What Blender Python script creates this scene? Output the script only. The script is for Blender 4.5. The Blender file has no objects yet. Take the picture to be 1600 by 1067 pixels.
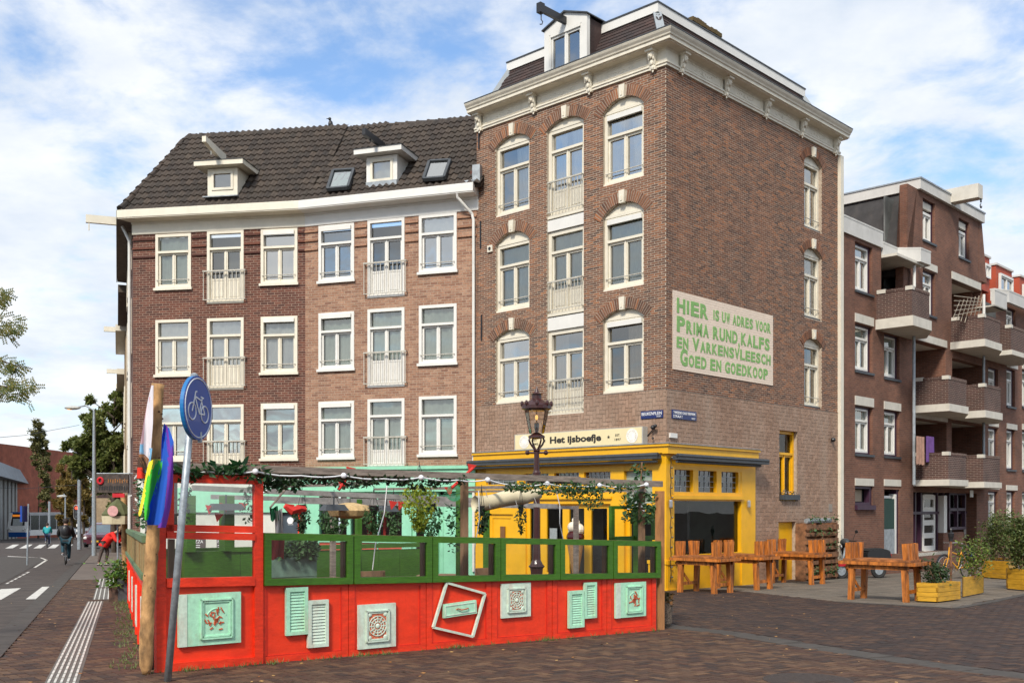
import bpy, math, random
import numpy as np
from mathutils import Vector, Matrix
F, HY, CX = 1632.0, 792.0, 800.0          # focal length and horizon of the photograph, in its pixels
CZ = 1.45                                  # eye height above the ground under the camera
SLOPE = 0.02                               # the street falls gently away
scene = bpy.context.scene
cam = bpy.data.cameras.new('camera')
camo = bpy.data.objects.new('camera', cam)
scene.collection.objects.link(camo)
scene.camera = camo
cam.sensor_width = 36.0
cam.lens = 36.0 * F / 1600.0
cam.shift_y = (HY - 533.5) / 1600.0
cam.clip_end = 6000.0
camo.location = (0, 0, CZ)
camo.rotation_euler = (math.radians(90), 0, 0)
SUN_ELEV, SUN_AZ = math.radians(42), math.radians(198)      # azimuth clockwise from +Y
scene.view_settings.view_transform = 'Standard'
scene.view_settings.look = 'None'
scene.view_settings.exposure = 0.6
scene.view_settings.gamma = 1.0
scene.view_settings.use_curve_mapping = False
scene.cycles.max_bounces = 6
scene.cycles.diffuse_bounces = 3
scene.cycles.glossy_bounces = 3
scene.cycles.transparent_max_bounces = 10
scene.cycles.caustics_reflective = False
scene.cycles.caustics_refractive = False
world = bpy.data.worlds.new('World')
scene.world = world
world.use_nodes = True
nt = world.node_tree
nt.nodes.clear()
def N(t, **kw):
 n = nt.nodes.new(t)
 for k, v in kw.items(): setattr(n, k, v)
 return n
L = lambda a, b: nt.links.new(a, b)
def M_(op, a, b=None, c=None):
 n = N('ShaderNodeMath', operation=op)
 for i, v in enumerate((a, b, c)):
  if v is None: continue
  if isinstance(v, (int, float)): n.inputs[i].default_value = v
  else: L(v, n.inputs[i])
 return n.outputs[0]
out = N('ShaderNodeOutputWorld'); bg = N('ShaderNodeBackground'); bg.inputs[1].default_value = 0.11
sky = N('ShaderNodeTexSky', sky_type='NISHITA', sun_disc=False)
sky.sun_elevation = SUN_ELEV; sky.sun_rotation = SUN_AZ
sky.air_density = 1.0; sky.dust_density = 0.6; sky.ozone_density = 1.6
tc = N('ShaderNodeTexCoord')
sep = N('ShaderNodeSeparateXYZ'); L(tc.outputs['Generated'], sep.inputs[0])
zz = M_('ADD', M_('MAXIMUM', sep.outputs[2], 0.0), 0.20)
comb = N('ShaderNodeCombineXYZ')
L(M_('DIVIDE', sep.outputs[0], zz), comb.inputs[0]); L(M_('DIVIDE', sep.outputs[1], zz), comb.inputs[1])
def noise(scale, detail, rough, loc=(0, 0, 0), sc=(1, 1, 1), rot=0.0, dist=0.0):
 mp = N('ShaderNodeMapping'); mp.inputs['Location'].default_value = loc; mp.inputs['Scale'].default_value = sc
 mp.inputs['Rotation'].default_value = (0, 0, rot)
 L(comb.outputs[0], mp.inputs[0])
 n = N('ShaderNodeTexNoise'); n.inputs['Scale'].default_value = scale; n.inputs['Detail'].default_value = detail
 n.inputs['Roughness'].default_value = rough; n.inputs['Distortion'].default_value = dist
 L(mp.outputs[0], n.inputs['Vector'])
 return n.outputs[0]
big = noise(0.8, 3, 0.5, loc=(3.1, 1.7, 0))
med = noise(4.2, 9, 0.6, loc=(0.4, 2.2, 0), sc=(1.1, 1.0, 1), rot=0.5, dist=0.25)
fine = noise(9.0, 7, 0.6, loc=(5, 1, 0), sc=(1, 1.6, 1), rot=0.3)
cov = M_('ADD', M_('ADD', M_('MULTIPLY', big, 0.9), M_('MULTIPLY', med, 0.75)), M_('MULTIPLY', fine, 0.18))
mr = N('ShaderNodeMapRange', interpolation_type='SMOOTHSTEP')
mr.inputs['From Min'].default_value = 0.70; mr.inputs['From Max'].default_value = 0.98
mr.inputs['To Min'].default_value = 0.06; mr.inputs['To Max'].default_value = 0.96
L(cov, mr.inputs[0])
shade = noise(2.2, 6, 0.6, loc=(9, 4, 0))
cr = N('ShaderNodeMix', data_type='RGBA')
cr.inputs[6].default_value = (4.4, 4.9, 5.6, 1); cr.inputs[7].default_value = (6.4, 6.5, 6.6, 1)
mr2 = N('ShaderNodeMapRange'); mr2.inputs['From Min'].default_value = 0.35; mr2.inputs['From Max'].default_value = 0.65
L(shade, mr2.inputs[0]); L(mr2.outputs[0], cr.inputs[0])
skyc = N('ShaderNodeMix', data_type='RGBA', blend_type='MULTIPLY'); skyc.inputs[0].default_value = 1
skyc.inputs[7].default_value = (1.0, 1.2, 1.35, 1)
L(sky.outputs[0], skyc.inputs[6])
mx = N('ShaderNodeMix', data_type='RGBA')
L(mr.outputs[0], mx.inputs[0]); L(skyc.outputs[2], mx.inputs[6]); L(cr.outputs[2], mx.inputs[7])
L(mx.outputs[2], bg.inputs[0]); L(bg.outputs[0], out.inputs[0])
sun = bpy.data.lights.new('sun', 'SUN'); suno = bpy.data.objects.new('sun', sun); scene.collection.objects.link(suno)
sun.energy = 2.6; sun.angle = math.radians(11); sun.color = (1.0, 0.93, 0.82)
sd = Vector((math.sin(SUN_AZ) * math.cos(SUN_ELEV), math.cos(SUN_AZ) * math.cos(SUN_ELEV), math.sin(SUN_ELEV)))
suno.rotation_euler = sd.to_track_quat('Z', 'Y').to_euler()
C = scene.collection
R = random.Random(7)
NR = np.random.RandomState(5)
def gz(x, y): return -SLOPE * y
def G(px, py):
 """point of the ground seen at a pixel"""
 y = CZ / ((py - HY) / F - SLOPE)
 return Vector(((px - CX) / F * y, y, gz(0, y)))
def PT(px, py, depth):
 return Vector(((px - CX) / F * depth, depth, CZ + (HY - py) / F * depth))
def tag(o, label=None, cat=None, group=None, kind=None):
 if label: o['label'] = label
 if cat: o['category'] = cat
 if group: o['group'] = group
 if kind: o['kind'] = kind
 return o
def empty(name, loc=(0, 0, 0), rz=0.0, label=None, cat=None, group=None, parent=None, kind=None):
 o = bpy.data.objects.new(name, None); C.objects.link(o)
 o.location = loc; o.rotation_euler = (0, 0, rz); o.empty_display_size = 0.2
 if parent: o.parent = parent
 return tag(o, label, cat, group, kind)
def copy_tree(o, parent=None):
 c = o.copy(); C.objects.link(c); c.parent = parent
 for ch in list(o.children): copy_tree(ch, c)
 return c
class MB:
 def __init__(s): s.v = []; s.f = []
 def add(s, vs, fs):
  b = len(s.v); s.v.extend([tuple(p) for p in vs]); s.f.extend([tuple(b + i for i in f) for f in fs]); return s
 def hexa(s, p):
  return s.add(p, [(0, 3, 2, 1), (4, 5, 6, 7), (0, 1, 5, 4), (1, 2, 6, 5), (2, 3, 7, 6), (3, 0, 4, 7)])
 def box(s, x0, x1, y0, y1, z0, z1):
  return s.hexa([(x0, y0, z0), (x1, y0, z0), (x1, y1, z0), (x0, y1, z0), (x0, y0, z1), (x1, y0, z1), (x1, y1, z1), (x0, y1, z1)])
 def qbox(s, x0, x1, y0, y1, a0, a1, b0, b1):
  """bottom z a0,a1 and top z b0,b1 at x0,x1"""
  return s.hexa([(x0, y0, a0), (x1, y0, a1), (x1, y1, a1), (x0, y1, a0), (x0, y0, b0), (x1, y0, b1), (x1, y1, b1), (x0, y1, b0)])
 def quad(s, a, b, c, d): return s.add([a, b, c, d], [(0, 1, 2, 3)])
 def bar(s, a, b, w, h, up=(0, 0, 1)):
  a = Vector(a); b = Vector(b); d = (b - a)
  if d.length < 1e-6: return s
  d.normalize(); u = Vector(up)
  if abs(d.dot(u)) > .98: u = Vector((0, 1, 0))
  sx = d.cross(u).normalized() * w / 2; sz = sx.cross(d).normalized() * h / 2
  return s.hexa([a - sx - sz, a + sx - sz, b + sx - sz, b - sx - sz, a - sx + sz, a + sx + sz, b + sx + sz, b - sx + sz])
 def tube(s, pts, r, n=8, caps=True, closed=False):
  pts = [Vector(p) for p in pts]; m = len(pts)
  rs = r if isinstance(r, (list, tuple)) else [r] * m
  b = len(s.v); prev = None
  for i, p in enumerate(pts):
   if closed: d = pts[(i + 1) % m] - pts[i - 1]
   else: d = pts[min(i + 1, m - 1)] - pts[max(i - 1, 0)]
   if d.length < 1e-9: d = Vector((0, 0, 1))
   d.normalize()
   if prev is None:
    u = Vector((0, 0, 1)) if abs(d.z) < .9 else Vector((1, 0, 0))
    u = d.cross(u).normalized()
   else:
    u = (prev - d * prev.dot(d))
    u = u.normalized() if u.length > 1e-6 else Vector((1, 0, 0))
   prev = u; w = d.cross(u)
   for k in range(n):
    a = 2 * math.pi * k / n
    s.v.append(tuple(p + (u * math.cos(a) + w * math.sin(a)) * rs[i]))
  for i in range(m if closed else m - 1):
   j = (i + 1) % m
   for k in range(n):
    k2 = (k + 1) % n
    s.f.append((b + i * n + k, b + i * n + k2, b + j * n + k2, b + j * n + k))
  if caps and not closed:
   s.f.append(tuple(b + k for k in range(n))[::-1]); s.f.append(tuple(b + (m - 1) * n + k for k in range(n)))
  return s
 def lathe(s, prof, n=16, c=(0, 0, 0), a0=0.0):
  b = len(s.v)
  for (r, z) in prof:
   for k in range(n):
    a = 2 * math.pi * k / n + a0
    s.v.append((c[0] + r * math.cos(a), c[1] + r * math.sin(a), c[2] + z))
  for i in range(len(prof) - 1):
   for k in range(n):
    k2 = (k + 1) % n
    s.f.append((b + i * n + k, b + i * n + k2, b + (i + 1) * n + k2, b + (i + 1) * n + k))
  s.f.append(tuple(b + k for k in range(n))[::-1]); s.f.append(tuple(b + (len(prof) - 1) * n + k for k in range(n)))
  return s
 def ball(s, c, r, n=8, m=6, sc=(1, 1, 1)):
  b = len(s.v); c = Vector(c)
  for i in range(m + 1):
   t = math.pi * i / m
   rr = max(math.sin(t), .02)
   for k in range(n):
    a = 2 * math.pi * k / n
    s.v.append((c.x + r * sc[0] * rr * math.cos(a), c.y + r * sc[1] * rr * math.sin(a), c.z + r * sc[2] * math.cos(t)))
  for i in range(m):
   for k in range(n):
    k2 = (k + 1) % n
    s.f.append((b + i * n + k2, b + i * n + k, b + (i + 1) * n + k, b + (i + 1) * n + k2))
  s.f.append(tuple(b + k for k in range(n))); s.f.append(tuple(b + m * n + k for k in range(n))[::-1])
  return s
 def prism(s, poly, y0, y1):
  """polygon in x,z extruded along y"""
  n = len(poly); b = len(s.v)
  for (x, z) in poly: s.v.append((x, y0, z))
  for (x, z) in poly: s.v.append((x, y1, z))
  s.f.append(tuple(b + i for i in range(n))); s.f.append(tuple(b + n + i for i in range(n))[::-1])
  for i in range(n):
   j = (i + 1) % n; s.f.append((b + j, b + i, b + n + i, b + n + j))
  return s
 def prismz(s, poly, z0, z1):
  n = len(poly); b = len(s.v)
  for p in poly: s.v.append((p[0], p[1], z0))
  for p in poly: s.v.append((p[0], p[1], z1))
  s.f.append(tuple(b + i for i in range(n))[::-1]); s.f.append(tuple(b + n + i for i in range(n)))
  for i in range(n):
   j = (i + 1) % n; s.f.append((b + i, b + j, b + n + j, b + n + i))
  return s
 def sweep(s, path, outs, prof, closed_ends=True):
  """profile (out,z) swept along plan path; outs[i] = mitre vector at path[i]"""
  b = len(s.v); m = len(prof)
  for p, o in zip(path, outs):
   for (d, z) in prof: s.v.append((p[0] + o[0] * d, p[1] + o[1] * d, z))
  for i in range(len(path) - 1):
   for k in range(m):
    k2 = (k + 1) % m
    s.f.append((b + i * m + k, b + i * m + k2, b + (i + 1) * m + k2, b + (i + 1) * m + k))
  if closed_ends:
   s.f.append(tuple(b + k for k in range(m))); s.f.append(tuple(b + (len(path) - 1) * m + k for k in range(m))[::-1])
  return s
 def leaves(s, pts, size, seed=0, jit=0.0, droop=0.0):
  rr = random.Random(seed)
  for p in pts:
   p = Vector(p) + Vector((rr.uniform(-jit, jit), rr.uniform(-jit, jit), rr.uniform(-jit, jit)))
   a = rr.uniform(0, 6.283); t = rr.uniform(-.9, .9) - droop
   d = Vector((math.cos(a) * math.cos(t), math.sin(a) * math.cos(t), math.sin(t)))
   w = d.cross(Vector((rr.uniform(-1, 1), rr.uniform(-1, 1), 1))).normalized()
   z = size * rr.uniform(.6, 1.3)
   nrm = d.cross(w) * z * .12
   s.add([p, p + d * z * .5 + w * z * .3 + nrm, p + d * z, p + d * z * .5 - w * z * .3 + nrm], [(0, 1, 2), (0, 2, 3)])
  return s
 def build(s, name, mat, parent=None, smooth=False, loc=None, rz=None, kind=None):
  me = bpy.data.meshes.new(name); me.from_pydata(s.v, [], s.f)
  if mat: me.materials.append(mat)
  if smooth: me.polygons.foreach_set('use_smooth', [True] * len(me.polygons))
  me.update()
  o = bpy.data.objects.new(name, me); C.objects.link(o)
  if parent: o.parent = parent
  if loc is not None: o.location = loc
  if rz is not None: o.rotation_euler = (0, 0, rz)
  if kind: o['kind'] = kind
  return o
def mesh_np(name, V, Q, mat, parent=None, rnd=None, kind=None):
 """vertices Nx3, quads Mx4 as numpy arrays"""
 me = bpy.data.meshes.new(name)
 me.vertices.add(len(V)); me.vertices.foreach_set('co', np.asarray(V, np.float32).ravel())
 me.loops.add(Q.size); me.loops.foreach_set('vertex_index', Q.astype(np.int32).ravel())
 me.polygons.add(len(Q)); me.polygons.foreach_set('loop_start', (np.arange(len(Q)) * 4).astype(np.int32))
 me.polygons.foreach_set('use_smooth', np.zeros(len(Q), bool))
 me.update(calc_edges=True); me.validate()
 if rnd is not None:
  at = me.attributes.new('rnd', 'FLOAT', 'POINT'); at.data.foreach_set('value', np.asarray(rnd, np.float32))
 me.materials.append(mat)
 o = bpy.data.objects.new(name, me); C.objects.link(o)
 if parent: o.parent = parent
 if kind: o['kind'] = kind
 return o
QF = np.array([[0, 1, 5, 4], [3, 0, 4, 7], [1, 2, 6, 5], [4, 5, 6, 7], [0, 3, 2, 1]])   # front,left,right,top,bottom (facade bricks)
QG = np.array([[4, 5, 6, 7], [0, 1, 5, 4], [1, 2, 6, 5], [2, 3, 7, 6], [3, 0, 4, 7]])   # top and sides (pavers)
def boxes_np(name, A, mat, parent, faces=QF, kind='stuff', tilt=0.0):
 """A: Nx6 x0,x1,y0,y1,z0,z1"""
 A = np.asarray(A, float); n = len(A)
 if n == 0: return None
 x0, x1, y0, y1, z0, z1 = A.T
 V = np.stack([np.stack(p, 1) for p in ((x0, y0, z0), (x1, y0, z0), (x1, y1, z0), (x0, y1, z0), (x0, y0, z1), (x1, y0, z1), (x1, y1, z1), (x0, y1, z1))], 1)
 if tilt:
  V[:, 4:, 2] += NR.uniform(-tilt, tilt, (n, 4))
 Q = (faces[None] + (np.arange(n) * 8)[:, None, None]).reshape(-1, 4)
 return mesh_np(name, V.reshape(-1, 3), Q, mat, parent, np.repeat(NR.rand(n), 8), kind)
class Fr:
 """a vertical plane: origin (x,y), direction of +x along it; local y points into the building"""
 def __init__(s, o, u):
  s.o = Vector(o[:2]); s.u = Vector(u[:2]).normalized(); s.v = Vector((-s.u.y, s.u.x))
  s.zb = gz(0, s.o.y); s.ang = math.atan2(s.u.y, s.u.x)
 def at(s, px, py, d=0.0):
  o = s.o - s.v * d; r = Vector(((px - CX) / F, 1.0))
  det = s.u.x * (-r.y) + r.x * s.u.y
  a = ((-o.x) * (-r.y) + r.x * (-o.y)) / det
  t = (o.y + a * s.u.y)
  return a, CZ + (HY - py) / F * t - s.zb
 def root(s, name, **kw): return empty(name, (s.o.x, s.o.y, s.zb), s.ang, **kw)
 def W(s, a, d, z):   # d = outward
  p = s.o + s.u * a - s.v * d
  return Vector((p.x, p.y, z + s.zb))
 def gnd(s, a, d=0.0):
  p = s.o + s.u * a - s.v * d
  return gz(p.x, p.y) - s.zb
def text(parent, name, body, size, loc, mat, ext=0.004, sx=1.0, bold=0.0, align='LEFT', rot=(math.pi / 2, 0, 0), spacing=1.0):
 cu = bpy.data.curves.new(name, 'FONT'); cu.body = body; cu.size = size; cu.extrude = ext; cu.offset = bold
 cu.align_x = align; cu.space_character = spacing; cu.resolution_u = 3
 o = bpy.data.objects.new(name, cu); C.objects.link(o)
 dg = bpy.context.evaluated_depsgraph_get()
 me = bpy.data.meshes.new_from_object(o.evaluated_get(dg))
 bpy.data.objects.remove(o)
 me.name = name; me.materials.clear(); me.materials.append(mat)
 t = bpy.data.objects.new(name, me); C.objects.link(t)
 t.location = loc; t.rotation_euler = rot; t.scale = (sx, 1, 1)
 if parent: t.parent = parent
 return t
MATS = {}
def mat(name, col, rough=0.7, var=0.12, scale=6.0, bump=0.0, metal=0.0, dirt=0.0, dirtcol=(0.12, 0.1, 0.08), bscale=None, spec=0.5, stretch=(1, 1, 1), coat=0.0, emit=None, trans=0.0):
 if name in MATS: return MATS[name]
 m = bpy.data.materials.new(name); MATS[name] = m; m.use_nodes = True
 t = m.node_tree; b = t.nodes['Principled BSDF']
 b.inputs['Roughness'].default_value = rough; b.inputs['Metallic'].default_value = metal
 b.inputs['Specular IOR Level'].default_value = spec; b.inputs['Coat Weight'].default_value = coat
 geo = t.nodes.new('ShaderNodeNewGeometry'); mp = t.nodes.new('ShaderNodeMapping'); mp.inputs['Scale'].default_value = stretch
 t.links.new(geo.outputs['Position'], mp.inputs[0])
 n = t.nodes.new('ShaderNodeTexNoise'); n.inputs['Scale'].default_value = scale; n.inputs['Detail'].default_value = 6; n.inputs['Roughness'].default_value = .62
 t.links.new(mp.outputs[0], n.inputs['Vector'])
 mx = t.nodes.new('ShaderNodeMix'); mx.data_type = 'RGBA'
 mx.inputs[6].default_value = tuple(min(1, c * (1 - var * 2)) for c in col) + (1,)
 mx.inputs[7].default_value = tuple(min(1, c * (1 + var * 1.4)) for c in col) + (1,)
 rmp = t.nodes.new('ShaderNodeMapRange'); rmp.inputs['From Min'].default_value = .3; rmp.inputs['From Max'].default_value = .7
 t.links.new(n.outputs[0], rmp.inputs[0]); t.links.new(rmp.outputs[0], mx.inputs[0])
 last = mx.outputs[2]
 if dirt:
  n2 = t.nodes.new('ShaderNodeTexNoise'); n2.inputs['Scale'].default_value = 1.7; n2.inputs['Detail'].default_value = 9; n2.inputs['Roughness'].default_value = .75
  mp2 = t.nodes.new('ShaderNodeMapping'); mp2.inputs['Scale'].default_value = (2.2, 2.2, .8)
  t.links.new(geo.outputs['Position'], mp2.inputs[0]); t.links.new(mp2.outputs[0], n2.inputs['Vector'])
  r2 = t.nodes.new('ShaderNodeMapRange'); r2.inputs['From Min'].default_value = .5; r2.inputs['From Max'].default_value = .75; r2.inputs['To Max'].default_value = dirt
  t.links.new(n2.outputs[0], r2.inputs[0])
  m2 = t.nodes.new('ShaderNodeMix'); m2.data_type = 'RGBA'; m2.inputs[7].default_value = tuple(dirtcol) + (1,)
  t.links.new(r2.outputs[0], m2.inputs[0]); t.links.new(last, m2.inputs[6]); last = m2.outputs[2]
 t.links.new(last, b.inputs['Base Color'])
 if bump:
  bp = t.nodes.new('ShaderNodeBump'); bp.inputs['Strength'].default_value = bump; bp.inputs['Distance'].default_value = .01
  n3 = t.nodes.new('ShaderNodeTexNoise'); n3.inputs['Scale'].default_value = bscale or scale * 5; n3.inputs['Detail'].default_value = 4
  t.links.new(mp.outputs[0], n3.inputs['Vector']); t.links.new(n3.outputs[0], bp.inputs['Height']); t.links.new(bp.outputs[0], b.inputs['Normal'])
 if emit:
  b.inputs['Emission Color'].default_value = tuple(emit[:3]) + (1,); b.inputs['Emission Strength'].default_value = emit[3]
 if trans: b.inputs['Transmission Weight'].default_value = trans
 return m
def piece_mat(name, cols, rough=0.85, stain=0.3, staincol=(0.05, 0.035, 0.03), stscale=0.6, fleck=0.15, bump=0.25, light=0.0, lightcol=(.5, .42, .35)):
 """bricks, tiles: each piece its own colour (attribute rnd of joined pieces + random of single ones)"""
 if name in MATS: return MATS[name]
 m = bpy.data.materials.new(name); MATS[name] = m; m.use_nodes = True
 t = m.node_tree; b = t.nodes['Principled BSDF']; b.inputs['Roughness'].default_value = rough
 b.inputs['Specular IOR Level'].default_value = 0.3
 at = t.nodes.new('ShaderNodeAttribute'); at.attribute_name = 'rnd'
 oi = t.nodes.new('ShaderNodeObjectInfo')
 ad = t.nodes.new('ShaderNodeMath'); ad.operation = 'ADD'; fr = t.nodes.new('ShaderNodeMath'); fr.operation = 'FRACT'
 t.links.new(at.outputs['Fac'], ad.inputs[0]); t.links.new(oi.outputs['Random'], ad.inputs[1]); t.links.new(ad.outputs[0], fr.inputs[0])
 cr = t.nodes.new('ShaderNodeValToRGB'); el = cr.color_ramp.elements
 for i, c in enumerate(cols):
  p = i / max(1, len(cols) - 1)
  e = el[i] if i < 2 else el.new(p)
  e.position = p; e.color = tuple(c) + (1,)
 t.links.new(fr.outputs[0], cr.inputs[0])
 geo = t.nodes.new('ShaderNodeNewGeometry')
 n = t.nodes.new('ShaderNodeTexNoise'); n.inputs['Scale'].default_value = 22; n.inputs['Detail'].default_value = 3
 t.links.new(geo.outputs['Position'], n.inputs['Vector'])
 mm = t.nodes.new('ShaderNodeMix'); mm.data_type = 'RGBA'; mm.blend_type = 'MULTIPLY'; mm.inputs[0].default_value = 1
 r1 = t.nodes.new('ShaderNodeMapRange'); r1.inputs['From Min'].default_value = .3; r1.inputs['From Max'].default_value = .7
 r1.inputs['To Min'].default_value = 1 - fleck * 1.5; r1.inputs['To Max'].default_value = 1 + fleck
 t.links.new(n.outputs[0], r1.inputs[0]); t.links.new(cr.outputs[0], mm.inputs[6]); t.links.new(r1.outputs[0], mm.inputs[7])
 last = mm.outputs[2]
 for (amt, c, sc, off) in ((stain, staincol, stscale, 0), (light, lightcol, stscale * 1.3, 7)):
  if not amt: continue
  mp = t.nodes.new('ShaderNodeMapping'); mp.inputs['Location'].default_value = (off, off, off); mp.inputs['Scale'].default_value = (1.6, 1.6, .42)
  n2 = t.nodes.new('ShaderNodeTexNoise'); n2.inputs['Scale'].default_value = sc; n2.inputs['Detail'].default_value = 8; n2.inputs['Roughness'].default_value = .7
  t.links.new(geo.outputs['Position'], mp.inputs[0]); t.links.new(mp.outputs[0], n2.inputs['Vector'])
  r2 = t.nodes.new('ShaderNodeMapRange'); r2.inputs['From Min'].default_value = .45; r2.inputs['From Max'].default_value = .72; r2.inputs['To Max'].default_value = amt
  t.links.new(n2.outputs[0], r2.inputs[0])
  m2 = t.nodes.new('ShaderNodeMix'); m2.data_type = 'RGBA'; m2.inputs[7].default_value = tuple(c) + (1,)
  t.links.new(r2.outputs[0], m2.inputs[0]); t.links.new(last, m2.inputs[6]); last = m2.outputs[2]
 t.links.new(last, b.inputs['Base Color'])
 bp = t.nodes.new('ShaderNodeBump'); bp.inputs['Strength'].default_value = bump; bp.inputs['Distance'].default_value = .004
 n3 = t.nodes.new('ShaderNodeTexNoise'); n3.inputs['Scale'].default_value = 70
 t.links.new(geo.outputs['Position'], n3.inputs['Vector']); t.links.new(n3.outputs[0], bp.inputs['Height']); t.links.new(bp.outputs[0], b.inputs['Normal'])
 return m
def brick_tex(name, c1, c2, mortar, bw=.21, bh=.06, ang=0.0):
 """far brickwork: brick texture laid along a wall direction, by world position"""
 if name in MATS: return MATS[name]
 m = bpy.data.materials.new(name); MATS[name] = m; m.use_nodes = True
 t = m.node_tree; b = t.nodes['Principled BSDF']; b.inputs['Roughness'].default_value = .9
 tcn = t.nodes.new('ShaderNodeTexCoord'); geo = t.nodes.new('ShaderNodeNewGeometry')
 sp = t.nodes.new('ShaderNodeSeparateXYZ'); t.links.new(geo.outputs['Position'], sp.inputs[0])
 def lin(ca, sa):
  a = t.nodes.new('ShaderNodeMath'); a.operation = 'MULTIPLY'; a.inputs[1].default_value = ca; t.links.new(sp.outputs[0], a.inputs[0])
  c = t.nodes.new('ShaderNodeMath'); c.operation = 'MULTIPLY_ADD'; c.inputs[1].default_value = sa; t.links.new(sp.outputs[1], c.inputs[0]); t.links.new(a.outputs[0], c.inputs[2])
  return c.outputs[0]
 along, across = lin(math.cos(ang), math.sin(ang)), lin(-math.sin(ang), math.cos(ang))
 sn = t.nodes.new('ShaderNodeSeparateXYZ'); t.links.new(geo.outputs['Normal'], sn.inputs[0])
 def nl(ca, sa):
  a = t.nodes.new('ShaderNodeMath'); a.operation = 'MULTIPLY'; a.inputs[1].default_value = ca; t.links.new(sn.outputs[0], a.inputs[0])
  c = t.nodes.new('ShaderNodeMath'); c.operation = 'MULTIPLY_ADD'; c.inputs[1].default_value = sa; t.links.new(sn.outputs[1], c.inputs[0]); t.links.new(a.outputs[0], c.inputs[2])
  ab = t.nodes.new('ShaderNodeMath'); ab.operation = 'ABSOLUTE'; t.links.new(c.outputs[0], ab.inputs[0]); return ab.outputs[0]
 gt = t.nodes.new('ShaderNodeMath'); gt.operation = 'GREATER_THAN'; t.links.new(nl(math.cos(ang), math.sin(ang)), gt.inputs[0]); gt.inputs[1].default_value = .6
 mf = t.nodes.new('ShaderNodeMix'); t.links.new(gt.outputs[0], mf.inputs[0]); t.links.new(along, mf.inputs[2]); t.links.new(across, mf.inputs[3])
 cb = t.nodes.new('ShaderNodeCombineXYZ'); t.links.new(mf.outputs[0], cb.inputs[0]); t.links.new(sp.outputs[2], cb.inputs[1])
 br = t.nodes.new('ShaderNodeTexBrick'); br.inputs['Scale'].default_value = 1; br.inputs['Brick Width'].default_value = bw; br.inputs['Row Height'].default_value = bh
 br.inputs['Mortar Size'].default_value = .006; br.inputs['Color1'].default_value = tuple(c1) + (1,); br.inputs['Color2'].default_value = tuple(c2) + (1,); br.inputs['Mortar'].default_value = tuple(mortar) + (1,)
 t.links.new(cb.outputs[0], br.inputs['Vector'])
 n2 = t.nodes.new('ShaderNodeTexNoise'); n2.inputs['Scale'].default_value = .8; n2.inputs['Detail'].default_value = 9; n2.inputs['Roughness'].default_value = .7
 t.links.new(geo.outputs['Position'], n2.inputs['Vector'])
 r2 = t.nodes.new('ShaderNodeMapRange'); r2.inputs['From Min'].default_value = .3; r2.inputs['From Max'].default_value = .7; r2.inputs['To Min'].default_value = .6; r2.inputs['To Max'].default_value = 1.25
 t.links.new(n2.outputs[0], r2.inputs[0])
 mm = t.nodes.new('ShaderNodeMix'); mm.data_type = 'RGBA'; mm.blend_type = 'MULTIPLY'; mm.inputs[0].default_value = 1
 t.links.new(br.outputs['Color'], mm.inputs[6]); t.links.new(r2.outputs[0], mm.inputs[7]); t.links.new(mm.outputs[2], b.inputs['Base Color'])
 bp = t.nodes.new('ShaderNodeBump'); bp.inputs['Strength'].default_value = .5; bp.inputs['Distance'].default_value = -.006
 t.links.new(br.outputs['Fac'], bp.inputs['Height']); t.links.new(bp.outputs[0], b.inputs['Normal'])
 return m
def glass_mat(name, refl=0.3, tint=(.85, .9, .9), rough=0.01, wob=0.02):
 if name in MATS: return MATS[name]
 m = bpy.data.materials.new(name); MATS[name] = m; m.use_nodes = True
 t = m.node_tree; t.nodes.clear()
 o = t.nodes.new('ShaderNodeOutputMaterial'); mx = t.nodes.new('ShaderNodeMixShader'); tr = t.nodes.new('ShaderNodeBsdfTransparent'); gl = t.nodes.new('ShaderNodeBsdfGlossy')
 tr.inputs[0].default_value = tuple(tint) + (1,); gl.inputs['Roughness'].default_value = rough; gl.inputs[0].default_value = (1, .98, .93, 1)
 fr = t.nodes.new('ShaderNodeFresnel'); fr.inputs[0].default_value = 1.5
 ad = t.nodes.new('ShaderNodeMath'); ad.operation = 'ADD'; ad.use_clamp = True; ad.inputs[1].default_value = refl - .04
 t.links.new(fr.outputs[0], ad.inputs[0]); t.links.new(ad.outputs[0], mx.inputs[0])
 bp = t.nodes.new('ShaderNodeBump'); bp.inputs['Strength'].default_value = wob * 3; bp.inputs['Distance'].default_value = .02
 geo = t.nodes.new('ShaderNodeNewGeometry'); n = t.nodes.new('ShaderNodeTexNoise'); n.inputs['Scale'].default_value = 1.3; n.inputs['Detail'].default_value = 1
 t.links.new(geo.outputs['Position'], n.inputs['Vector']); t.links.new(n.outputs[0], bp.inputs['Height']); t.links.new(bp.outputs[0], gl.inputs['Normal'])
 t.links.new(tr.outputs[0], mx.inputs[1]); t.links.new(gl.outputs[0], mx.inputs[2]); t.links.new(mx.outputs[0], o.inputs[0])
 return m
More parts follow.
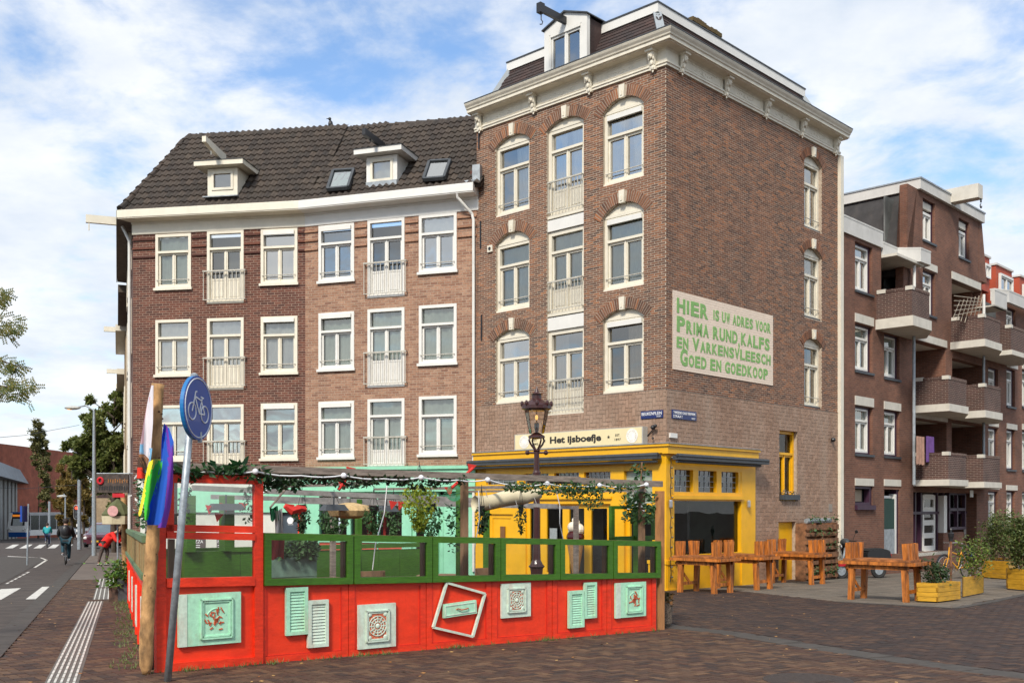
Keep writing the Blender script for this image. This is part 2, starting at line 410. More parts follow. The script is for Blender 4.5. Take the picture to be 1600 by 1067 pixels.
def leaf_mat(name, c1, c2, tl=.3):
 if name in MATS: return MATS[name]
 m = bpy.data.materials.new(name); MATS[name] = m; m.use_nodes = True
 t = m.node_tree; t.nodes.clear()
 o = t.nodes.new('ShaderNodeOutputMaterial'); mx = t.nodes.new('ShaderNodeMixShader'); d = t.nodes.new('ShaderNodeBsdfPrincipled'); r = t.nodes.new('ShaderNodeBsdfTranslucent')
 d.inputs['Roughness'].default_value = .55
 g = t.nodes.new('ShaderNodeNewGeometry'); mc = t.nodes.new('ShaderNodeMix'); mc.data_type = 'RGBA'
 mc.inputs[6].default_value = tuple(c1) + (1,); mc.inputs[7].default_value = tuple(c2) + (1,)
 t.links.new(g.outputs['Random Per Island'], mc.inputs[0]); t.links.new(mc.outputs[2], d.inputs['Base Color']); t.links.new(mc.outputs[2], r.inputs[0])
 mx.inputs[0].default_value = tl
 t.links.new(d.outputs[0], mx.inputs[1]); t.links.new(r.outputs[0], mx.inputs[2]); t.links.new(mx.outputs[0], o.inputs[0])
 return m
CREAM = mat('cream_paint', (.75, .69, .56), .45, .04, 3, dirt=.12, dirtcol=(.4, .33, .25))
WHITE = mat('white_paint', (.74, .72, .67), .45, .03, 3, dirt=.10, dirtcol=(.45, .42, .38))
CORNICE = mat('cornice_paint', (.76, .70, .57), .55, .06, 4, dirt=.25, dirtcol=(.35, .3, .22))
SOFFIT = mat('soffit_boards', (.42, .36, .27), .6, .1, 5, dirt=.4)
DARKIN = mat('interior_dark', (.035, .035, .038), .9, .3, 2)
GREYIN = mat('interior_grey', (.14, .145, .14), .9, .3, 1)
CURT = mat('curtain_white', (.80, .80, .76), .9, .06, 3)
CURTB = mat('curtain_beige', (.42, .34, .24), .9, .08, 3)
CURTG = mat('curtain_green', (.50, .58, .50), .9, .08, 3)
GLASS = glass_mat('window_glass', .34, (.93, .96, .94), wob=.05)
GLASSB = glass_mat('bright_glass', .5, (.9, .94, .93), wob=.08)
GLASSL = glass_mat('still_glass', .2, (.95, .97, .95), wob=.02)
GLASSC = glass_mat('clear_glass', .13, (.92, .95, .94))
GLASSD = glass_mat('shop_glass', .04, (.95, .97, .95))
ZINC = mat('zinc', (.34, .37, .39), .5, .15, 8, metal=.3, dirt=.3)
GALV = mat('galvanised_steel', (.36, .40, .43), .45, .18, 14, metal=.45, bump=.15, dirt=.2)
IRONR = mat('painted_railing', (.50, .47, .40), .5, .1, 9)
PIPEW = mat('white_pipe', (.72, .71, .66), .5, .05, 3, dirt=.2)
MORTAR = mat('mortar', (.43, .36, .28), .95, .15, 12, bump=.3)
MORTARL = mat('mortar_pale', (.43, .34, .26), .95, .15, 12, bump=.3)
MORTARD = mat('mortar_dark', (.38, .28, .21), .95, .15, 12, bump=.3)
BLACK = mat('black_paint', (.018, .018, .02), .4, .1, 8)
DKGREY = mat('dark_grey', (.05, .055, .06), .5, .15, 8)
YEL = mat('yellow_paint', (.83, .43, .008), .42, .05, 2.5, dirt=.10, dirtcol=(.35, .2, .03), bump=.05)
RED = mat('red_paint', (.82, .040, .008), .5, .12, 7, bump=.3, stretch=(1, 1, 3), dirt=.35, dirtcol=(.42, .012, .004))
REDRIM = mat('red_timber_edge', (.66, .022, .007), .5, .1, 9, dirt=.4, dirtcol=(.25, .03, .01))
GREENP = mat('green_paint', (.048, .150, .006), .5, .16, 9, bump=.4, stretch=(1, 1, 6), dirt=.35, dirtcol=(.02, .07, .006))
MINT = mat('mint_paint', (.28, .64, .43), .5, .06, 4, dirt=.2, dirtcol=(.3, .32, .22))
MINTW = mat('worn_mint_paint', (.42, .76, .54), .6, .08, 20, dirt=.5, dirtcol=(.45, .16, .08))
MINTWH = mat('worn_white_mint', (.6, .72, .6), .6, .08, 20, dirt=.5, dirtcol=(.5, .12, .06))
RUST = mat('rust_relief', (.55, .10, .04), .8, .3, 30)
WOODG = mat('weathered_wood', (.25, .20, .165), .85, .25, 5, bump=.4, stretch=(1, 1, 6), dirt=.3)
WOODB = mat('brown_wood', (.26, .15, .08), .8, .25, 6, bump=.35, stretch=(1, 1, .3), dirt=.3)
WOODO = mat('orange_stained_wood', (.50, .155, .022), .55, .4, 14, bump=.6, stretch=(1, 1, .15), dirt=.7, dirtcol=(.16, .05, .015))
WOODOD = mat('table_top_wood', (.34, .12, .03), .6, .3, 7, bump=.35, dirt=.6, dirtcol=(.08, .03, .015))
LOG = mat('peeled_log', (.48, .27, .11), .8, .35, 9, bump=1.0, stretch=(1, 1, .5), bscale=16, dirt=.75, dirtcol=(.17, .085, .035))
RUBBER = mat('rubber', (.02, .02, .02), .8, .1, 5)
STEEL = mat('bright_steel', (.55, .55, .56), .3, .05, 5, metal=.8)
SKIN = mat('skin', (.50, .29, .20), .6, .05, 5)
HAIR = mat('dark_hair', (.03, .02, .015), .7, .2, 20)
ASPH = mat('asphalt_brown', (.062, .047, .039), .9, .25, 2.5, bump=.4, bscale=60, dirt=.35, dirtcol=(.10, .08, .065))
CONC = mat('grey_tiles', (.20, .165, .13), .9, .16, 2, bump=.3, bscale=50, dirt=.4, dirtcol=(.10, .08, .06))
KERBM = mat('kerb_concrete', (.060, .051, .044), .9, .15, 5, bump=.3, dirt=.4)
SAND = mat('joint_sand', (.045, .034, .03), .95, .2, 9)
LINEP = mat('road_paint', (.62, .60, .55), .8, .12, 9, dirt=.35, dirtcol=(.12, .1, .09))
PAV = piece_mat('clay_pavers', [(.055, .030, .022), (.11, .060, .036), (.045, .030, .025), (.085, .042, .028), (.15, .085, .048), (.07, .042, .030)], .85, .22, (.04, .030, .026), .5)
PAVD = piece_mat('dark_clay_pavers', [(.038, .024, .021), (.064, .038, .029), (.034, .026, .024), (.054, .032, .026), (.10, .055, .034), (.042, .030, .027)], .85, .35, (.04, .03, .028), .4)
TILT = Matrix.Rotation(-math.atan(SLOPE), 4, 'X')
def sheet(name, poly, mat_, dz, kind='structure', parent=None):
 m = MB(); m.add([(p[0], p[1], gz(*p[:2]) + dz) for p in poly], [tuple(range(len(poly)))])
 return m.build(name, mat_, parent, kind=kind)
m = MB(); m.add([(-2500, -40, gz(0, -40) - .05), (2500, -40, gz(0, -40) - .05), (2500, 3500, gz(0, 3500) - .05), (-2500, 3500, gz(0, 3500) - .05)], [(0, 1, 2, 3)])
m.build('ground', ASPH, kind='structure')
def inside(P, poly):
 x, y = P[:, 0], P[:, 1]; r = np.zeros(len(P), bool); n = len(poly)
 for i in range(n):
  x1, y1 = poly[i][:2]; x2, y2 = poly[(i + 1) % n][:2]
  c = ((y1 > y) != (y2 > y));
  with np.errstate(divide='ignore', invalid='ignore'):
   r ^= c & (x < (x2 - x1) * (y - y1) / (y2 - y1 + 1e-12) + x1)
 return r
def herring(x0, x1, z0, z1, w):
 """herringbone 2:1 cells covering a rectangle: array of (xa,xb,za,zb)"""
 out = []
 K = int((x1 - x0 + z1 - z0) / w) + 8
 cx, cz = (x0 + x1) / 2 / w, (z0 + z1) / 2 / w
 ca, cb = (cx + cz) / 2, (cx - cz) / 4
 for i in range(-K, K):
  for j in range(-K // 2 - 2, K // 2 + 2):
   a = i + round(ca); b = j + round(cb)
   X = (a + 2 * b) * w; Z = (a - 2 * b) * w
   if X > x1 or X + 2 * w < x0 or Z > z1 or Z + 3 * w < z0: continue
   out.append((X, X + 2 * w, Z, Z + w)); out.append((X, X + w, Z + w, Z + 3 * w))
 return np.array(out)
def paved(name, poly, phi, w, mt, n_single, far=1e9):
 """a sheet of bedding sand with separate pavers on it"""
 root = MB()
 ca, sa = math.cos(-phi), math.sin(-phi)
 rp = [(p[0] * ca - p[1] * sa, p[0] * sa + p[1] * ca) for p in poly]
 root.add([(p[0], p[1], -.008) for p in rp], [tuple(range(len(rp)))])
 ro = root.build(name, SAND, kind='structure')
 ro.matrix_world = TILT @ Matrix.Rotation(phi, 4, 'Z')
 xs = [p[0] for p in rp]; ys = [p[1] for p in rp]
 H = herring(min(xs), max(xs), min(ys), max(ys), w)
 c = np.stack([(H[:, 0] + H[:, 1]) / 2, (H[:, 2] + H[:, 3]) / 2], 1)
 H = H[inside(c, rp)]; c = np.stack([(H[:, 0] + H[:, 1]) / 2, (H[:, 2] + H[:, 3]) / 2], 1)
 wx = c[:, 0] * math.cos(phi) - c[:, 1] * math.sin(phi); wy = c[:, 0] * math.sin(phi) + c[:, 1] * math.cos(phi)
 vis = (np.abs(wx / wy) < .49) & (wy > 9.7) & (wy < 40)
 score = np.where(vis, wy, 1e6 + wy); order = np.argsort(score)
 g = .0045
 sing = order[:n_single]; rest = order[n_single:]
 me = MB().box(-w + g, w - g, -w / 2 + g, w / 2 - g, -.04, 0)
 me.f = [me.f[i] for i in (1, 2, 3, 4, 5)]
 first = None
 for k in sing:
  a, b, c0, d = H[k]
  horiz = (b - a) > (d - c0)
  loc = ((a + b) / 2, (c0 + d) / 2, R.uniform(-.002, .0015))
  if first is None:
   first = me.build('paver', mt, ro, loc=loc)
   o = first
  else:
   o = first.copy(); C.objects.link(o); o.location = loc
  o.rotation_euler = (R.uniform(-.008, .008), R.uniform(-.008, .008), (0 if horiz else math.pi / 2) + R.uniform(-.01, .01))
 A = np.zeros((len(rest), 6)); hr = H[rest]
 A[:, 0] = hr[:, 0] + g; A[:, 1] = hr[:, 1] - g; A[:, 2] = hr[:, 2] + g; A[:, 3] = hr[:, 3] - g; A[:, 4] = -.04; A[:, 5] = NR.uniform(-.002, .0015, len(rest))
 boxes_np('pavers_beyond', A, mt, ro, QG, 'stuff', .0012)
 return ro
band_up = [G(1040, 980), G(1120, 989), G(1215, 1005), G(1355, 1027.5), G(1500, 1048), G(1600, 1060.8), Vector((6.2, 7.6, 0)), Vector((7.2, 5, 0))]
pre = [Vector((-.6, 24, 0)), Vector((.4, 19.5, 0)), Vector((1.4, 16.9, 0))]
curve = pre + band_up
KL = lambda y: -5.6 - (y - 11.4) * .381          # left kerb line of the footpath, x for y
foot = [(KL(5), 5), (KL(29.4), 29.4), (-8, 29.6), (-1.2, 28.4)] + [(p.x, p.y) for p in curve]
def offset(curve, d):
 o = []
 for i, p in enumerate(curve):
  t = (curve[min(i + 1, len(curve) - 1)] - curve[max(i - 1, 0)]); t.z = 0; t.normalize()
  o.append(Vector((p.x + t.y * -d, p.y + t.x * d, 0)))
 return o
curve2 = offset(curve, .42)
side = [(p.x, p.y) for p in curve2][::-1] + [(.4, 27.6), (3.5, 24.6), (5.04, 24.6), (6.5, 20.5), (7.97, 18.9), (11.2, 22.9), (19, 30), (24, 18), (22, 5)]
paved('pavement', foot, math.radians(38), .1, PAV, 300)
paved('side_road', side, math.radians(17), .1, PAVD, 300)
gut = empty('gutter', (0, 0, 0)); gut['kind'] = 'structure'
def along(cv, step):
 pts = [cv[0]];
 for a, b in zip(cv[:-1], cv[1:]):
  n = max(1, int((b - a).length / step))
  pts += [a.lerp(b, k / n) for k in range(1, n + 1)]
 return pts
Pd = along(curve, .5); c2 = offset(Pd, .41)
for i in range(len(Pd) - 1):
 q = [Pd[i].lerp(Pd[i + 1], .012), Pd[i].lerp(Pd[i + 1], .988), c2[i].lerp(c2[i + 1], .988), c2[i].lerp(c2[i + 1], .012)]
 dz = R.uniform(-.003, .001)
 m = MB(); vs = [(p.x, p.y, gz(p.x, p.y) - .05) for p in q] + [(p.x, p.y, gz(p.x, p.y) + dz) for p in q]
 m.hexa(vs); m.build('gutter_slab', KERBM, gut)
kb = empty('kerb', (0, 0, 0)); kb['kind'] = 'structure'
y = 7.0
while y < 60:
 x0, x1 = KL(y + .01), KL(y + .99)
 m = MB(); q = [(x0 - .30, y + .01 - .11), (x0 - .02, y + .01), (x1 - .02, y + .99), (x1 - .30, y + .99 - .11)]
 m.hexa([(a, b, gz(a, b) - .05) for a, b in q] + [(a, b, gz(a, b) + .004) for a, b in q]); m.build('kerb_stone', KERBM, kb); y += 1.0
gt = [(3.75, 24.3), (5.04, 24.6), (6.5, 20.5), (7.97, 18.9), (11.2, 22.9), (20, 31.5), (27, 44), (19.0, 41.5), (10.0, 31.6)]
ap = MB(); ap.add([(p[0], p[1], -.010) for p in gt], [tuple(range(len(gt)))]); apo = ap.build('apron', SAND, kind='structure'); apo.matrix_world = TILT
uu = Vector((.689, .724)); vv = Vector((-.724, .689)); cells = []
for i in range(-12, 110):
 for j in range(-60, 30):
  a = i * .3; b = j * .3; c = Vector((3.588, 24.3)) + uu * (a + .15) + vv * (b + .15); cells.append((a, b, c.x, c.y))
cells = np.array(cells); cells = cells[inside(cells[:, 2:], gt)]; cells = cells[np.argsort(cells[:, 3])]
GT = piece_mat('grey_paving_tiles', [(.12, .102, .082), (.17, .145, .115), (.14, .118, .095), (.20, .165, .13), (.155, .13, .10)], .9, .45, (.07, .058, .045), .7)
tile = MB().box(.004, .296, .004, .296, -.04, -.002); tile.f = [tile.f[i] for i in (1, 2, 3, 4, 5)]
ang = math.atan2(.724, .689); first = None
for (a, b, cx_, cy_) in cells[:300]:
 w = Vector((3.588, 24.3)) + uu * a + vv * b
 if first is None: first = o = tile.build('paving_tile', GT, apo)
 else: o = first.copy(); C.objects.link(o)
 o.location = (w.x, w.y, R.uniform(-.003, .001)); o.rotation_euler = (0, 0, ang)
rest = cells[300:]
A = np.zeros((len(rest), 6)); A[:, 0] = rest[:, 0] + .004; A[:, 1] = rest[:, 0] + .296; A[:, 2] = rest[:, 1] + .004; A[:, 3] = rest[:, 1] + .296; A[:, 4] = -.04; A[:, 5] = NR.uniform(-.004, 0, len(rest))
o = boxes_np('paving_tiles_beyond', A, GT, apo, QG, 'stuff'); o.location = (3.588, 24.3, 0); o.rotation_euler = (0, 0, ang)
ke = [Vector((6.5, 20.5, 0)), Vector((7.97, 18.9, 0)), Vector((9.2, 20.35, 0)), Vector((11.2, 22.9, 0)), Vector((20, 31.5, 0))]
ak = empty('kerb', (0, 0, 0)); ak['kind'] = 'structure'
pk = along(ke, 1.0); k2 = offset(pk, -.16)
for i in range(len(pk) - 1):
 q = [k2[i].lerp(k2[i + 1], .01), k2[i].lerp(k2[i + 1], .99), pk[i].lerp(pk[i + 1], .99), pk[i].lerp(pk[i + 1], .01)]
 m = MB(); m.hexa([(p.x, p.y, gz(p.x, p.y) - .06) for p in q] + [(p.x, p.y, gz(p.x, p.y) + .012) for p in q]); m.build('kerb_stone', KERBM, ak)
fp = [(KL(29.4), 29.4), (KL(62), 62), (-21.0, 62), (-9.3, 29.6)]
sheet('footpath', fp, mat('footpath_tiles', (.15, .12, .10), .9, .15, 2, bump=.3, bscale=40, dirt=.4), 0)
tl = empty('tactile_strip', (0, 0, 0)); tl['kind'] = 'structure'
TT = mat('tactile_grey', (.13, .115, .10), .85, .15, 8, bump=.2)
def strip(a, b, n, wd=.30):
 d = (b - a); d.z = 0; step = d.length / n; d.normalize(); s = Vector((d.y, -d.x, 0))
 for k in range(n):
  p = a + d * (k * step)
  q = [p, p + s * wd, p + s * wd + d * (step - .012), p + d * (step - .012)]
  m = MB(); m.hexa([(v.x, v.y, gz(v.x, v.y) - .04) for v in q] + [(v.x, v.y, gz(v.x, v.y) + .003) for v in q]); to = m.build('tactile_tile', TT, tl)
  r = MB()
  for j in range(5):
   o_ = s * (.022 + j * (wd - .075) / 4)
   q = [p + o_ + d * .012, p + o_ + s * .022 + d * .012, p + o_ + s * .022 + d * (step * .82), p + o_ + d * (step * .82)]
   r.hexa([(v.x, v.y, gz(v.x, v.y) + .0) for v in q] + [(v.x, v.y, gz(v.x, v.y) + .009) for v in q])
  r.build('rib', LINEP, to)
a0 = G(69.4, 1067); b0 = G(136.6, 939.7); dd = (a0 - b0).normalized()
strip(a0 + dd * 1.6, b0, 41)
strip(G(144.7, 936.5), G(150, 919), 16, .42); strip(G(151, 917.5), G(155, 904), 14, .42)
rm = empty('road_markings', (0, 0, 0)); rm['kind'] = 'structure'
def mark(pxs, dz=-.044):
 q = [G(x, y_) for x, y_ in pxs]; m = MB(); m.add([(p.x, p.y, gz(p.x, p.y) + dz) for p in q], [tuple(range(len(q)))]); m.build('marking', LINEP, rm)
mark([(40, 932.5), (78, 932), (95, 912.6), (66, 913.6)]); mark([(-40, 935), (2, 933), (33, 915.5), (2, 917)])
mark([(-120, 938), (-78, 936), (-30, 919), (-62, 921)])
for k in range(5): mark([(8 + k * 22, 855.5), (20 + k * 22, 855.2), (30 + k * 21, 849.5), (20 + k * 21, 849.7)])
for k in range(6): mark([(8 + k * 6.2, 909 - k * 3.2), (12 + k * 6.2, 909 - k * 3.2), (16 + k * 6.2, 907 - k * 3.2), (12.5 + k * 6.2, 907 - k * 3.2)])
mark([(52, 884.5), (56, 884.5), (75, 873), (72, 872.3)]); mark([(66, 871), (66, 869.8), (75, 873), (72, 874)]); mark([(12, 868), (12, 867), (66, 869.6), (66, 871)])
sheet('traffic_island', [G(-60, 935).to_2d(), G(8, 906).to_2d(), G(70, 873).to_2d(), G(62, 869.5).to_2d(), G(0, 867.5).to_2d(), G(-90, 880).to_2d()], KERBM, -.042)
mh = G(1262, 1062); mo = MB(); mo.lathe([(.42, -.03), (.42, .004), (.36, .006), (.34, .002), (.04, .002)], 32)
mo.build('manhole_cover', mat('cast_iron', (.06, .045, .038), .6, .2, 20, bump=.6, metal=.3), loc=mh)
tag(bpy.data.objects['manhole_cover'], 'round dark iron manhole cover in the brick paving', 'manhole cover')
def hole_interval(h, z):
 s0, s1, z0, z1, rise = h
 if z < z0 or z > z1 + rise: return None
 if z <= z1: return (s0, s1)
 a = (s1 - s0) / 2; Rr = (a * a + rise * rise) / (2 * rise); q = Rr - rise + (z - z1)
 w = math.sqrt(max(0, Rr * Rr - q * q)); c = (s0 + s1) / 2
 return (c - w, c + w) if w > .03 else None
def brick_course(s0, s1, z0, z1, holes, bl=.205, bh=.05, jt=.010, extra=None):
 out = []; nz = int((z1 - z0) / (bh + jt)); ph = (z1 - z0) / nz
 for r in range(nz):
  za = z0 + r * ph; zb = za + ph - jt; zc = (za + zb) / 2
  free = [(s0, s1)]
  for h in holes:
   iv = hole_interval(h, zc)
   if not iv: continue
   nf = []
   for (a, b) in free:
    if iv[1] <= a or iv[0] >= b: nf.append((a, b)); continue
    if iv[0] > a: nf.append((a, iv[0]))
    if iv[1] < b: nf.append((iv[1], b))
   free = nf
  off = (r % 2) * (bl + jt) / 2
  for (a, b) in free:
   k = math.floor((a - s0 - off) / (bl + jt))
   x = s0 + off + k * (bl + jt)
   while x < b:
    xa = max(x, a); xb = min(x + bl, b)
    if xb - xa > .025: out.append((xa, xb, za, zb))
    x += bl + jt
 return np.array(out)
def place_pieces(name, P, mt, wall, fr, n_single, proud=.004, depth=.02, full=None, jitter=.0016, rest_name=None):
 """P: (xa,xb,za,zb) pieces on a wall plane; the ones that show largest become objects"""
 if len(P) == 0: return
 w = P[:, 1] - P[:, 0]; h = P[:, 3] - P[:, 2]
 cx_ = (P[:, 0] + P[:, 1]) / 2
 wx = fr.o.x + fr.u.x * cx_; wy = fr.o.y + fr.u.y * cx_; cz_ = (P[:, 2] + P[:, 3]) / 2 + fr.zb
 dist = np.sqrt(wx ** 2 + wy ** 2 + (cz_ - CZ) ** 2)
 isfull = np.abs(w * h - (w * h).max()) < .0006
 order = np.argsort(np.where(isfull, dist, dist + 1000)); sing = order[:n_single]; sing = sing[isfull[sing]]
 mask = np.ones(len(P), bool); mask[sing] = False
 protos = {}
 for k in sing:
  kw = (round(float(w[k]), 3), round(float(h[k]), 3))
  loc = (P[k, 0], R.uniform(-jitter, jitter), P[k, 2])
  if kw not in protos:
   mb = MB().box(0, kw[0], -proud, depth, 0, kw[1]); mb.f = [mb.f[i] for i in (0, 1, 2, 3, 5)]
   o = protos[kw] = mb.build(name, mt, wall, loc=loc)
  else:
   o = protos[kw].copy(); C.objects.link(o); o.location = loc
 Q = P[mask]; A = np.zeros((len(Q), 6)); A[:, 0] = Q[:, 0]; A[:, 1] = Q[:, 1]; A[:, 4] = Q[:, 2]; A[:, 5] = Q[:, 3]
 A[:, 2] = -proud + NR.uniform(-jitter, jitter, len(Q)); A[:, 3] = depth
 boxes_np(rest_name or (name + 's_beyond'), A, mt, wall, QF, 'stuff')
def backing(name, s0, s1, z0, z1, holes, mt, parent, y=0.0, th=.3):
 """mortar face with openings, their reveals, and arch spandrels"""
 m = MB()
 xs = sorted(set([s0, s1] + [v for h in holes for v in (max(s0, h[0]), min(s1, h[1]))]))
 zs = sorted(set([z0, z1] + [v for h in holes for v in (max(z0, h[2]), min(z1, h[3] + h[4]))]))
 for a, b in zip(xs[:-1], xs[1:]):
  for c, d in zip(zs[:-1], zs[1:]):
   xm, zm = (a + b) / 2, (c + d) / 2
   if any(h[0] < xm < h[1] and h[2] < zm < h[3] + h[4] for h in holes): continue
   m.quad((a, y, c), (b, y, c), (b, y, d), (a, y, d))
 for (a, b, c, d, rise) in holes:
  m.quad((a, y, c), (a, y, d), (a, y + th, d), (a, y + th, c)); m.quad((b, y, d), (b, y, c), (b, y + th, c), (b, y + th, d))
  m.quad((b, y, c), (a, y, c), (a, y + th, c), (b, y + th, c))
  if rise:
   aw = (b - a) / 2; Rr = (aw * aw + rise * rise) / (2 * rise); cc = (a + b) / 2; zc = d + rise - Rr; N_ = 12
   t0 = math.asin(aw / Rr); pts = [(cc + Rr * math.sin(-t0 + 2 * t0 * i / N_), zc + Rr * math.cos(-t0 + 2 * t0 * i / N_)) for i in range(N_ + 1)]
   top = d + rise + 1e-3
   for p, q in zip(pts[:-1], pts[1:]):
    m.quad((p[0], y, p[1]), (q[0], y, q[1]), (q[0], y, top), (p[0], y, top))
    m.quad((p[0], y, p[1]), (p[0], y + th, p[1]), (q[0], y + th, q[1]), (q[0], y, q[1]))
  else:
   m.quad((a, y, d), (b, y, d), (b, y + th, d), (a, y + th, d))
 return m.build(name, mt, parent)
def arch_poly(a, b, d, rise, n=12, inset=0.0):
 aw = (b - a) / 2; Rr = (aw * aw + rise * rise) / (2 * rise); cc = (a + b) / 2; zc = d + rise - Rr
 t0 = math.asin(aw / Rr)
 return [(cc + (Rr - inset) * math.sin(-t0 + 2 * t0 * i / n), zc + (Rr - inset) * math.cos(-t0 + 2 * t0 * i / n)) for i in range(n + 1)]
def curtain(parent, a, b, z0, z1, y, mt, amp=.02, seed=0, kind='full'):
 rr = random.Random(seed); m = MB(); n = max(8, int((b - a) / .035)); ph = rr.uniform(0, 6)
 def strip_(x0, x1, zz0, gather=0.0):
  vs = []; fs = []
  for i in range(n + 1):
   t = i / n; x = x0 + (x1 - x0) * t
   dy = amp * math.sin(t * n * .9 + ph) + amp * .5 * math.sin(t * n * .37 + ph * 2)
   xb = x + (gather * (1 - t) if gather > 0 else gather * t) * .0
   vs += [(x, y + dy, z1), (x * (1 - abs(gather)) + (x0 if gather > 0 else x1) * abs(gather), y + dy * 1.2, zz0)]
  for i in range(n): fs.append((2 * i, 2 * i + 1, 2 * i + 3, 2 * i + 2))
  m.add(vs, fs)
 if kind == 'full': strip_(a, b, z0)
 elif kind == 'sides':
  w = (b - a) * .42; strip_(a, a + w, z0, .35); strip_(b - w, b, z0, -.35)
 elif kind == 'left': strip_(a, a + (b - a) * .45, z0, .1)
 elif kind == 'right': strip_(b - (b - a) * .5, b, z0, -.15)
 elif kind == 'top': strip_(a, b, z1 - (z1 - z0) * .3)
 return m.build('curtain', mt, parent, smooth=True)
def window(root, a, b, z0, z1, y=0.0, fm=None, style='casement', fw=.085, glass=None, cur=None, curm=None, shade_=False, bar=True, rise=0.0, sill=True, tr=.27, seed=0, mull=True, twin=True, low=.42, frontproud=.03, stub=None, rail=None, railext=.09, ledge=None):
 """a timber window in the local frame of a facade; y = depth of its frame behind the wall face"""
 fm = fm or CREAM; glass = glass or ((GLASS, GLASSB, GLASSL)[(seed * 7 // 3) % 3] if not cur or seed < 100 else GLASSL)
 if curm is CURTG: glass = GLASSL
 f = MB(); yf, yb = y - frontproud, y + .07
 f.box(a, a + fw, yf, yb, z0, z1); f.box(b - fw, b, yf, yb, z0, z1)
 f.box(a + fw, b - fw, yf, yb, z1 - fw, z1); f.box(a + fw, b - fw, yf, yb, z0, z0 + fw)
 zt = z1 - fw - (z1 - z0) * tr
 f.box(a + fw, b - fw, yf - .012, yb, zt - .045, zt + .02)
 if rise:
  pl = arch_poly(a, b, z1, rise); f.prism(pl, yf + .01, yb)      # arched board above the frame
  f.box(a, b, yf - .015, yb - .01, z1 - .015, z1 + .05)
 w = f.build('window', fm, root)
 s = MB(); zb = z0 + fw; cw = .055; ys = y + .0
 c = (a + b) / 2
 leaves_ = [(a + fw, c), (c, b - fw)] if twin else [(a + fw, b - fw)]
 panes = []
 for (p, q) in leaves_:
  lowz = zb + (zt - .045 - zb) * (low if style == 'door' else 0)
  s.box(p + .004, p + cw, ys, yb - .01, zb + .003, zt - .048); s.box(q - cw, q - .004, ys, yb - .01, zb + .003, zt - .048)
  s.box(p + cw, q - cw, ys, yb - .01, zt - .048 - cw, zt - .048); s.box(p + cw, q - cw, ys, yb - .01, zb + .003, zb + cw)
  if style == 'door':
   s.box(p + cw, q - cw, ys + .015, yb - .02, zb + cw, lowz); s.box(p + cw + .04, q - cw - .04, ys + .003, ys + .016, zb + cw + .06, lowz - .08)
   s.box(p + cw, q - cw, ys + .004, yb - .015, lowz - .03, lowz + .025)
  panes.append((p + cw - .004, q - cw + .004, (lowz if style == 'door' else zb + cw) - .004, zt - .048 - cw + .004))
 if twin: s.box(c - .022, c + .022, ys - .018, ys + .002, zb, zt - .05)
 s.build('sash', fm, w)
 yg = y + .045
 for (p, q, u, v) in panes:
  MB().quad((p, yg, u), (q, yg, u), (q, yg, v), (p, yg, v)).build('pane', glass, w)
 MB().quad((a + fw, yg, zt + .02), (b - fw, yg, zt + .02), (b - fw, yg, z1 - fw), (a + fw, yg, z1 - fw)).build('pane', glass, w)
 if sill:
  MB().box(a - .04, b + .04, yf - .05, yf, z0 - .045, z0 + .03).build('sill', fm if sill is True else sill, w)
 if shade_:
  MB().box(a + fw + .004, b - fw - .01, yf - .035, yf + .03, z1 - fw - .085, z1 - fw + .035).build('roller_shade_box', WHITE, w)
 if bar:
  zz_ = zb + (zt - zb) * .17
  MB().tube([(a + .05, yf - .03, zz_), (b - .05, yf - .03, zz_)], .013, 6).build('safety_bar', IRONR, w)
 if cur: curtain(w, a + fw, b - fw, z0 + fw, z1 - fw, y + .10, curm or CURT, seed=seed, kind=cur)
 if rail:
  zl, zh = rail; r = MB(); e = railext; yr = y - .14
  r.box(a - e, b + e, yr - .02, yr + .02, zh - .02, zh + .02); r.box(a - e, b + e, yr - .012, yr + .012, zl - .012, zl + .012)
  n = 10
  for i in range(n + 1):
   x = a - e + .02 + (b - a + 2 * e - .04) * i / n; r.box(x - .008, x + .008, yr - .008, yr + .008, zl, zh)
  for x in (a - e + .01, b + e - .01):
   r.box(x - .015, x + .015, yr, y + .0, zh - .015, zh + .015); r.box(x - .012, x + .012, yr, y + .0, zl - .012, zl + .012); r.box(x - .02, x + .02, y - .03, y - .004, zh - .12, zh + .03)
  r.build('balcony_railing', IRONR, w)
 return w
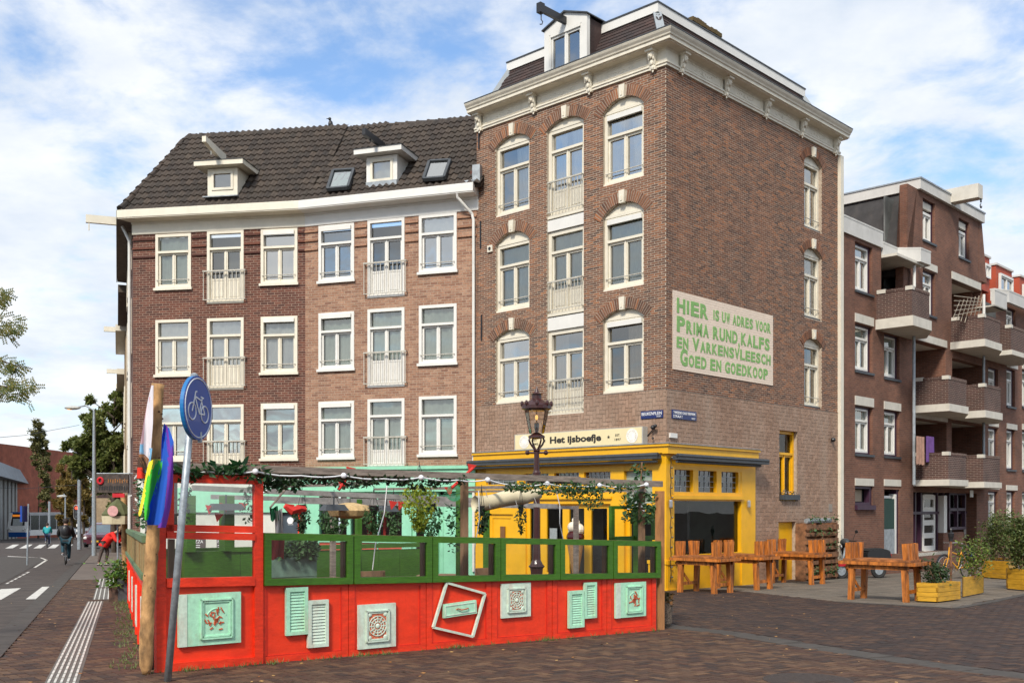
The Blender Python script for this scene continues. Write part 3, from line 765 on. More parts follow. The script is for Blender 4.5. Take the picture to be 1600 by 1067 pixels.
def voussoirs(wall, a, b, d, rise, mt, y=0.0, th=.26, bw=.048, ext=.10, keymat=None):
 """brick arch ring standing over an arched opening, with a keystone"""
 aw = (b - a) / 2; Rr = (aw * aw + rise * rise) / (2 * rise); cc = (a + b) / 2; zc = d + rise - Rr
 t0 = math.asin(aw / Rr) + ext / Rr; n = int(2 * t0 * Rr / (bw + .008)); m = MB()
 hw = .085 / Rr
 Vs, Fs = [], []
 for i in range(n):
  ta = -t0 + 2 * t0 * i / n; tb = ta + 2 * t0 / n * .72
  if abs((ta + tb) / 2) < hw + .02: continue
  p = [(cc + r_ * math.sin(t), zc + r_ * math.cos(t)) for (r_, t) in ((Rr + .004, ta), (Rr + .004, tb), (Rr + th, tb), (Rr + th, ta))]
  yy = y - .020 + R.uniform(-.002, .002); k = len(Vs)
  Vs += [(q[0], yy, q[1]) for q in p] + [(q[0], y + .02, q[1]) for q in p]
  Fs += [(k, k + 1, k + 2, k + 3), (k, k + 4, k + 5, k + 1), (k + 1, k + 5, k + 6, k + 2), (k + 2, k + 6, k + 7, k + 3), (k + 3, k + 7, k + 4, k)]
 nb = len(Vs) // 8
 mesh_np('arch_bricks', np.array(Vs), np.array(Fs), mt, wall, np.repeat(NR.rand(nb), 8), 'stuff')
 N_ = 20; vs = []; fs = []
 for i in range(N_ + 1):
  t = -t0 + 2 * t0 * i / N_; vs += [(cc + Rr * math.sin(t), y - .011, zc + Rr * math.cos(t)), (cc + (Rr + th - .004) * math.sin(t), y - .011, zc + (Rr + th - .004) * math.cos(t))]
 for i in range(N_): fs.append((2 * i, 2 * i + 1, 2 * i + 3, 2 * i + 2))
 MB().add(vs, fs).build('arch_bed', MORTAR, wall)
 k = MB(); zt = zc + Rr - .03; k.prism([(cc - .065, zt), (cc + .065, zt), (cc + .085, zt + th + .05), (cc - .085, zt + th + .05)], y - .06, y + .02)
 k.box(cc - .03, cc + .02, y - .075, y - .05, zt + .05, zt + .17)
 k.build('keystone', keymat or CREAM, wall)
P0 = Vector((3.588, 24.3)); P1 = Vector((-.966, 28.63)); P2 = Vector((-6.0, 30.32)); P3 = Vector((-11.335, 31.25))
U1 = Vector((.724, -.689)); U2 = Vector((.689, .724))
FL = Fr(P1, P0 - P1); FRr = Fr(P0, U2); F2 = Fr(P2, P1 - P2); F1 = Fr(P3, P2 - P3)
P4 = P0 + U2 * 8.62
US = Vector((-.3536, .9354)); FS = Fr(P3 + US * 40, -US)
LL, LR, L2, L1 = (P0 - P1).length, 8.62, (P1 - P2).length, (P2 - P3).length
def merge(temp, root):
 bpy.context.view_layer.update()
 inv = root.matrix_world.inverted() @ temp.matrix_world
 for c in list(temp.children):
  ml = c.matrix_local.copy(); c.parent = root; c.matrix_parent_inverse = Matrix(); c.matrix_local = inv @ ml
 bpy.data.objects.remove(temp)
def wpx(fr, x0, x1, ytl, ytr, ybl, ybr, d=0.0):
 a, z1a = fr.at(x0, ytl, d); b, z1b = fr.at(x1, ytr, d); _, z0a = fr.at(x0, ybl, d); _, z0b = fr.at(x1, ybr, d)
 return a, b, (z0a + z0b) / 2, (z1a + z1b) / 2
BR_C = piece_mat('corner_brick', [(.11, .060, .042), (.23, .105, .060), (.085, .05, .040), (.19, .092, .056), (.36, .145, .065), (.14, .072, .048), (.27, .130, .078)], .85, .32, (.09, .05, .04), .45, light=.34, lightcol=(.40, .16, .08))
BR_1 = piece_mat('dark_red_brick', [(.105, .040, .028), (.165, .060, .040), (.085, .035, .027), (.135, .050, .034), (.20, .078, .05)], .85, .3, (.055, .028, .025), .6)
BR_2 = piece_mat('buff_brick', [(.30, .155, .095), (.40, .22, .14), (.24, .12, .08), (.35, .19, .12), (.44, .26, .17), (.28, .15, .10)], .85, .35, (.12, .07, .05), .6)
TAN = piece_mat('tan_wall_tile', [(.35, .220, .150), (.30, .185, .125), (.39, .25, .175), (.27, .165, .11), (.36, .225, .155)], .6, .45, (.20, .12, .08), .5, light=.6, lightcol=(.40, .31, .24), bump=.15)
SLATE = piece_mat('roof_shingle', [(.052, .036, .033), (.07, .045, .04), (.045, .036, .035), (.08, .048, .042)], .8, .3, (.03, .022, .022), .7)
PANT = piece_mat('roof_pantile', [(.040, .030, .025), (.058, .043, .034), (.033, .026, .022), (.075, .055, .042), (.048, .036, .029)], .65, .35, (.10, .082, .06), .7)
def tiled_face(root, name, A, B, Cc, D, tV, tQ, pw, ph, mt, n_single, piece, backm, stagger=True, poly=None, single_ok=None):
 """A,B bottom left/right, Cc,D top right/left (world): a sloping plane of overlapping pieces"""
 A, B, Cc, D = map(Vector, (A, B, Cc, D)); x = (B - A).normalized(); nn = x.cross(D - A).normalized()
 if nn.z < 0: nn = -nn
 yv = nn.cross(x).normalized()
 if yv.z < 0: yv = -yv;
 M = Matrix(((x.x, yv.x, nn.x, A.x), (x.y, yv.y, nn.y, A.y), (x.z, yv.z, nn.z, A.z), (0, 0, 0, 1)))
 inv = M.inverted(); pl = [tuple((inv @ p)[:2]) for p in (poly or [A, B, Cc, D])]
 m = MB(); m.add([(p[0], p[1], -.01) for p in pl] + [(p[0], p[1], -.10) for p in pl], [tuple(range(len(pl))), tuple(range(len(pl), 2 * len(pl)))[::-1]] + [(i, (i + 1) % len(pl), (i + 1) % len(pl) + len(pl), i + len(pl)) for i in range(len(pl))])
 ro = m.build(name, backm, root); bpy.context.view_layer.update()
 ro.matrix_local = root.matrix_world.inverted() @ M
 xs = [p[0] for p in pl]; ys = [p[1] for p in pl]; pos = []
 r = 0; yy = min(ys)
 while yy < max(ys) - ph * .2:
  xx = min(xs) - (pw / 2 if (stagger and r % 2) else 0)
  while xx < max(xs): pos.append((xx, yy)); xx += pw
  yy += ph; r += 1
 pos = np.array(pos); cc = pos + np.array([pw / 2, ph / 2]); pos = pos[inside(cc, pl)]
 wd = np.array([(M @ Vector((p[0], p[1], 0))).length for p in pos]); pos = pos[np.argsort(wd)]
 tV = np.array(tV, float); tQ = np.array(tQ)
 base = None
 for p in pos[:n_single]:
  if base is None:
   me = bpy.data.meshes.new(piece); me.from_pydata([tuple(v) for v in tV], [], [tuple(q) for q in tQ]); me.materials.append(mt)
   me.polygons.foreach_set('use_smooth', [len(tQ) > 6 and i < 6 for i in range(len(tQ))])
   base = o = bpy.data.objects.new(piece, me); C.objects.link(o); o.parent = ro
  else: o = base.copy(); C.objects.link(o)
  o.location = (p[0], p[1], R.uniform(0, .004)); o.rotation_euler = (R.uniform(-.01, .01), 0, R.uniform(-.012, .012))
 rp = pos[n_single:]
 if len(rp):
  off = np.concatenate([rp, NR.uniform(0, .004, (len(rp), 1))], 1)
  V = (tV[None] + off[:, None, :]).reshape(-1, 3); Q = (tQ[None] + (np.arange(len(rp)) * len(tV))[:, None, None]).reshape(-1, 4)
  o = mesh_np(piece + 's_beyond', V, Q, mt, ro, np.repeat(NR.rand(len(rp)), len(tV)), 'stuff')
  if len(tQ) > 6: o.data.polygons.foreach_set('use_smooth', np.tile([i < 6 for i in range(len(tQ))], len(rp)))
 return ro
def shingle(w, h, t=.014):
 V = [(.004, 0, .004), (w - .004, 0, .004), (w - .004, h * 1.15, .0), (.004, h * 1.15, .0), (.004, 0, t + .006), (w - .004, 0, t + .006), (w - .004, h * 1.15, .004), (.004, h * 1.15, .004)]
 return V, [(4, 5, 6, 7), (0, 1, 5, 4), (1, 2, 6, 5), (3, 0, 4, 7)]
def pantile(w, h):
 xs = [0, .16, .34, .5, .66, .84, 1.03]; zs = [.030, .052, .052, .026, .006, .006, .030]
 V = []; Q = []
 for y_, lift in ((-.02, .034), (h * 1.08, .0)):
  for a, z in zip(xs, zs): V.append((a * w, y_, z + lift))
 for a, z in zip(xs, zs): V.append((a * w, -.02, z + .006))
 for i in range(6): Q.append((i, i + 1, i + 8, i + 7))
 for i in range(6): Q.append((14 + i, 15 + i, i + 1, i))
 return V, Q
tL = FL.root('tempL'); tR = FRr.root('tempR')
ZF = 11.71                                            # top of brick, world z
zfL, zfR = ZF - FL.zb, ZF - FRr.zb
cols = [(774.3, 827.3), (854.3, 912.2), (941.8, 1005.6)]
hl = []
specL = [  # (col, ytl,ytr, apex_x,apex_y, ybl,ybr)
 (0, 233.5, 214, 805, 208.8, 340.7, 327), (0, 384.3, 372.7, 805.9, 360, 489.5, 480.2), (0, 531.7, 521.5, 805.9, 512.7, 632.4, 625.7),
 (2, 177.9, 160.8, 975.4, 150.6, 295.4, 273.7), (2, 340.7, 328, 975.4, 315.1, 457.9, 444.4), (2, 501.7, 491, 975.4, 481.7, 616.6, 607.3)]
winL = []
for (c, ytl, ytr, ax, ay, ybl, ybr) in specL:
 a, b, z0, z1 = wpx(FL, cols[c][0], cols[c][1], ytl, ytr, ybl, ybr)
 _, zt = FL.at(ax, ay); hl.append((a, b, z0, z1, max(.12, zt - z1))); winL.append(hl[-1])
a2, b2, z0c, _ = wpx(FL, 854.3, 912.2, 649.9, 645, 649.9, 644)
_, zs1 = FL.at(854.3, 205.7); _, za1 = FL.at(884, 183)
hl.append((a2, b2, z0c, zs1, zs1 and max(.12, za1 - zs1)))
_, zTl = FL.at(1041, 607); zTw = zTl + FL.zb; zTr = zTw - FRr.zb
_, zshopL = FL.at(1026, 694.8); zshopL = zshopL
zshopR = zshopL + FL.zb - FRr.zb
wL = backing('wall', 0, LL, zshopL - .02, zfL, hl, MORTAR, tL)
place_pieces('brick', brick_course(0, LL, zTl + .005, zfL, hl, bl=.19, bh=.038, jt=.0155), BR_C, wL, FL, 150)
def tile_region(s0, s1, z0, z1, holes, w=.1, j=.011):
 H = herring(s0, s1, z0, z1, w); out = []
 for (a, b, c, d) in H:
  a, b, c, d = a + j / 2, b - j / 2, c + j / 2, d - j / 2
  a, b, c, d = max(a, s0), min(b, s1), max(c, z0), min(d, z1)
  ok = True
  for h in holes:
   if a < h[1] and b > h[0] and c < h[3] and d > h[2]:
    cand = [(a, min(b, h[0]), c, d), (max(a, h[1]), b, c, d), (a, b, c, min(d, h[2])), (a, b, max(c, h[3]), d)]
    cand = [q for q in cand if q[1] - q[0] > .015 and q[3] - q[2] > .015]
    if not cand: ok = False; break
    a, b, c, d = max(cand, key=lambda q: (q[1] - q[0]) * (q[3] - q[2]))
  if ok and b - a > .015 and d - c > .015: out.append((a, b, c, d))
 return np.array(out)
shopL = (0, LL + 1, -1, zshopL - .02, 0)
place_pieces('wall_tile', tile_region(.0, LL, zshopL - .02, zTl - .012, [h for h in hl]), TAN, wL, FL, 120, proud=.012)
MB().box(-.0, LL + .018, -.018, .01, zTl - .012, zTl + .004).build('string_course', mat('course_grey', (.25, .2, .16), .8, .2, 8), wL)
hr = []
for (ytl, ytr, ax, ay, ybl, ybr) in [(251, 262, 1268, 243, 354, 365.4), (395, 404, 1267, 386, 494, 503), (537.8, 541, 1267, 527.5, 635.5, 639)]:
 a, b, z0, z1 = wpx(FRr, 1256.5, 1284.2, ytl, ytr, ybl, ybr); _, zt = FRr.at(ax, ay); hr.append((a, b, z0, z1, max(.16, zt - z1)))
winR = list(hr)
yw = wpx(FRr, 1217.3, 1246, 672.6, 673.5, 782.2, 782.5) + (0,)
yp = wpx(FRr, 1216, 1243, 814.6, 815, 880, 880) + (0,)
yp = (yp[0], yp[1], -.05, yp[3], 0)
sShop, _ = FRr.at(1177, 780)
sR_ = lambda px: FRr.at(px, 780)[0]
shopR = (-1, sShop, -1, zshopR - .02, 0)
wR = backing('wall', 0, LR, -.8, zfR, hr + [yw, yp, (-.001, sR_(1177), -.81, zshopR - .02, 0)], MORTARL, tR)
MORT_T=MORTARL
place_pieces('brick', brick_course(0, LR, zTr + .005, zfR, hr + [yw], bl=.19, bh=.038, jt=.0165), BR_C, wR, FRr, 150)
place_pieces('wall_tile', tile_region(0, LR, -.3, zTr - .012, hr + [yw, yp, shopR]), TAN, wR, FRr, 180, proud=.012)
MB().box(-.018, LR, -.018, .01, zTr - .012, zTr + .004).build('string_course', MATS['course_grey'], wR)
for h in winL: voussoirs(wL, h[0], h[1], h[3], h[4], BR_C)
voussoirs(wL, hl[-1][0], hl[-1][1], hl[-1][3], hl[-1][4], BR_C)
for zt_px in (352, 511):       # remains of arches beside the white panels
 pass
for h in winR: voussoirs(wR, h[0], h[1], h[3], h[4], BR_C, th=.22)
curt = [('right', CURT), (None, None), ('left', CURT), ('sides', CURT), ('full', CURTG), ('sides', CURTB)]
curt = [('right', CURT), ('full', CURTG), ('left', CURT), ('sides', CURT), ('full', CURTG), ('right', CURTB)]
for i, (h, (k, cm)) in enumerate(zip(winL, curt)):
 window(tL, h[0], h[1], h[2] + .03, h[3], .12, CREAM, fw=.09, cur=k, curm=cm, rise=h[4] - .01, shade_=(i >= 3), seed=i, frontproud=.04)
rowsM = [((205.7, None), (341.7, None)), ((363.9, None), (493.8, None)), ((518, None), (649.9, None))]
for i, ((yt, _), (yb, _)) in enumerate(rowsM):
 _, z1 = FL.at(854.3, yt); _, z0 = FL.at(854.3, yb)
 _, zr = FL.at(856, [287, 442.5, 596][i]); _, zl = FL.at(856, [337, 491, 645][i])
 window(tL, a2, b2, z0 + .02, z1, .12, CREAM, style='door', fw=.10, cur=['sides', 'full', 'left'][i], curm=[CURT, CURTG, CURTB][i], bar=False, rise=(hl[-1][4] - .01) if i == 0 else 0, tr=.2, seed=20 + i, rail=(z0 + .12, zr), railext=-.05, low=.36, frontproud=.04)
for (yt, yb) in ((342.5, 363), (494.5, 517.5)):
 _, z1 = FL.at(854.3, yt); _, z0 = FL.at(854.3, yb)
 MB().box(a2 + .002, b2 - .002, .03, .16, z0 + .002, z1 - .05).build('white_panel', WHITE, tL)
for i, (h, (k, cm)) in enumerate(zip(winR, [('full', CURTB), ('full', CURT), ('sides', CURTB)])):
 window(tR, h[0], h[1], h[2] + .03, h[3], .13, CREAM, fw=.08, cur=k, curm=cm, rise=h[4] - .01, twin=True, seed=40 + i, sill=DKGREY)
window(tR, yw[0], yw[1], yw[2] + .02, yw[3], .14, YEL, fw=.08, bar=False, seed=50, tr=.28, glass=GLASSD)
fb = MB().box(yw[0] + .03, yw[1] - .03, -.10, .06, yw[2] + .03, yw[2] + .17).build('window_box', DKGREY, tR)
MB().leaves([(R.uniform(yw[0] + .05, yw[1] - .05), R.uniform(-.1, .05), yw[2] + .16 + R.uniform(0, .13)) for _ in range(90)], .06, 3).build('flowers', leaf_mat('box_plants', (.05, .09, .03), (.45, .35, .35)), fb)
MB().box(yp[0] + .01, yp[1] - .01, .10, .14, yp[2], yp[3] - .01).build('cellar_hatch', YEL, tR)
MB().box(.05, LL - .3, .9, .95, 3.0, zfL - .1).build('interior', GREYIN, tL)
MB().box(.9, LR - .3, .9, .95, 3.0, zfR - .1).build('interior', GREYIN, tR)
pathC = [P1 - FL.u * .04, P0, P4 + FRr.u * .05]
n1, n2 = -FL.v, -FRr.v
outsC = [n1, n1 + n2, n2]
z = ZF
prof = [(0, z), (.05, z), (.05, z + .05), (.075, z + .06), (.075, z + .10), (.03, z + .11), (.03, z + .37), (.07, z + .415), (.29, z + .42), (.29, z + .435), (.34, z + .44), (.34, z + .51), (.37, z + .53), (.38, z + .56), (.42, z + .61), (.44, z + .65), (.44, z + .67), (-.2, z + .72), (-.2, z)]
def to_local(m, fr):
 """world-built MB to the local frame of a facade root"""
 M = (Matrix.Translation((fr.o.x, fr.o.y, fr.zb)) @ Matrix.Rotation(fr.ang, 4, 'Z')).inverted()
 m.v = [tuple(M @ Vector(v)) for v in m.v]; return m
to_local(MB().sweep(pathC, outsC, prof), FL).build('cornice', CORNICE, tL)
lead = [(-.25, z + .70), (.452, z + .668), (.452, z + .69), (-.25, z + .75)]
to_local(MB().sweep(pathC, outsC, lead), FL).build('cornice_lead', DKGREY, tL)
def console(parent, s, zf):
 m = MB(); w = .085
 m.prism([(s - w, zf - .03), (s + w, zf - .03), (s + w, zf + .42), (s - w, zf + .42)], -.09, .0)
 m.hexa([(s - w, -.10, zf + .08), (s + w, -.10, zf + .08), (s + w, -.02, zf + .08), (s - w, -.02, zf + .08), (s - w, -.20, zf + .37), (s + w, -.20, zf + .37), (s + w, -.02, zf + .37), (s - w, -.02, zf + .37)])
 m.box(s - w - .025, s + w + .025, -.25, 0, zf + .365, zf + .425)
 m.ball((s, -.18, zf + .27), .062, 8, 6, (1, .6, 1.15)); m.ball((s, -.225, zf + .26), .018, 6, 4); m.ball((s, -.205, zf + .24), .025, 6, 4, (1.3, .7, .6))
 for q in (-1, 1): m.ball((s + q * .055, -.17, zf + .33), .032, 6, 4); m.ball((s + q * .06, -.15, zf + .22), .028, 6, 4, (1, .8, 1.6)); m.ball((s + q * .03, -.215, zf + .29), .010, 5, 3)
 m.ball((s, -.13, zf + .13), .045, 8, 5, (1, .7, 1.5)); m.ball((s, -.10, zf + .03), .05, 8, 5, (1, .5, 1.3)); m.ball((s, -.08, zf - .06), .028, 6, 4, (1, .6, 1.3))
 m.build('console', CORNICE, parent)
for px in (752, 836.5, 923.5, 1023):
 s, _ = FL.at(px, 150); console(tL, s, zfL)
for px in (1062, 1131, 1193.5, 1249.5, 1302):
 s, _ = FRr.at(px, 150); console(tR, s, zfR)
def frieze_panel(parent, a, b, zf):
 m = MB()
 for (x0, x1, z0, z1) in ((a, b, zf + .14, zf + .155), (a, b, zf + .33, zf + .345), (a, a + .015, zf + .155, zf + .33), (b - .015, b, zf + .155, zf + .33)): m.box(x0, x1, -.042, -.028, z0, z1)
 c = (a + b) / 2; m.lathe([(.05, 0), (.06, .01), (.03, .015)], 12)
 k = len(m.v) - 36
 m.v[k:] = [(c + v[0], -.03 - v[2], zf + .24 + v[1]) for v in m.v[k:]]
 for i in range(-4, 5):
  if i: m.ball((c + i * .09, -.032, zf + .24 + .02 * math.sin(i * 2)), .025, 6, 4, (1.4, .5, .6))
 m.build('frieze_panel', CORNICE, parent)
sb = [FL.at(px, 150)[0] for px in (752, 836.5, 923.5, 1023)]
for a, b in zip(sb[:-1], sb[1:]): frieze_panel(tL, a + .2, b - .2, zfL)
sb = [FRr.at(px, 150)[0] for px in (1062, 1131, 1193.5, 1249.5, 1302)]
for a, b in zip(sb[:-1], sb[1:]): frieze_panel(tR, a + .2, b - .2, zfR)
def corner_off(i):   # inset plan corners
 e = Vector(P1) - n1 * i + FL.u * i * .45; c = P0 - (n1 + n2) * i; r = P4 - n2 * i - FRr.u * i * .5
 return e, c, r
zb_, zt_ = ZF + .62, 13.56
b0, b1, b2_ = corner_off(.20); t0_, t1_, t2_ = corner_off(.92)
V3 = lambda p, z: Vector((p.x, p.y, z))
rootC = FL.root('corner_cafe_building', label='tall four-storey brown brick corner building with cream cornice and a yellow shopfront at street level', cat='building')
sv, sq = shingle(.24, .13)
tiled_face(tL, 'roof_slope', V3(b0, zb_), V3(b1, zb_), V3(t1_, zt_), V3(t0_, zt_), sv, sq, .24, .13, SLATE, 150, 'shingle', DKGREY)
tiled_face(tL, 'roof_slope', V3(b1, zb_), V3(b2_, zb_), V3(t2_, zt_), V3(t1_, zt_), sv, sq, .24, .13, SLATE, 150, 'shingle', DKGREY)
k0, k1, k2_ = corner_off(.84)
m = MB(); prf = [(-.25, zt_ - .02), (0, zt_ - .02), (0, zt_ + .2), (.015, zt_ + .2), (.015, zt_ + .235), (-.25, zt_ + .235)]
m.sweep([k0 - FL.u * .05, k1, k2_ + FRr.u * .05], outsC, prf[:3] + [(-.25, zt_ + .2)]); to_local(m, FL).build('roof_fascia', WHITE, tL)
m = MB(); m.sweep([k0 - FL.u * .06, k1, k2_ + FRr.u * .06], outsC, [(-.25, zt_ + .2), (.02, zt_ + .2), (.02, zt_ + .235), (-.25, zt_ + .235)]); to_local(m, FL).build('roof_capping', DKGREY, tL)
back = [P1 + U2 * 8.2, P4 - FL.u * 6.1]
m = MB(); m.prismz([(p.x, p.y) for p in (t0_, t1_, t2_, P4 + (P1 - P0) * .98, P1 + U2 * 8.4)], ZF + .7, zt_ + .15); to_local(m, FL).build('roof_deck', DKGREY, tL)
m = MB(); m.prismz([(p.x, p.y) for p in (P1, P0 - (n1 + n2) * .35, P4 - n2 * .3, P4 + (P1 - P0), )], ZF - .1, ZF + .7)
m2_ = [P4 + (P1 - P0)]
to_local(m, FL).build('attic_floor', DKGREY, tL)
for (p, q) in ((V3(b1, zb_), V3(t1_, zt_)), (V3(b0, zb_), V3(t0_, zt_)), (V3(b2_, zb_), V3(t2_, zt_))):
 m = MB().bar(p + Vector((0, 0, 0)), q, .20, .05, up=(0, -1, 0)); to_local(m, FL).build('lead_hip', mat('hip_lead', (.30, .33, .35), .5, .05, 3), tL)
m = MB(); A_ = P1 + FL.u * .0; m.prismz([(P1.x + U2.x * .31, P1.y + U2.y * .31), (P1.x + U2.x * .31 + FL.u.x * .02, P1.y + U2.y * .31 + FL.u.y * .02), (P1.x + U2.x * 8.6 + FL.u.x * .02, P1.y + U2.y * 8.6 + .01), (P1.x + U2.x * 8.6, P1.y + U2.y * 8.6)], -1, ZF)
to_local(m, FL).build('party_wall', MORTARD, tL)
m = MB(); q0 = P4 - FL.v * 0; m.prismz([(P4.x - n2.x * .31, P4.y - n2.y * .31), (P4.x - n2.x * 6.2, P4.y - n2.y * 6.2), (P4.x - n2.x * 6.2 - .1, P4.y - n2.y * 6.2 - .1), (P4.x - n2.x * .31 - .1, P4.y - n2.y * .31 - .1)], -1, ZF)
to_local(m, FL).build('party_wall', MORTARD, tL)
dz = lambda px, py, d=-.22: FL.at(px, py, d)
(sa, z0a), (sb_, z0b), (_, ze), (sp_, zp), (_, ze2) = dz(850.5, 119), dz(917, 92), dz(850.5, 45.5), dz(884, 19.5), dz(916, 26)
ze = (ze + ze2) / 2
z0d = z0a - .25; sp_ = (sa + sb_) / 2
m = MB(); wdx = .17
m.prism([(sa, z0d), (sa + wdx, z0d), (sa + wdx, ze - .17), (sa, ze)], .22, .34); m.prism([(sb_ - wdx, z0d), (sb_, z0d), (sb_, ze), (sb_ - wdx, ze - .17)], .22, .34)
m.prism([(sa, ze), (sa + wdx, ze - .17), (sb_ - wdx, ze - .17), (sb_, ze), (sp_, zp)], .22, .34)
d1 = m.build('dormer', WHITE, tL)
window(tL, sa + wdx, sb_ - wdx, z0d, ze - .17, .26, WHITE, bar=False, sill=False, fw=.045, tr=-.02, glass=GLASS)
MB().prism([(sa + .03, z0d - .3), (sb_ - .03, z0d - .3), (sb_ - .03, ze - .05), (sp_, zp - .05), (sa + .03, ze - .05)], .55, 2.2).build('dormer_cheek', SLATE, d1)
MB().prism([(sa + .03, z0d - .3), (sa + .06, z0d - .3), (sa + .06, ze - .04), (sa + .03, ze - .04)], .34, .56).build('dormer_cheek', SLATE, d1)
MB().prism([(sb_ - .06, z0d - .3), (sb_ - .03, z0d - .3), (sb_ - .03, ze - .04), (sb_ - .06, ze - .04)], .34, .56).build('dormer_cheek', SLATE, d1)
m = MB(); m.prism([(sa - .05, ze - .01), (sp_, zp), (sb_ + .05, ze - .01), (sb_ + .05, ze + .02), (sp_, zp + .04), (sa - .05, ze + .02)], .16, 2.3); m.build('dormer_roof', DKGREY, d1)
m = MB().box(sp_ - .05, sp_ + .05, -.78, .5, zp - .30, zp - .13); m.box(sp_ - .07, sp_ + .07, -.80, -.64, zp - .34, zp - .10)
hb = m.build('hoist_beam', BLACK, tL)
m = MB().tube([(sp_, -.7, zp - .3), (sp_, -.7, zp - .5), (sp_ + .05, -.7, zp - .56), (sp_ + .03, -.7, zp - .62), (sp_ - .04, -.7, zp - .60)], .014, 6); m.build('hook', BLACK, hb)
s1, zc1 = FRr.at(1083, 27, -1.9); s2, zc2 = FRr.at(1128, 50, -1.9)
zc = (zc1 + zc2) / 2; MOSS = piece_mat('mossy_brick', [(.10, .06, .035), (.14, .10, .04), (.07, .055, .03), (.16, .09, .05)], .95, .5, (.10, .10, .03), 2)
ch = MB().box(s1 + .06, s2 - .06, 1.95, 2.6, 12, zc - .12).build('chimney', MOSS, tR)
cb = MB(); x = s1
while x < s2 - .05:
 cb.box(x, x + .1, 1.9, 2.1, zc - .13 + R.uniform(-.01, .01), zc + R.uniform(-.03, .03)); cb.box(x, x + .1, 2.4, 2.62, zc - .13, zc + R.uniform(-.03, .03)); x += .113
cb.build('chimney_bricks', MOSS, ch, kind='stuff')
MB().box(LR - .02, LR + .17, -.10, .10, -.1, zfR + .0).build('downpipe', CREAM, tR)
zg = -.25; LG = LL
zL = lambda px, py, d=.06: FL.at(px, py, d)[1]
sL = lambda px, d=.06: FL.at(px, 780, d)[0]
zft = zshopL; zfb = zL(1026, 708)
m = MB(); m.box(.02, LL + .16, -.16, 0, zfb, zft); m.box(.0, LL + .20, -.20, 0, zft - .05, zft + .012)
m.build('shop_fascia', YEL, tL)
MB().box(.0, LL + .22, -.22, 0, zft + .013, zft + .028).build('fascia_lead', ZINC, tL)
ztr1, ztr0 = zL(1000, 735), zL(1000, 752)
frm = MB(); D0, D1 = -.07, .12
xb = [LL - .28, LL + .06]
sA = [sL(760), sL(808), sL(819), sL(857.5), sL(866), sL(905), sL(913), sL(954.5), sL(975.6), sL(1020.6)]
zdt = zL(900, 787)                                      # top of doors
frm.box(.02, sA[0], D0, D1, zg, zfb); frm.box(sA[9], LL + .07, D0 - .03, D1, zg, zfb)
frm.box(.02, LL, D0, D1, ztr1, zfb)                      # head
for i in (1, 3, 5): frm.box(sA[i], sA[i + 1], D0, D1, ztr0, ztr1)
frm.box(sA[7], sA[8], D0 - .01, D1, zg, zfb)
frm.box(sA[0], sA[7], D0, D1, zdt - .0, ztr0)
frm.box(sA[0] - .05, sA[7] + .05, D0 - .06, D0, zdt + .12, zdt + .18)
frm.box(LL - .42, LL + .09, D0 - .06, D1, zg, zg + .95)      # corner plinth
frm.box(LL - .44, LL + .11, D0 - .08, D1, zg + .95, zg + 1.03)
frm.build('shopfront_frame', YEL, tL)
LEADG = glass_mat('leaded_glass', .12, (.25, .25, .25))
for (i, j) in ((0, 1), (2, 3), (4, 5), (6, 7)):
 MB().quad((sA[i], .03, ztr0), (sA[j], .03, ztr0), (sA[j], .03, ztr1), (sA[i], .03, ztr1)).build('pane', LEADG, tL)
 ld = MB(); n = 6
 for q in range(n + 1): xx = sA[i] + (sA[j] - sA[i]) * q / n; ld.box(xx - .006, xx + .006, .015, .028, ztr0, ztr1)
 for q in range(4): zz_ = ztr0 + (ztr1 - ztr0) * q / 3; ld.box(sA[i], sA[j], .014, .03, zz_ - .006, zz_ + .006)
 ld.build('leading', ZINC, tL)
FROST = mat('frosted_pane', (.34, .40, .33), .35, .15, 2)
zfr1, zfr0 = zL(1000, 735), zL(1000, 786)
fp_ = MB().box(sA[8], sA[9], .03, .05, zfr0, zfr1).build('frosted_window', FROST, tL)
fm_ = MB();
for q in range(7): zz_ = zfr0 + (zfr1 - zfr0) * q / 6; fm_.box(sA[8], sA[9], .02, .032, zz_ - .005, zz_ + .005)
fm_.build('leading', ZINC, fp_)
MB().box(sA[8], sA[9], -.0, .1, zfr0 - .25, zfr0).build('transom', YEL, tL)
def shopdoor(parent, a, b, z0, z1, mt, glassed=True, y=.02, panel=0.0):
 m = MB(); w = .11
 m.box(a, a + w, y, y + .07, z0, z1); m.box(b - w, b, y, y + .07, z0, z1); m.box(a + w, b - w, y, y + .07, z1 - w, z1); m.box(a + w, b - w, y, y + .07, z0, z0 + .3 + panel)
 o = m.build('door', mt, parent)
 if glassed: MB().quad((a + w, y + .04, z0 + .3 + panel), (b - w, y + .04, z0 + .3 + panel), (b - w, y + .04, z1 - w), (a + w, y + .04, z1 - w)).build('pane', GLASSD, o)
 else: MB().box(a + w, b - w, y + .02, y + .06, z0 + .3, z1 - w).build('door_panel', mt, o)
 return o
zd0 = .05
o = shopdoor(tL, sL(762), sL(800), zd0, zL(780, 803), YEL, False); MB().box(sL(779), sL(786), -.0, .03, zL(780, 850), zL(780, 822)).build('letter_slot', mat('brown_slot', (.2, .09, .03), .6), o)
frm2 = MB(); frm2.box(sL(800), sL(820), D0 + .04, D1, zg, zdt); frm2.box(sL(762), sL(800), D0 + .04, D1, zL(780, 803), zdt); frm2.build('door_frame', YEL, tL)
for (x0, x1) in ((820, 846), (846, 881), (881, 915), (915, 951)): shopdoor(tL, sL(x0), sL(x1), zd0, zdt, YEL)
shopdoor(tL, sL(956.5), sL(981), zd0, zL(970, 800), YEL, True, panel=.6)
MB().box(sL(956), sL(1021), .0, .1, zL(970, 800), zfr0 - .25).build('transom', YEL, tL)
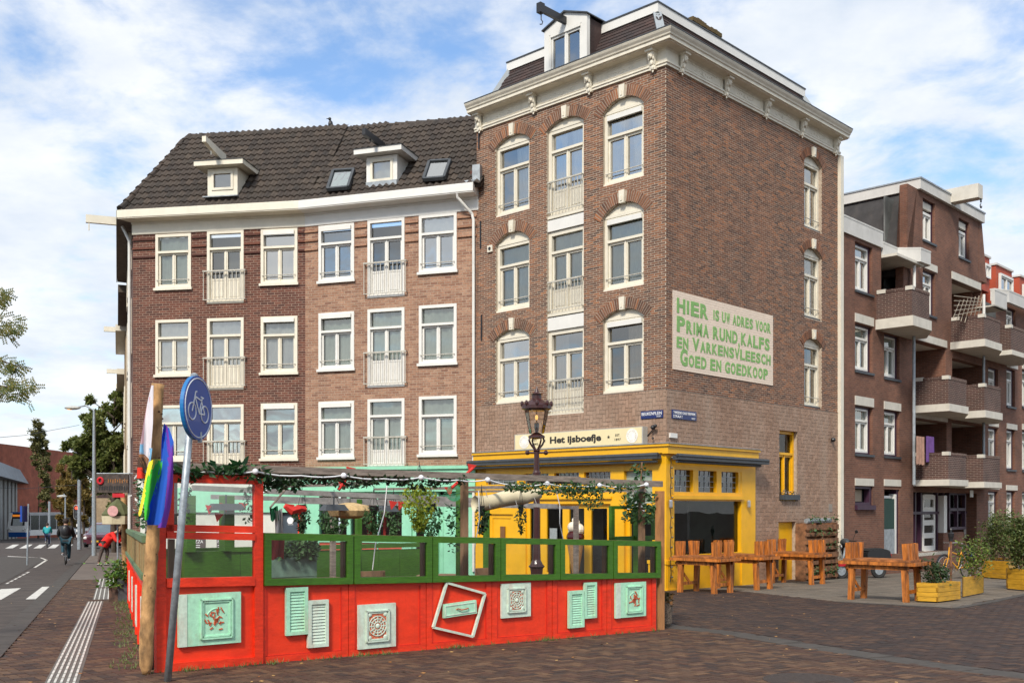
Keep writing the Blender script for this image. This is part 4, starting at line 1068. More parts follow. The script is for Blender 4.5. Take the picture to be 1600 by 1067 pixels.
MB().quad((sL(983), .05, .3), (sL(1020), .05, .3), (sL(1020), .05, zL(970, 800)), (sL(983), .05, zL(970, 800))).build('pane', GLASSD, tL)
pst = MB(); pst.box(sL(878), sL(889), .0, .012, zL(868, 850), zL(868, 828));
MB().box(sL(856.5), sL(867.5), .0, .02, zL(862, 849), zL(862, 825)).build('notice', mat('notice', (.3, .33, .33), .6, .2, 40), tL)
for (par, a, b, zz_, nm) in ((tL, .0, LL - .02, zfb, 'x'), ):
 m = MB(); m.box(a - .05, b, -.34, -.17, zfb - .14, zfb - .04); m.tube([(a - .05, -.30, zfb - .05), (b, -.30, zfb - .05)], .055, 8); m.tube([(a, -.26, zfb - .20), (b - .05, -.26, zfb - .20)], .035, 8)
 m.build('awning_cassette', DKGREY, tL)
zR = lambda px, py, d=.06: FRr.at(px, py, d)[1]
sR = lambda px, d=.06: FRr.at(px, 780, d)[0]
zgr = -.08
zftR, zfbR = zshopR, zR(1044, 708.7)
m = MB(); m.box(-.16, sShop, -.16, 0, zfbR, zftR); m.box(-.20, sShop + .02, -.2, 0, zftR - .05, zftR + .012); m.build('shop_fascia', YEL, tR)
MB().box(-.22, sShop + .05, -.22, 0, zftR + .013, zftR + .028).build('fascia_lead', ZINC, tR)
m = MB(); m.box(.02, sShop + .22, -.34, -.17, zfbR - .14, zfbR - .04); m.tube([(.02, -.30, zfbR - .05), (sShop + .22, -.30, zfbR - .05)], .055, 8); m.tube([(.05, -.26, zfbR - .18), (sShop - .1, -.26, zfbR - .18)], .035, 8); m.build('awning_cassette', DKGREY, tR)
zt1, zt0 = zR(1053, 733), zR(1053, 768); zw1, zw0 = zR(1053.6, 782), zR(1053.6, 868)
rows = [sR(x) for x in (1053, 1082.5, 1090.7, 1119.4, 1126.8, 1153.8)]; wA, wB = sR(1053.6), sR(1157.9)
frm = MB()
frm.box(-.07, rows[0], D0, D1, zgr, zfbR); frm.box(wB, sShop - .01, D0, D1, zgr, zfbR); frm.box(rows[5], wB, D0 + .01, D1, zw1, zt1)
frm.box(rows[0], wB, D0, D1, zt1, zfbR); frm.box(rows[0], wB, D0, D1, zw1, zt0)
frm.box(rows[1], rows[2], D0, D1, zt0, zt1); frm.box(rows[3], rows[4], D0, D1, zt0, zt1)
frm.box(rows[0] - .1, wB + .05, D0 - .05, D0, zw1 + .04, zw1 + .13)
frm.box(rows[0], wB, D0, D1, zgr, zw0); frm.box(rows[0] - .05, wB + .05, D0 - .05, D0, zw0 - .06, zw0)
frm.box(-.09, rows[0] + .02, D0 - .03, D0, zgr, zgr + .68); frm.box(-.11, rows[0] + .04, D0 - .05, D0, zgr + .68, zgr + .78)
frm.box(-.13, rows[0] + .05, D0 - .05, D0, zgr - .1, zgr + .12)
frm.box(wB - .03, sShop, D0 - .03, D0, zgr, zgr + .62); frm.build('shopfront_frame', YEL, tR)
for i in (0, 2, 4):
 a, b = rows[i], rows[i + 1]
 MB().quad((a, .03, zt0), (b, .03, zt0), (b, .03, zt1), (a, .03, zt1)).build('pane', LEADG, tR)
 ld = MB()
 for r_ in range(5):
  zz_ = zt0 + (zt1 - zt0) * r_ / 4; ld.box(a, b, .014, .03, zz_ - .006, zz_ + .006)
  if r_ < 4:
   n = 3 if r_ % 2 else 2
   for q in range(1, n + (r_ % 2)): xx = a + (b - a) * (q / (n + (r_ % 2))); ld.box(xx - .006, xx + .006, .015, .028, zz_, zz_ + (zt1 - zt0) / 4)
 ld.build('leading', ZINC, tR)
MB().quad((wA, .04, zw0), (wB, .04, zw0), (wB, .04, zw1), (wA, .04, zw1)).build('pane', GLASSD, tR)
CAFEW = mat('cafe_wall', (.50, .56, .54), .8, .2, 1);
MB().box(.35, sShop + 1.0, 3.2, 3.3, zgr, 3.4).build('interior_wall', CAFEW, tR)
MB().box(sShop - .25, sShop - .2, .2, 3.2, zgr, 3.4).build('interior_wall', mat('cafe_mint', (.2, .36, .32), .8, .1, 2), tR)
MB().box(.35, sShop, .2, 3.3, 3.2, 3.25).build('interior_ceiling', DARKIN, tR)
MB().box(-.0 + .3, sShop, .2, 3.3, zgr - .05, zgr + .15).build('interior_floor', WOODG, tR)
m = MB(); m.box(.9, 2.2, 2.6, 2.9, zgr, zgr + 1.1); m.box(.9, 1.3, 2.9, 3.1, zgr, zgr + 2.3)
for k in range(6): m.box(2.0 + k * .16, 2.18 + k * .16, 2.4, 2.9, zgr + .3 * k, zgr + .3 * k + .05)
m.bar((2.0, 2.4, zgr + 1.0), (3.0, 2.4, zgr + 2.8), .04, .04); m.build('cafe_counter', GREYIN, tR)
MB().box(.4, LL - .5, 1.6, 1.7, -.3, 3.2).build('interior_wall', mat('cafe_dark', (.06, .07, .07), .8, .3, 1), tL)
for px in (1049, 1171):
 s, zz_ = FRr.at(px, 787, .15); MB().lathe([(.04, 0), (.045, .02), (.045, .16), (.04, .18)], 10, (s, -.13, zz_ - .09)).build('wall_lamp', STEEL, tR)
s, zz_ = FRr.at(1049.5, 680); MB().box(s - .13, s + .15, -.06, 0, zz_ - .06, zz_ + .05).build('junction_box', WHITE, tR)
s, zz_ = FRr.at(1298, 687); MB().ball((s, -.08, zz_), .07).build('alarm_bell', BLACK, tR)
s, zz_ = FRr.at(1297, 794); MB().box(s - .12, s + .1, -.02, 0, zz_ - .1, zz_ + .13).build('vent_cover', mat('vent_grey', (.28, .24, .2), .7), tR)
s, zz_ = FL.at(1025, 668); m = MB().ball((s, -.12, zz_), .06); m.ball((s + .08, -.14, zz_ + .03), .045); m.tube([(s, -.05, zz_), (s - .25, -.03, zz_ - .2), (s - .5, -.03, zz_ - .42), (s - .7, -.06, zz_ - .5)], .012, 5); m.ball((s - .02, -.1, zz_ - .25), .03); m.build('security_camera', BLACK, tL)
for (px, py, h) in ((749, 216, .6), (751.5, 367, .75), (753, 512, .7)):
 s, zz_ = FL.at(px, py); MB().box(s - .02, s + .02, -.03, 0, zz_ - h / 2, zz_ + h / 2).build('wall_anchor', BLACK, tL)
s, zz_ = FL.at(767, 389); m = MB().box(s - .09, s + .09, -.05, 0, zz_ - .09, zz_ + .09); m.build('vent_cover', CREAM, tL); MB().lathe([(.045, 0), (.045, .012)], 10).build('vent_hole', BLACK, tL, loc=(s, -.052, zz_)).rotation_euler = (math.pi / 2, 0, 0)
m = MB(); pts = []
for i in range(26): pts.append((sR(1044) + .02 * math.sin(i * 1.7), -.13, zR(1044, 715) - i * (zR(1044, 715) - .2) / 25))
m.tube(pts, .010, 5)
for i in range(0, 26, 2): m.ball((pts[i][0] + .03, -.15, pts[i][2]), .024, 6, 4)
m.build('light_cable', BLACK, tR)
merge(tL, rootC); merge(tR, rootC)
GRNT = mat('wall_letter_green', (.22, .43, .13), .7, .08, 10)
PINK = mat('pale_pink_paint', (.80, .66, .53), .75, .03, 5, bump=.6, bscale=18)
a, zt1_ = FRr.at(1050, 453.5); b, zt2_ = FRr.at(1206.7, 493.5); _, zb1 = FRr.at(1050, 578); _, zb2 = FRr.at(1206.3, 601.5)
zt_s, zb_s = (zt1_ + zt2_) / 2, (zb1 + zb2) / 2
wsr = FRr.root('wall_advertisement', label='pale pink painted advertisement with green Dutch lettering high on the brown brick side wall', cat='painted sign')
M0 = MB(); nrow = int((zt_s - zb_s) / .06)
for k in range(nrow):
 z0_ = zb_s + k * (zt_s - zb_s) / nrow; M0.box(a, b, -.022 - R.uniform(0, .0015), -.006, z0_ + .0025, z0_ + (zt_s - zb_s) / nrow - .0025)
M0.box(a, b, -.019, -.006, zb_s, zt_s); M0.build('painted_ground', PINK, wsr)
W_, H_ = b - a, zt_s - zb_s
def fit(parent, body, x0, x1, z0, h, mt, y=-.026, bold=.018, name='lettering', ext=.003):
 t = text(parent, name, body, 1.0, (0, 0, 0), mt, ext, bold=bold)
 bb = [v.co for v in t.data.vertices]; wx = max(v.x for v in bb) - min(v.x for v in bb); mnx = min(v.x for v in bb); hy = .70 if any(c.isupper() or c.isdigit() for c in body) else .52
 sy = h / hy; sx_ = (x1 - x0) / wx; t.scale = (sx_, sy, 1); t.location = (x0 - mnx * sx_, y, z0); return t
def deco(words_, z0, x0, x1, hb, hs):
 tot = sum((1.35 if big else 1.0) * (.45 if c in "I.,'" else (.5 if c == ' ' else 1)) for (c, big) in words_)
 u = (x1 - x0) / tot; x = x0
 for c, big in words_:
  w = u * (1.35 if big else 1.0) * (.45 if c in "I.,'" else (.5 if c == ' ' else 1))
  if c != ' ':
   if c in '.,': fit(wsr, c, x + w * .1, x + w * .6, z0 - (.06 if c == ',' else 0), hs * 1.0, GRNT, bold=.03)
   elif c == 'I': MB().box(x + w * .2, x + w * .72, -.0285, -.022, z0, z0 + (hb if big else hs)).build('lettering', GRNT, wsr)
   else: fit(wsr, c, x + w * .06, x + w * .92, z0, hb if big else hs, GRNT, bold=.042)
  x += w
def wl(s, bigs): return [(c, i in bigs) for i, c in enumerate(s)]
def zfrac(f): return zb_s + H_ * (1 - f)
deco([(c, True) for c in 'HIER'], zfrac(.265), a + .03 * W_, a + .33 * W_, .175 * H_, .175 * H_)
deco(wl('IS UW ADRES VOOR', []), zfrac(.255), a + .37 * W_, a + .975 * W_, .13 * H_, .13 * H_)
deco(wl('PRIMA RUND,KALFS', [0]), zfrac(.505), a + .03 * W_, a + .965 * W_, .185 * H_, .155 * H_)
deco(wl('EN VARKENSVLEESCH', [3]), zfrac(.71), a + .03 * W_, a + .975 * W_, .155 * H_, .13 * H_)
deco(wl('GOED EN GOEDKOOP', [0]), zfrac(.925), a + .06 * W_, a + .945 * W_, .20 * H_, .14 * H_)
NAVY = mat('enamel_navy', (.008, .02, .12), .25, .03, 3); WHL = mat('enamel_white', (.8, .8, .8), .3, .02, 3)
r = FL.root('street_name_sign', label='dark blue enamel street name plate reading BEUKENPLEIN on the left face of the corner', cat='street sign')
a, b, z0, z1 = wpx(FL, 1002.5, 1037.2, 643.5, 639.5, 655, 652); MB().box(a, b, -.035, -.013, z0, z1).build('plate', NAVY, r)
h = z1 - z0; fit(r, 'BEUKENPLEIN', a + .05 * (b - a), b - .05 * (b - a), z0 + h * .42, h * .40, WHL, y=-.038, bold=.006); fit(r, 'OOST', a + .72 * (b - a), b - .07 * (b - a), z0 + h * .12, h * .2, WHL, y=-.038, bold=0)
r = FRr.root('street_name_sign', label='dark blue enamel street name plate reading TWEEDE OOSTERPARK STRAAT on the right face', cat='street sign')
a, b, z0, z1 = wpx(FRr, 1048.5, 1086.3, 640, 643.3, 653.5, 657.5); MB().box(a, b, -.035, -.013, z0, z1).build('plate', NAVY, r)
h = z1 - z0; fit(r, 'TWEEDE OOSTERPARK', a + .04 * (b - a), b - .04 * (b - a), z0 + h * .54, h * .30, WHL, y=-.038, bold=.004); fit(r, 'STRAAT', a + .04 * (b - a), a + .42 * (b - a), z0 + h * .12, h * .30, WHL, y=-.038, bold=.004); fit(r, 'OOST', a + .80 * (b - a), b - .05 * (b - a), z0 + h * .1, h * .18, WHL, y=-.038, bold=0)
r = FL.root('cafe_signboard', label='long cream lightbox sign reading Het ijsboefje above the yellow shopfront', cat='shop sign')
a, b, z0, z1 = wpx(FL, 803.5, 1004, 679, 665.5, 704.5, 692.5, .22)
MB().box(a, b, -.21, -.02, z0, z1).build('light_box', mat('sign_rim', (.45, .43, .38), .5, .05, 4), r)
MB().box(a + .03, b - .03, -.214, -.20, z0 + .02, z1 - .02).build('face', mat('sign_cream', (.80, .68, .40), .5, .03, 2), r)
h = z1 - z0; W_ = b - a; INK = mat('sign_ink', (.03, .025, .02), .5); SW = mat('sign_white', (.85, .82, .75), .5)
t = fit(r, 'Het ijsboefje', a + .30 * W_, a + .70 * W_, z0 + h * .33, h * .38, INK, y=-.217, bold=.035)
def star(parent, cx_, cz_, rr_, mt, y):
 pts = [(cx_ + (rr_ if i % 2 == 0 else rr_ * .42) * math.sin(math.pi * i / 5), cz_ + (rr_ if i % 2 == 0 else rr_ * .42) * math.cos(math.pi * i / 5)) for i in range(10)]
 MB().prism(pts, y, y + .004).build('star', mt, parent)
star(r, a + .255 * W_, z0 + h * .5, .05, INK, -.219); star(r, a + .755 * W_, z0 + h * .5, .05, INK, -.219)
fit(r, 'EST.', a + .805 * W_, a + .84 * W_, z0 + h * .52, h * .13, INK, y=-.217, bold=0); fit(r, '1897', a + .80 * W_, a + .845 * W_, z0 + h * .27, h * .13, INK, y=-.217, bold=0)
fit(r, 'EST.', a + .165 * W_, a + .195 * W_, z0 + h * .52, h * .13, INK, y=-.217, bold=0); fit(r, 'WINKEL', a + .155 * W_, a + .205 * W_, z0 + h * .27, h * .13, INK, y=-.217, bold=0)
for f_ in (.085, .925):
 o = MB().lathe([(.17, 0), (.17, .008)], 28).build('round_logo', SW, r, loc=(a + f_ * W_, -.212, z0 + h * .5)); o.rotation_euler = (math.pi / 2, 0, 0)
 m = MB()
 for k in range(14):
  an = 2 * math.pi * k / 14; m.box(a + f_ * W_ + .12 * math.cos(an) - .008, a + f_ * W_ + .12 * math.cos(an) + .008, -.224, -.219, z0 + h * .5 + .12 * math.sin(an) - .008, z0 + h * .5 + .12 * math.sin(an) + .008)
 m.build('logo_print', mat('logo_tan', (.6, .5, .32), .6), r)
ZW = 9.58                                 # top of their brick, world z
def house(fr, Ln, label, cols, rows, brick, mort, heads, bottom_px, seed):
 """cols: [(x0,x1)]; rows: list of per-column (ytl,ytr,ybl,ybr)"""
 t = fr.root('tempH'); zt = ZW - fr.zb; holes = []; specs = []
 for r, row in enumerate(rows):
  for c, (y1, y2, y3, y4) in enumerate(row):
   a, b, z0, z1 = wpx(fr, cols[c][0] , cols[c][1], y1, y2, y3, y4)
   holes.append((a + .01, b - .01, z0 + .02, z1 - .01, 0)); specs.append((r, c, a, b, z0, z1))
 _, zb = fr.at(*bottom_px)
 w = backing('wall', 0, Ln, zb, zt, holes, mort, t, th=.25)
 place_pieces('brick', brick_course(0, Ln, zb, zt, holes, bl=.2, bh=.056, jt=.013), brick, w, fr, 300)
 tops = [s for s in specs if s[0] == 0]
 for dz in (.14, .40, .66):
  edges = [0] + [v for s in sorted(tops, key=lambda s: s[2]) for v in (s[2] - .02, s[3] + .02)] + [Ln]
  m = MB()
  for a, b in zip(edges[::2], edges[1::2]):
   if b - a > .05: m.box(a, b, -.05, 0, zt - dz - .05, zt - dz)
  m.build('brick_course', brick, w, kind='stuff')
 for (r, c, a, b, z0, z1) in specs:
  door = c == 1
  cur, cm = heads[r][c]
  kw = {}
  if door: kw = dict(style='door', rail=(z0 + .10, z0 + (z1 - z0) * .44), low=.42 if r < 2 else .3, tr=.20)
  window(t, a, b, z0, z1, .03, CREAM if seed else WHITE, fw=.085, cur=cur, curm=cm, shade_=(c == (2 if seed else 0)), bar=not door, sill=(None if door else True), seed=seed * 50 + r * 3 + c, frontproud=.06, **kw)
 MB().box(.1, Ln - .1, .75, .8, zb, zt).build('interior', GREYIN, t)
 return t, zb, zt
f_ = [('top', CURT), ('', None), ('', None)]
rows2 = [[(353.8, 348.5, 441.6, 438.1), (345.6, 339.7, 465.6, 462.7), (337.3, 331.8, 428.2, 422.9)],
         [(490, 486.3, 579, 576.6), (484, 480.3, 605.9, 603.4), (478.2, 474, 570.3, 567.4)],
         [(628.4, 625.7, 716.4, 714.7), (624.1, 621.5, 731, 730), (619.9, 617.4, 711.7, 710.5)]]
t2, zb2, zt2 = house(F2, L2, '', [(498.3, 553.8), (574.8, 632.5), (655, 714)], rows2, BR_2, MORTARL,
 [[(None, None), (None, None), ('top', CURT)], [('full', CURTG), ('full', CURTG), ('full', CURTG)], [('full', CURTG)] * 3], (600, 730.5), 0)
rows1 = [[(367.2, 364.4, 452.5, 450.2), (362.1, 359.3, 475.3, 472.5), (359.3, 356.5, 445.5, 442.7)],
         [(500.2, 498.7, 587.8, 585.9), (497.8, 496, 609.3, 608), (495.4, 493.7, 584, 582.7)],
         [(633.6, 632.5, 719.4, 718.6), (632.3, 631.3, 735, 734.6), (630.4, 629.2, 718.3, 717)]]
t1, zb1, zt1 = house(F1, L1, '', [(243.5, 299), (324, 381.2), (408, 465.2)], rows1, BR_1, MORTARD,
 [[('full', CURTG), (None, None), (None, None)], [('full', CURT), ('full', CURT), ('full', CURT)], [(None, None), (None, None), (None, None)]], (340, 735), 1)
nS = Vector((US.y, -US.x)) * -1                       # outward normal of the street side wall
nF1, nF2 = -F1.v, -F2.v
def mitre(a, b):
 det = a.x * b.y - a.y * b.x
 return Vector(((b.y - a.y) / det, (a.x - b.x) / det))
mS1, m12 = mitre(nS, nF1), mitre(nF1, nF2)
zE = 9.94
eave = [(0, ZW + .0), (.035, ZW), (.035, ZW + .30), (.06, ZW + .31), (.06, ZW + .36), (.44, ZW + .38), (.44, ZW + .40), (.46, ZW + .41), (.46, ZW + .62), (.43, ZW + .64), (.0, ZW + .64)]
def sweepto(path, outs, prof, fr, name, mt, tmp): return to_local(MB().sweep(path, outs, prof), fr).build(name, mt, tmp)
sweepto([P3, P2], [mS1, m12], eave, F1, 'gutter_board', CREAM, t1)
sweepto([P2, P1 + F2.u * .06], [m12, nF2], eave, F2, 'gutter_board', WHITE, t2)
sweepto([P3 + US * 9, P3], [nS, mS1], [(0, ZW + .3), (.06, ZW + .36), (.44, ZW + .38), (.46, ZW + .60), (0, ZW + .62)], F1, 'gutter_board', mat('brown_soffit', (.12, .09, .065), .7, .2, 5), t1)
sweepto([P3 + US * 9, P3], [nS, mS1], [(.45, ZW + .36), (.475, ZW + .36), (.475, ZW + .63), (.45, ZW + .63)], F1, 'gutter_face', mat('green_grey_edge', (.3, .32, .26), .6), t1)
zr0 = ZW + .60
e = .36
E3 = V3(P3 + mS1 * e, zr0); E2 = V3(P2 + m12 * e, zr0); E1 = V3(P1 + nF2 * e + F2.u * .25, zr0)
wd = 2.75
zR1 = CZ + (HY - 181.5) / F * (28.63 + wd * .92)
r3 = Vector((-.3088 * (P3.y + wd), P3.y + wd)); R3 = V3(r3, CZ + (HY - 214.5) / F * r3.y)
p2r = P2 - m12 * wd; zkx = 480
R2_ = V3(p2r, CZ + (HY - 203.5) / F * p2r.y)
R1 = V3(P1 - nF2 * wd + F2.u * .25, zR1)
pv, pq = pantile(.2, .325)
X1 = F1.u.to_3d() * .24; X2 = F2.u.to_3d() * .22
pl1 = [E3, E2 + X1, R2_ + X1, R3]; pl2 = [E2 - X2, E1, R1, R2_ - X2]
tiled_face(t1, 'roof_slope', E3, E2, R2_, V3(P3 - nF1 * wd, R3.z), pv, pq, .2, .325, PANT, 300, 'roof_tile', MATS['roof_pantile'], False, poly=pl1)
tiled_face(t2, 'roof_slope', E2, E1, R1, R2_, pv, pq, .2, .325, PANT, 300, 'roof_tile', MATS['roof_pantile'], False, poly=pl2)
S3 = V3(P3 + US * 9 + nS * e, zr0); RS = R3 + Vector((US.x * 8, US.y * 8, 0))
tiled_face(t1, 'roof_slope', S3, E3, R3, RS, pv, pq, .2, .325, PANT, 0, 'roof_tile', DKGREY, False, poly=[S3, E3, R3, RS])
def ridge(t, fr, a, b, name='ridge_tile', r=.085):
 n = max(2, int((b - a).length / .36)); d = (b - a) / n
 for k in range(n):
  p, q = a + d * k, a + d * (k + 1.06)
  m = MB().tube([p + Vector((0, 0, .03)), q + Vector((0, 0, .015))], [r, r * .86], 8); m.tube([p + Vector((0, 0, .03)), p + Vector((0, 0, .03)) + d * .14], [r * 1.12, r * 1.1], 8)
  to_local(m, fr).build(name, PANT, t)
ridge(t1, F1, E3 + Vector((0, 0, .05)), R3, 'hip_tile', .11); ridge(t1, F1, R3, R2_); ridge(t2, F2, R2_, R1)
def wpt(fr, s, d, z): return (s, -d, z)
s, _ = F2.at(741, 500); zt_ = zt2
MB().tube([(L2 - .42, -.40, zt_ + .40), (L2 - .42, -.36, zt_ + .28), (L2 - .10, -.10, zt_ - .12), (L2 - .06, -.09, zt_ - .3), (L2 - .06, -.09, .3)], .042, 8).build('downpipe', PIPEW, t2)
m = MB(); p_ = V3(P3 + nS * .12 + US * .5, 0)
for k in range(0, 1): m.tube([V3(P3 + nS * .30 + US * .5, ZW + .36), V3(P3 + nS * .1 + US * .4, ZW - .1), V3(P3 + nS * .1 + US * .4, 0)], .05, 8)
to_local(m, F1).build('downpipe', PIPEW, t1)
m = MB(); m.tube([V3(P3 + nS * .08 + US * 1.6, ZW - .3), V3(P3 + nS * .08 + US * 1.6, 0)], .06, 8); to_local(m, F1).build('downpipe', ZINC, t1)
E1w = V3(P1 + nF2 * .2 + F2.u * -.02, zr0)
m = MB(); m.bar(E1w + Vector((0, 0, .02)), R1 - F2.u.to_3d() * .3, .14, .14); to_local(m, F2).build('verge_flashing', WHITE, t2)
MB().box(L2 - .2, L2 + .12, .02, .6, zt2 - .4, zt2 + 1.1).build('wall_return', BR_1, t2)
m = MB(); m.box(L2 - .02, L2 + .2, -.3, .1, zt2 + .62, zt2 + 1.15); m.box(L2 - .25, L2 + .05, -.3, -.1, zt2 + .55, zt2 + .75); m.build('rainwater_head', ZINC, t2)
def dormer(t, fr, px0, px1, yt, yb, slabx, slab_yt, wallm, apron, beamm, seed):
 dd = -.12
 a, zt_ = fr.at(px0, yt, dd); b, _ = fr.at(px1, yt, dd); _, zb_ = fr.at(px0, yb, dd)
 m = MB(); w = (b - a)
 m.box(a, a + .13, .12, .2, zb_, zt_); m.box(b - .13, b, .12, .2, zb_, zt_); m.box(a + .13, b - .13, .12, .2, zt_ - .09, zt_); m.box(a + .13, b - .13, .12, .2, zb_, zb_ + .18)
 m.box(a, a + .04, .2, 1.6, zb_, zt_); m.box(b - .04, b, .2, 1.6, zb_, zt_)
 d = m.build('dormer', wallm, t)
 f = MB(); x0, x1, z0, z1 = a + .13, b - .13, zb_ + .18, zt_ - .09
 for q in ((x0, x0 + .07, z0, z1), (x1 - .07, x1, z0, z1), (x0 + .07, x1 - .07, z0, z0 + .07), (x0 + .07, x1 - .07, z1 - .07, z1)): f.box(q[0], q[1], .09, .18, q[2], q[3])
 f.build('window_frame', CREAM, d)
 MB().quad((x0 + .06, .15, z0 + .06), (x1 - .06, .15, z0 + .06), (x1 - .06, .15, z1 - .06), (x0 + .06, .15, z1 - .06)).build('pane', GLASS, d)
 MB().box(x0, x1, .3, .33, z0, z1).build('blind', CURT if seed else DARKIN, d)
 if apron: MB().box(a, b, .08, .12, zb_ - .03, zb_ + .18).build('lead_apron', ZINC, d)
 else: MB().bar((a - .05, .02, zb_ - .06), (b + .1, .02, zb_ - .06), .25, .03).build('lead_apron', ZINC, d)
 sa, _ = fr.at(slabx[0], slab_yt, dd + .28); sb2, _ = fr.at(slabx[1], slab_yt, dd + .28)
 MB().box(sa, sb2, -.16, 1.7, zt_ + .02, zt_ + .16).build('dormer_roof', wallm, d)
 MB().box(sa - .02, sb2 + .02, -.18, 1.7, zt_ + .161, zt_ + .175).build('roof_felt', DKGREY, d)
 c = (a + b) / 2 - .03
 m = MB(); m.hexa([(c - .06, -1.0, zt_ + .40), (c + .06, -1.0, zt_ + .40), (c + .06, .3, zt_ + .16), (c - .06, .3, zt_ + .16), (c - .06, -1.0, zt_ + .56), (c + .06, -1.0, zt_ + .56), (c + .06, .3, zt_ + .46), (c - .06, .3, zt_ + .46)]) if beamm is CREAM else m.box(c - .05, c + .05, -.95, .3, zt_ + .24, zt_ + .42)
 m.tube([(c, -.55, zt_ + .3), (c, -.55, zt_ + .18)], .02, 6)
 m.build('hoist_beam', beamm, d); d.location.y = -.17
dormer(t1, F1, 328.5, 374.9, 267.5, 310.5, (307, 383), 262, CREAM, False, CREAM, 0)
dormer(t2, F2, 576.8, 624.5, 249.5, 298.5, (557, 631), 246, WHITE, True, BLACK, 1)
m = MB().bar((.0, .3, 0), (0, 0, 0), .01, .01)
m = MB(); pa = V3(P3 + nS * 1.35 + US * 1.4, 10.30); pb = V3(P3 - nS * .3 + US * 1.4, 10.30); m.bar(pa, pb, .13, .24); m.tube([pa + Vector((0.1, 0, -.1)), pa + Vector((.1, 0, -.36))], .02, 5)
to_local(m, F1).build('hoist_beam', CREAM, t1)
def skylight(t, fr, E, px, shade_):
 A, B_, C_ = E; n = (B_ - A).cross(C_ - A).normalized(); pts = []
 for (x, y_) in px:
  r = Vector(((x - CX) / F, 1, (HY - y_) / F)); o = Vector((0, 0, CZ)); k = (A + n * (.17 if n.z > 0 else -.17) - o).dot(n) / r.dot(n); pts.append(o + r * k)
 if n.z < 0: n = -n
 m = MB()
 for i in range(4): m.bar(pts[i], pts[(i + 1) % 4], .08, .10, up=n)
 f = to_local(m, fr).build('skylight', DKGREY, t)
 m = MB(); m.add([p + n * .01 for p in pts], [(0, 1, 2, 3)]); g = to_local(m, fr).build('pane', glass_mat('skylight_glass', .45, (.6, .7, .7)), f)
 m = MB(); m.add([p - n * .06 for p in pts], [(0, 1, 2, 3)]); to_local(m, fr).build('blind', shade_, f)
skylight(t2, F2, (E2, E1, R1), [(512, 296), (544, 293), (553, 265.5), (521, 267.5)], mat('green_blind', (.35, .5, .42), .8))
skylight(t2, F2, (E2, E1, R1), [(662, 280.5), (694, 278), (703.5, 251), (671, 253)], GREYIN)
m = MB(); q = P3 + US * 9; m.prismz([(P3.x, P3.y), (q.x, q.y), (q.x - nS.x * .3, q.y - nS.y * .3), (P3.x - nS.x * .3 + .2, P3.y - nS.y * .3)], -1.2, ZW + .36)
BRS = brick_tex('street_brick', (.16, .05, .035), (.11, .04, .03), (.35, .28, .22), ang=math.atan2(US.y, US.x))
to_local(m, F1).build('side_wall', BRS, t1)
m = MB()
for fl in (0, 1, 2):
 for k in (1.2, 3.4, 5.8, 7.6):
  p = P3 + US * k + nS * .03; q = p + US * 1.1; z0 = 3.6 + fl * 2.6
  for (u0, u1, v0, v1) in ((0, 1.1, 0, .1), (0, 1.1, 1.6, 1.7), (0, .1, .1, 1.6), (1.0, 1.1, .1, 1.6)):
   a_ = p + US * u0; b_ = p + US * u1; m.prismz([(a_.x, a_.y), (b_.x, b_.y), (b_.x + nS.x * .09, b_.y + nS.y * .09), (a_.x + nS.x * .09, a_.y + nS.y * .09)], z0 + v0, z0 + v1)
to_local(m, F1).build('side_window_frames', CREAM, t1)
zz2 = lambda px, py, d=0: F2.at(px, py, d)[1]
s2_ = lambda px, d=0: F2.at(px, 780, d)[0]
MIN2 = MINT
m = MB(); m.box(-.1, L2, -.14, 0, zz2(600, 768), zb2 + .01); m.box(-.1, L2, -.2, 0, zb2 - .06, zb2 + .03); m.box(-.1, L2, -.16, -.13, zz2(600, 768), zz2(600, 764)); m.build('shop_fascia', MIN2, t2)
m = MB(); zt_ = zz2(600, 768)
edges = [(477, 480), (478, 500), (543, 549), (590, 592), (629, 644), (668, 686), (716, 745)]
for (x0, x1) in edges: m.box(s2_(x0), s2_(x1), -.05, .12, -.3, zt_)
m.box(s2_(500), s2_(629), -.06, .12, 1.05, 1.20); m.box(s2_(500), s2_(629), -.04, .1, zt_ - .12, zt_)
m.build('shopfront_frame', MIN2, t2)
MB().box(s2_(498), s2_(632), -.02, .1, -.3, 1.05).build('stall_riser', mat('brick_red_paint', (.55, .09, .05), .6, .1, 4), t2)
for (x0, x1) in ((500, 543), (549, 590), (592, 629)): MB().quad((s2_(x0), .04, 1.2), (s2_(x1), .04, 1.2), (s2_(x1), .04, zt_ - .12), (s2_(x0), .04, zt_ - .12)).build('pane', GLASSD, t2)
for (x0, x1) in ((644, 668), ): shopdoor(t2, s2_(x0), s2_(x1), -.1, zt_ - .1, MIN2, True, .02)
shopdoor(t2, s2_(686), s2_(716), -.1, zt_ - .1, MIN2, False, .02)
MB().box(.2, L2, 1.8, 1.9, -.5, zt_ + .3).build('interior_wall', mat('restaurant_inside', (.10, .035, .025), .8, .4, 1.5), t2)
m = MB()
for (x0, x1, z0, z1, mm) in ((545, 552, .6, 2.2, 0), (570, 574, .3, 2.4, 0), (606, 612, .5, 2.3, 0)): m.box(s2_(x0), s2_(x1), 1.2, 1.3, z0, z1)
m.build('red_banner', mat('red_cloth', (.6, .03, .02), .8), t2)
zz1 = lambda px, py, d=0: F1.at(px, py, d)[1]
s1_ = lambda px, d=0: F1.at(px, 780, d)[0]
m = MB(); m.box(.25, s1_(436), -.03, .1, -.4, zz1(350, 800)); m.box(.2, L1, -.10, .0, zz1(350, 762), zb1 + .02); m.build('pale_panel', mat('pale_panel', (.62, .62, .55), .6, .05, 2, dirt=.2), t1)
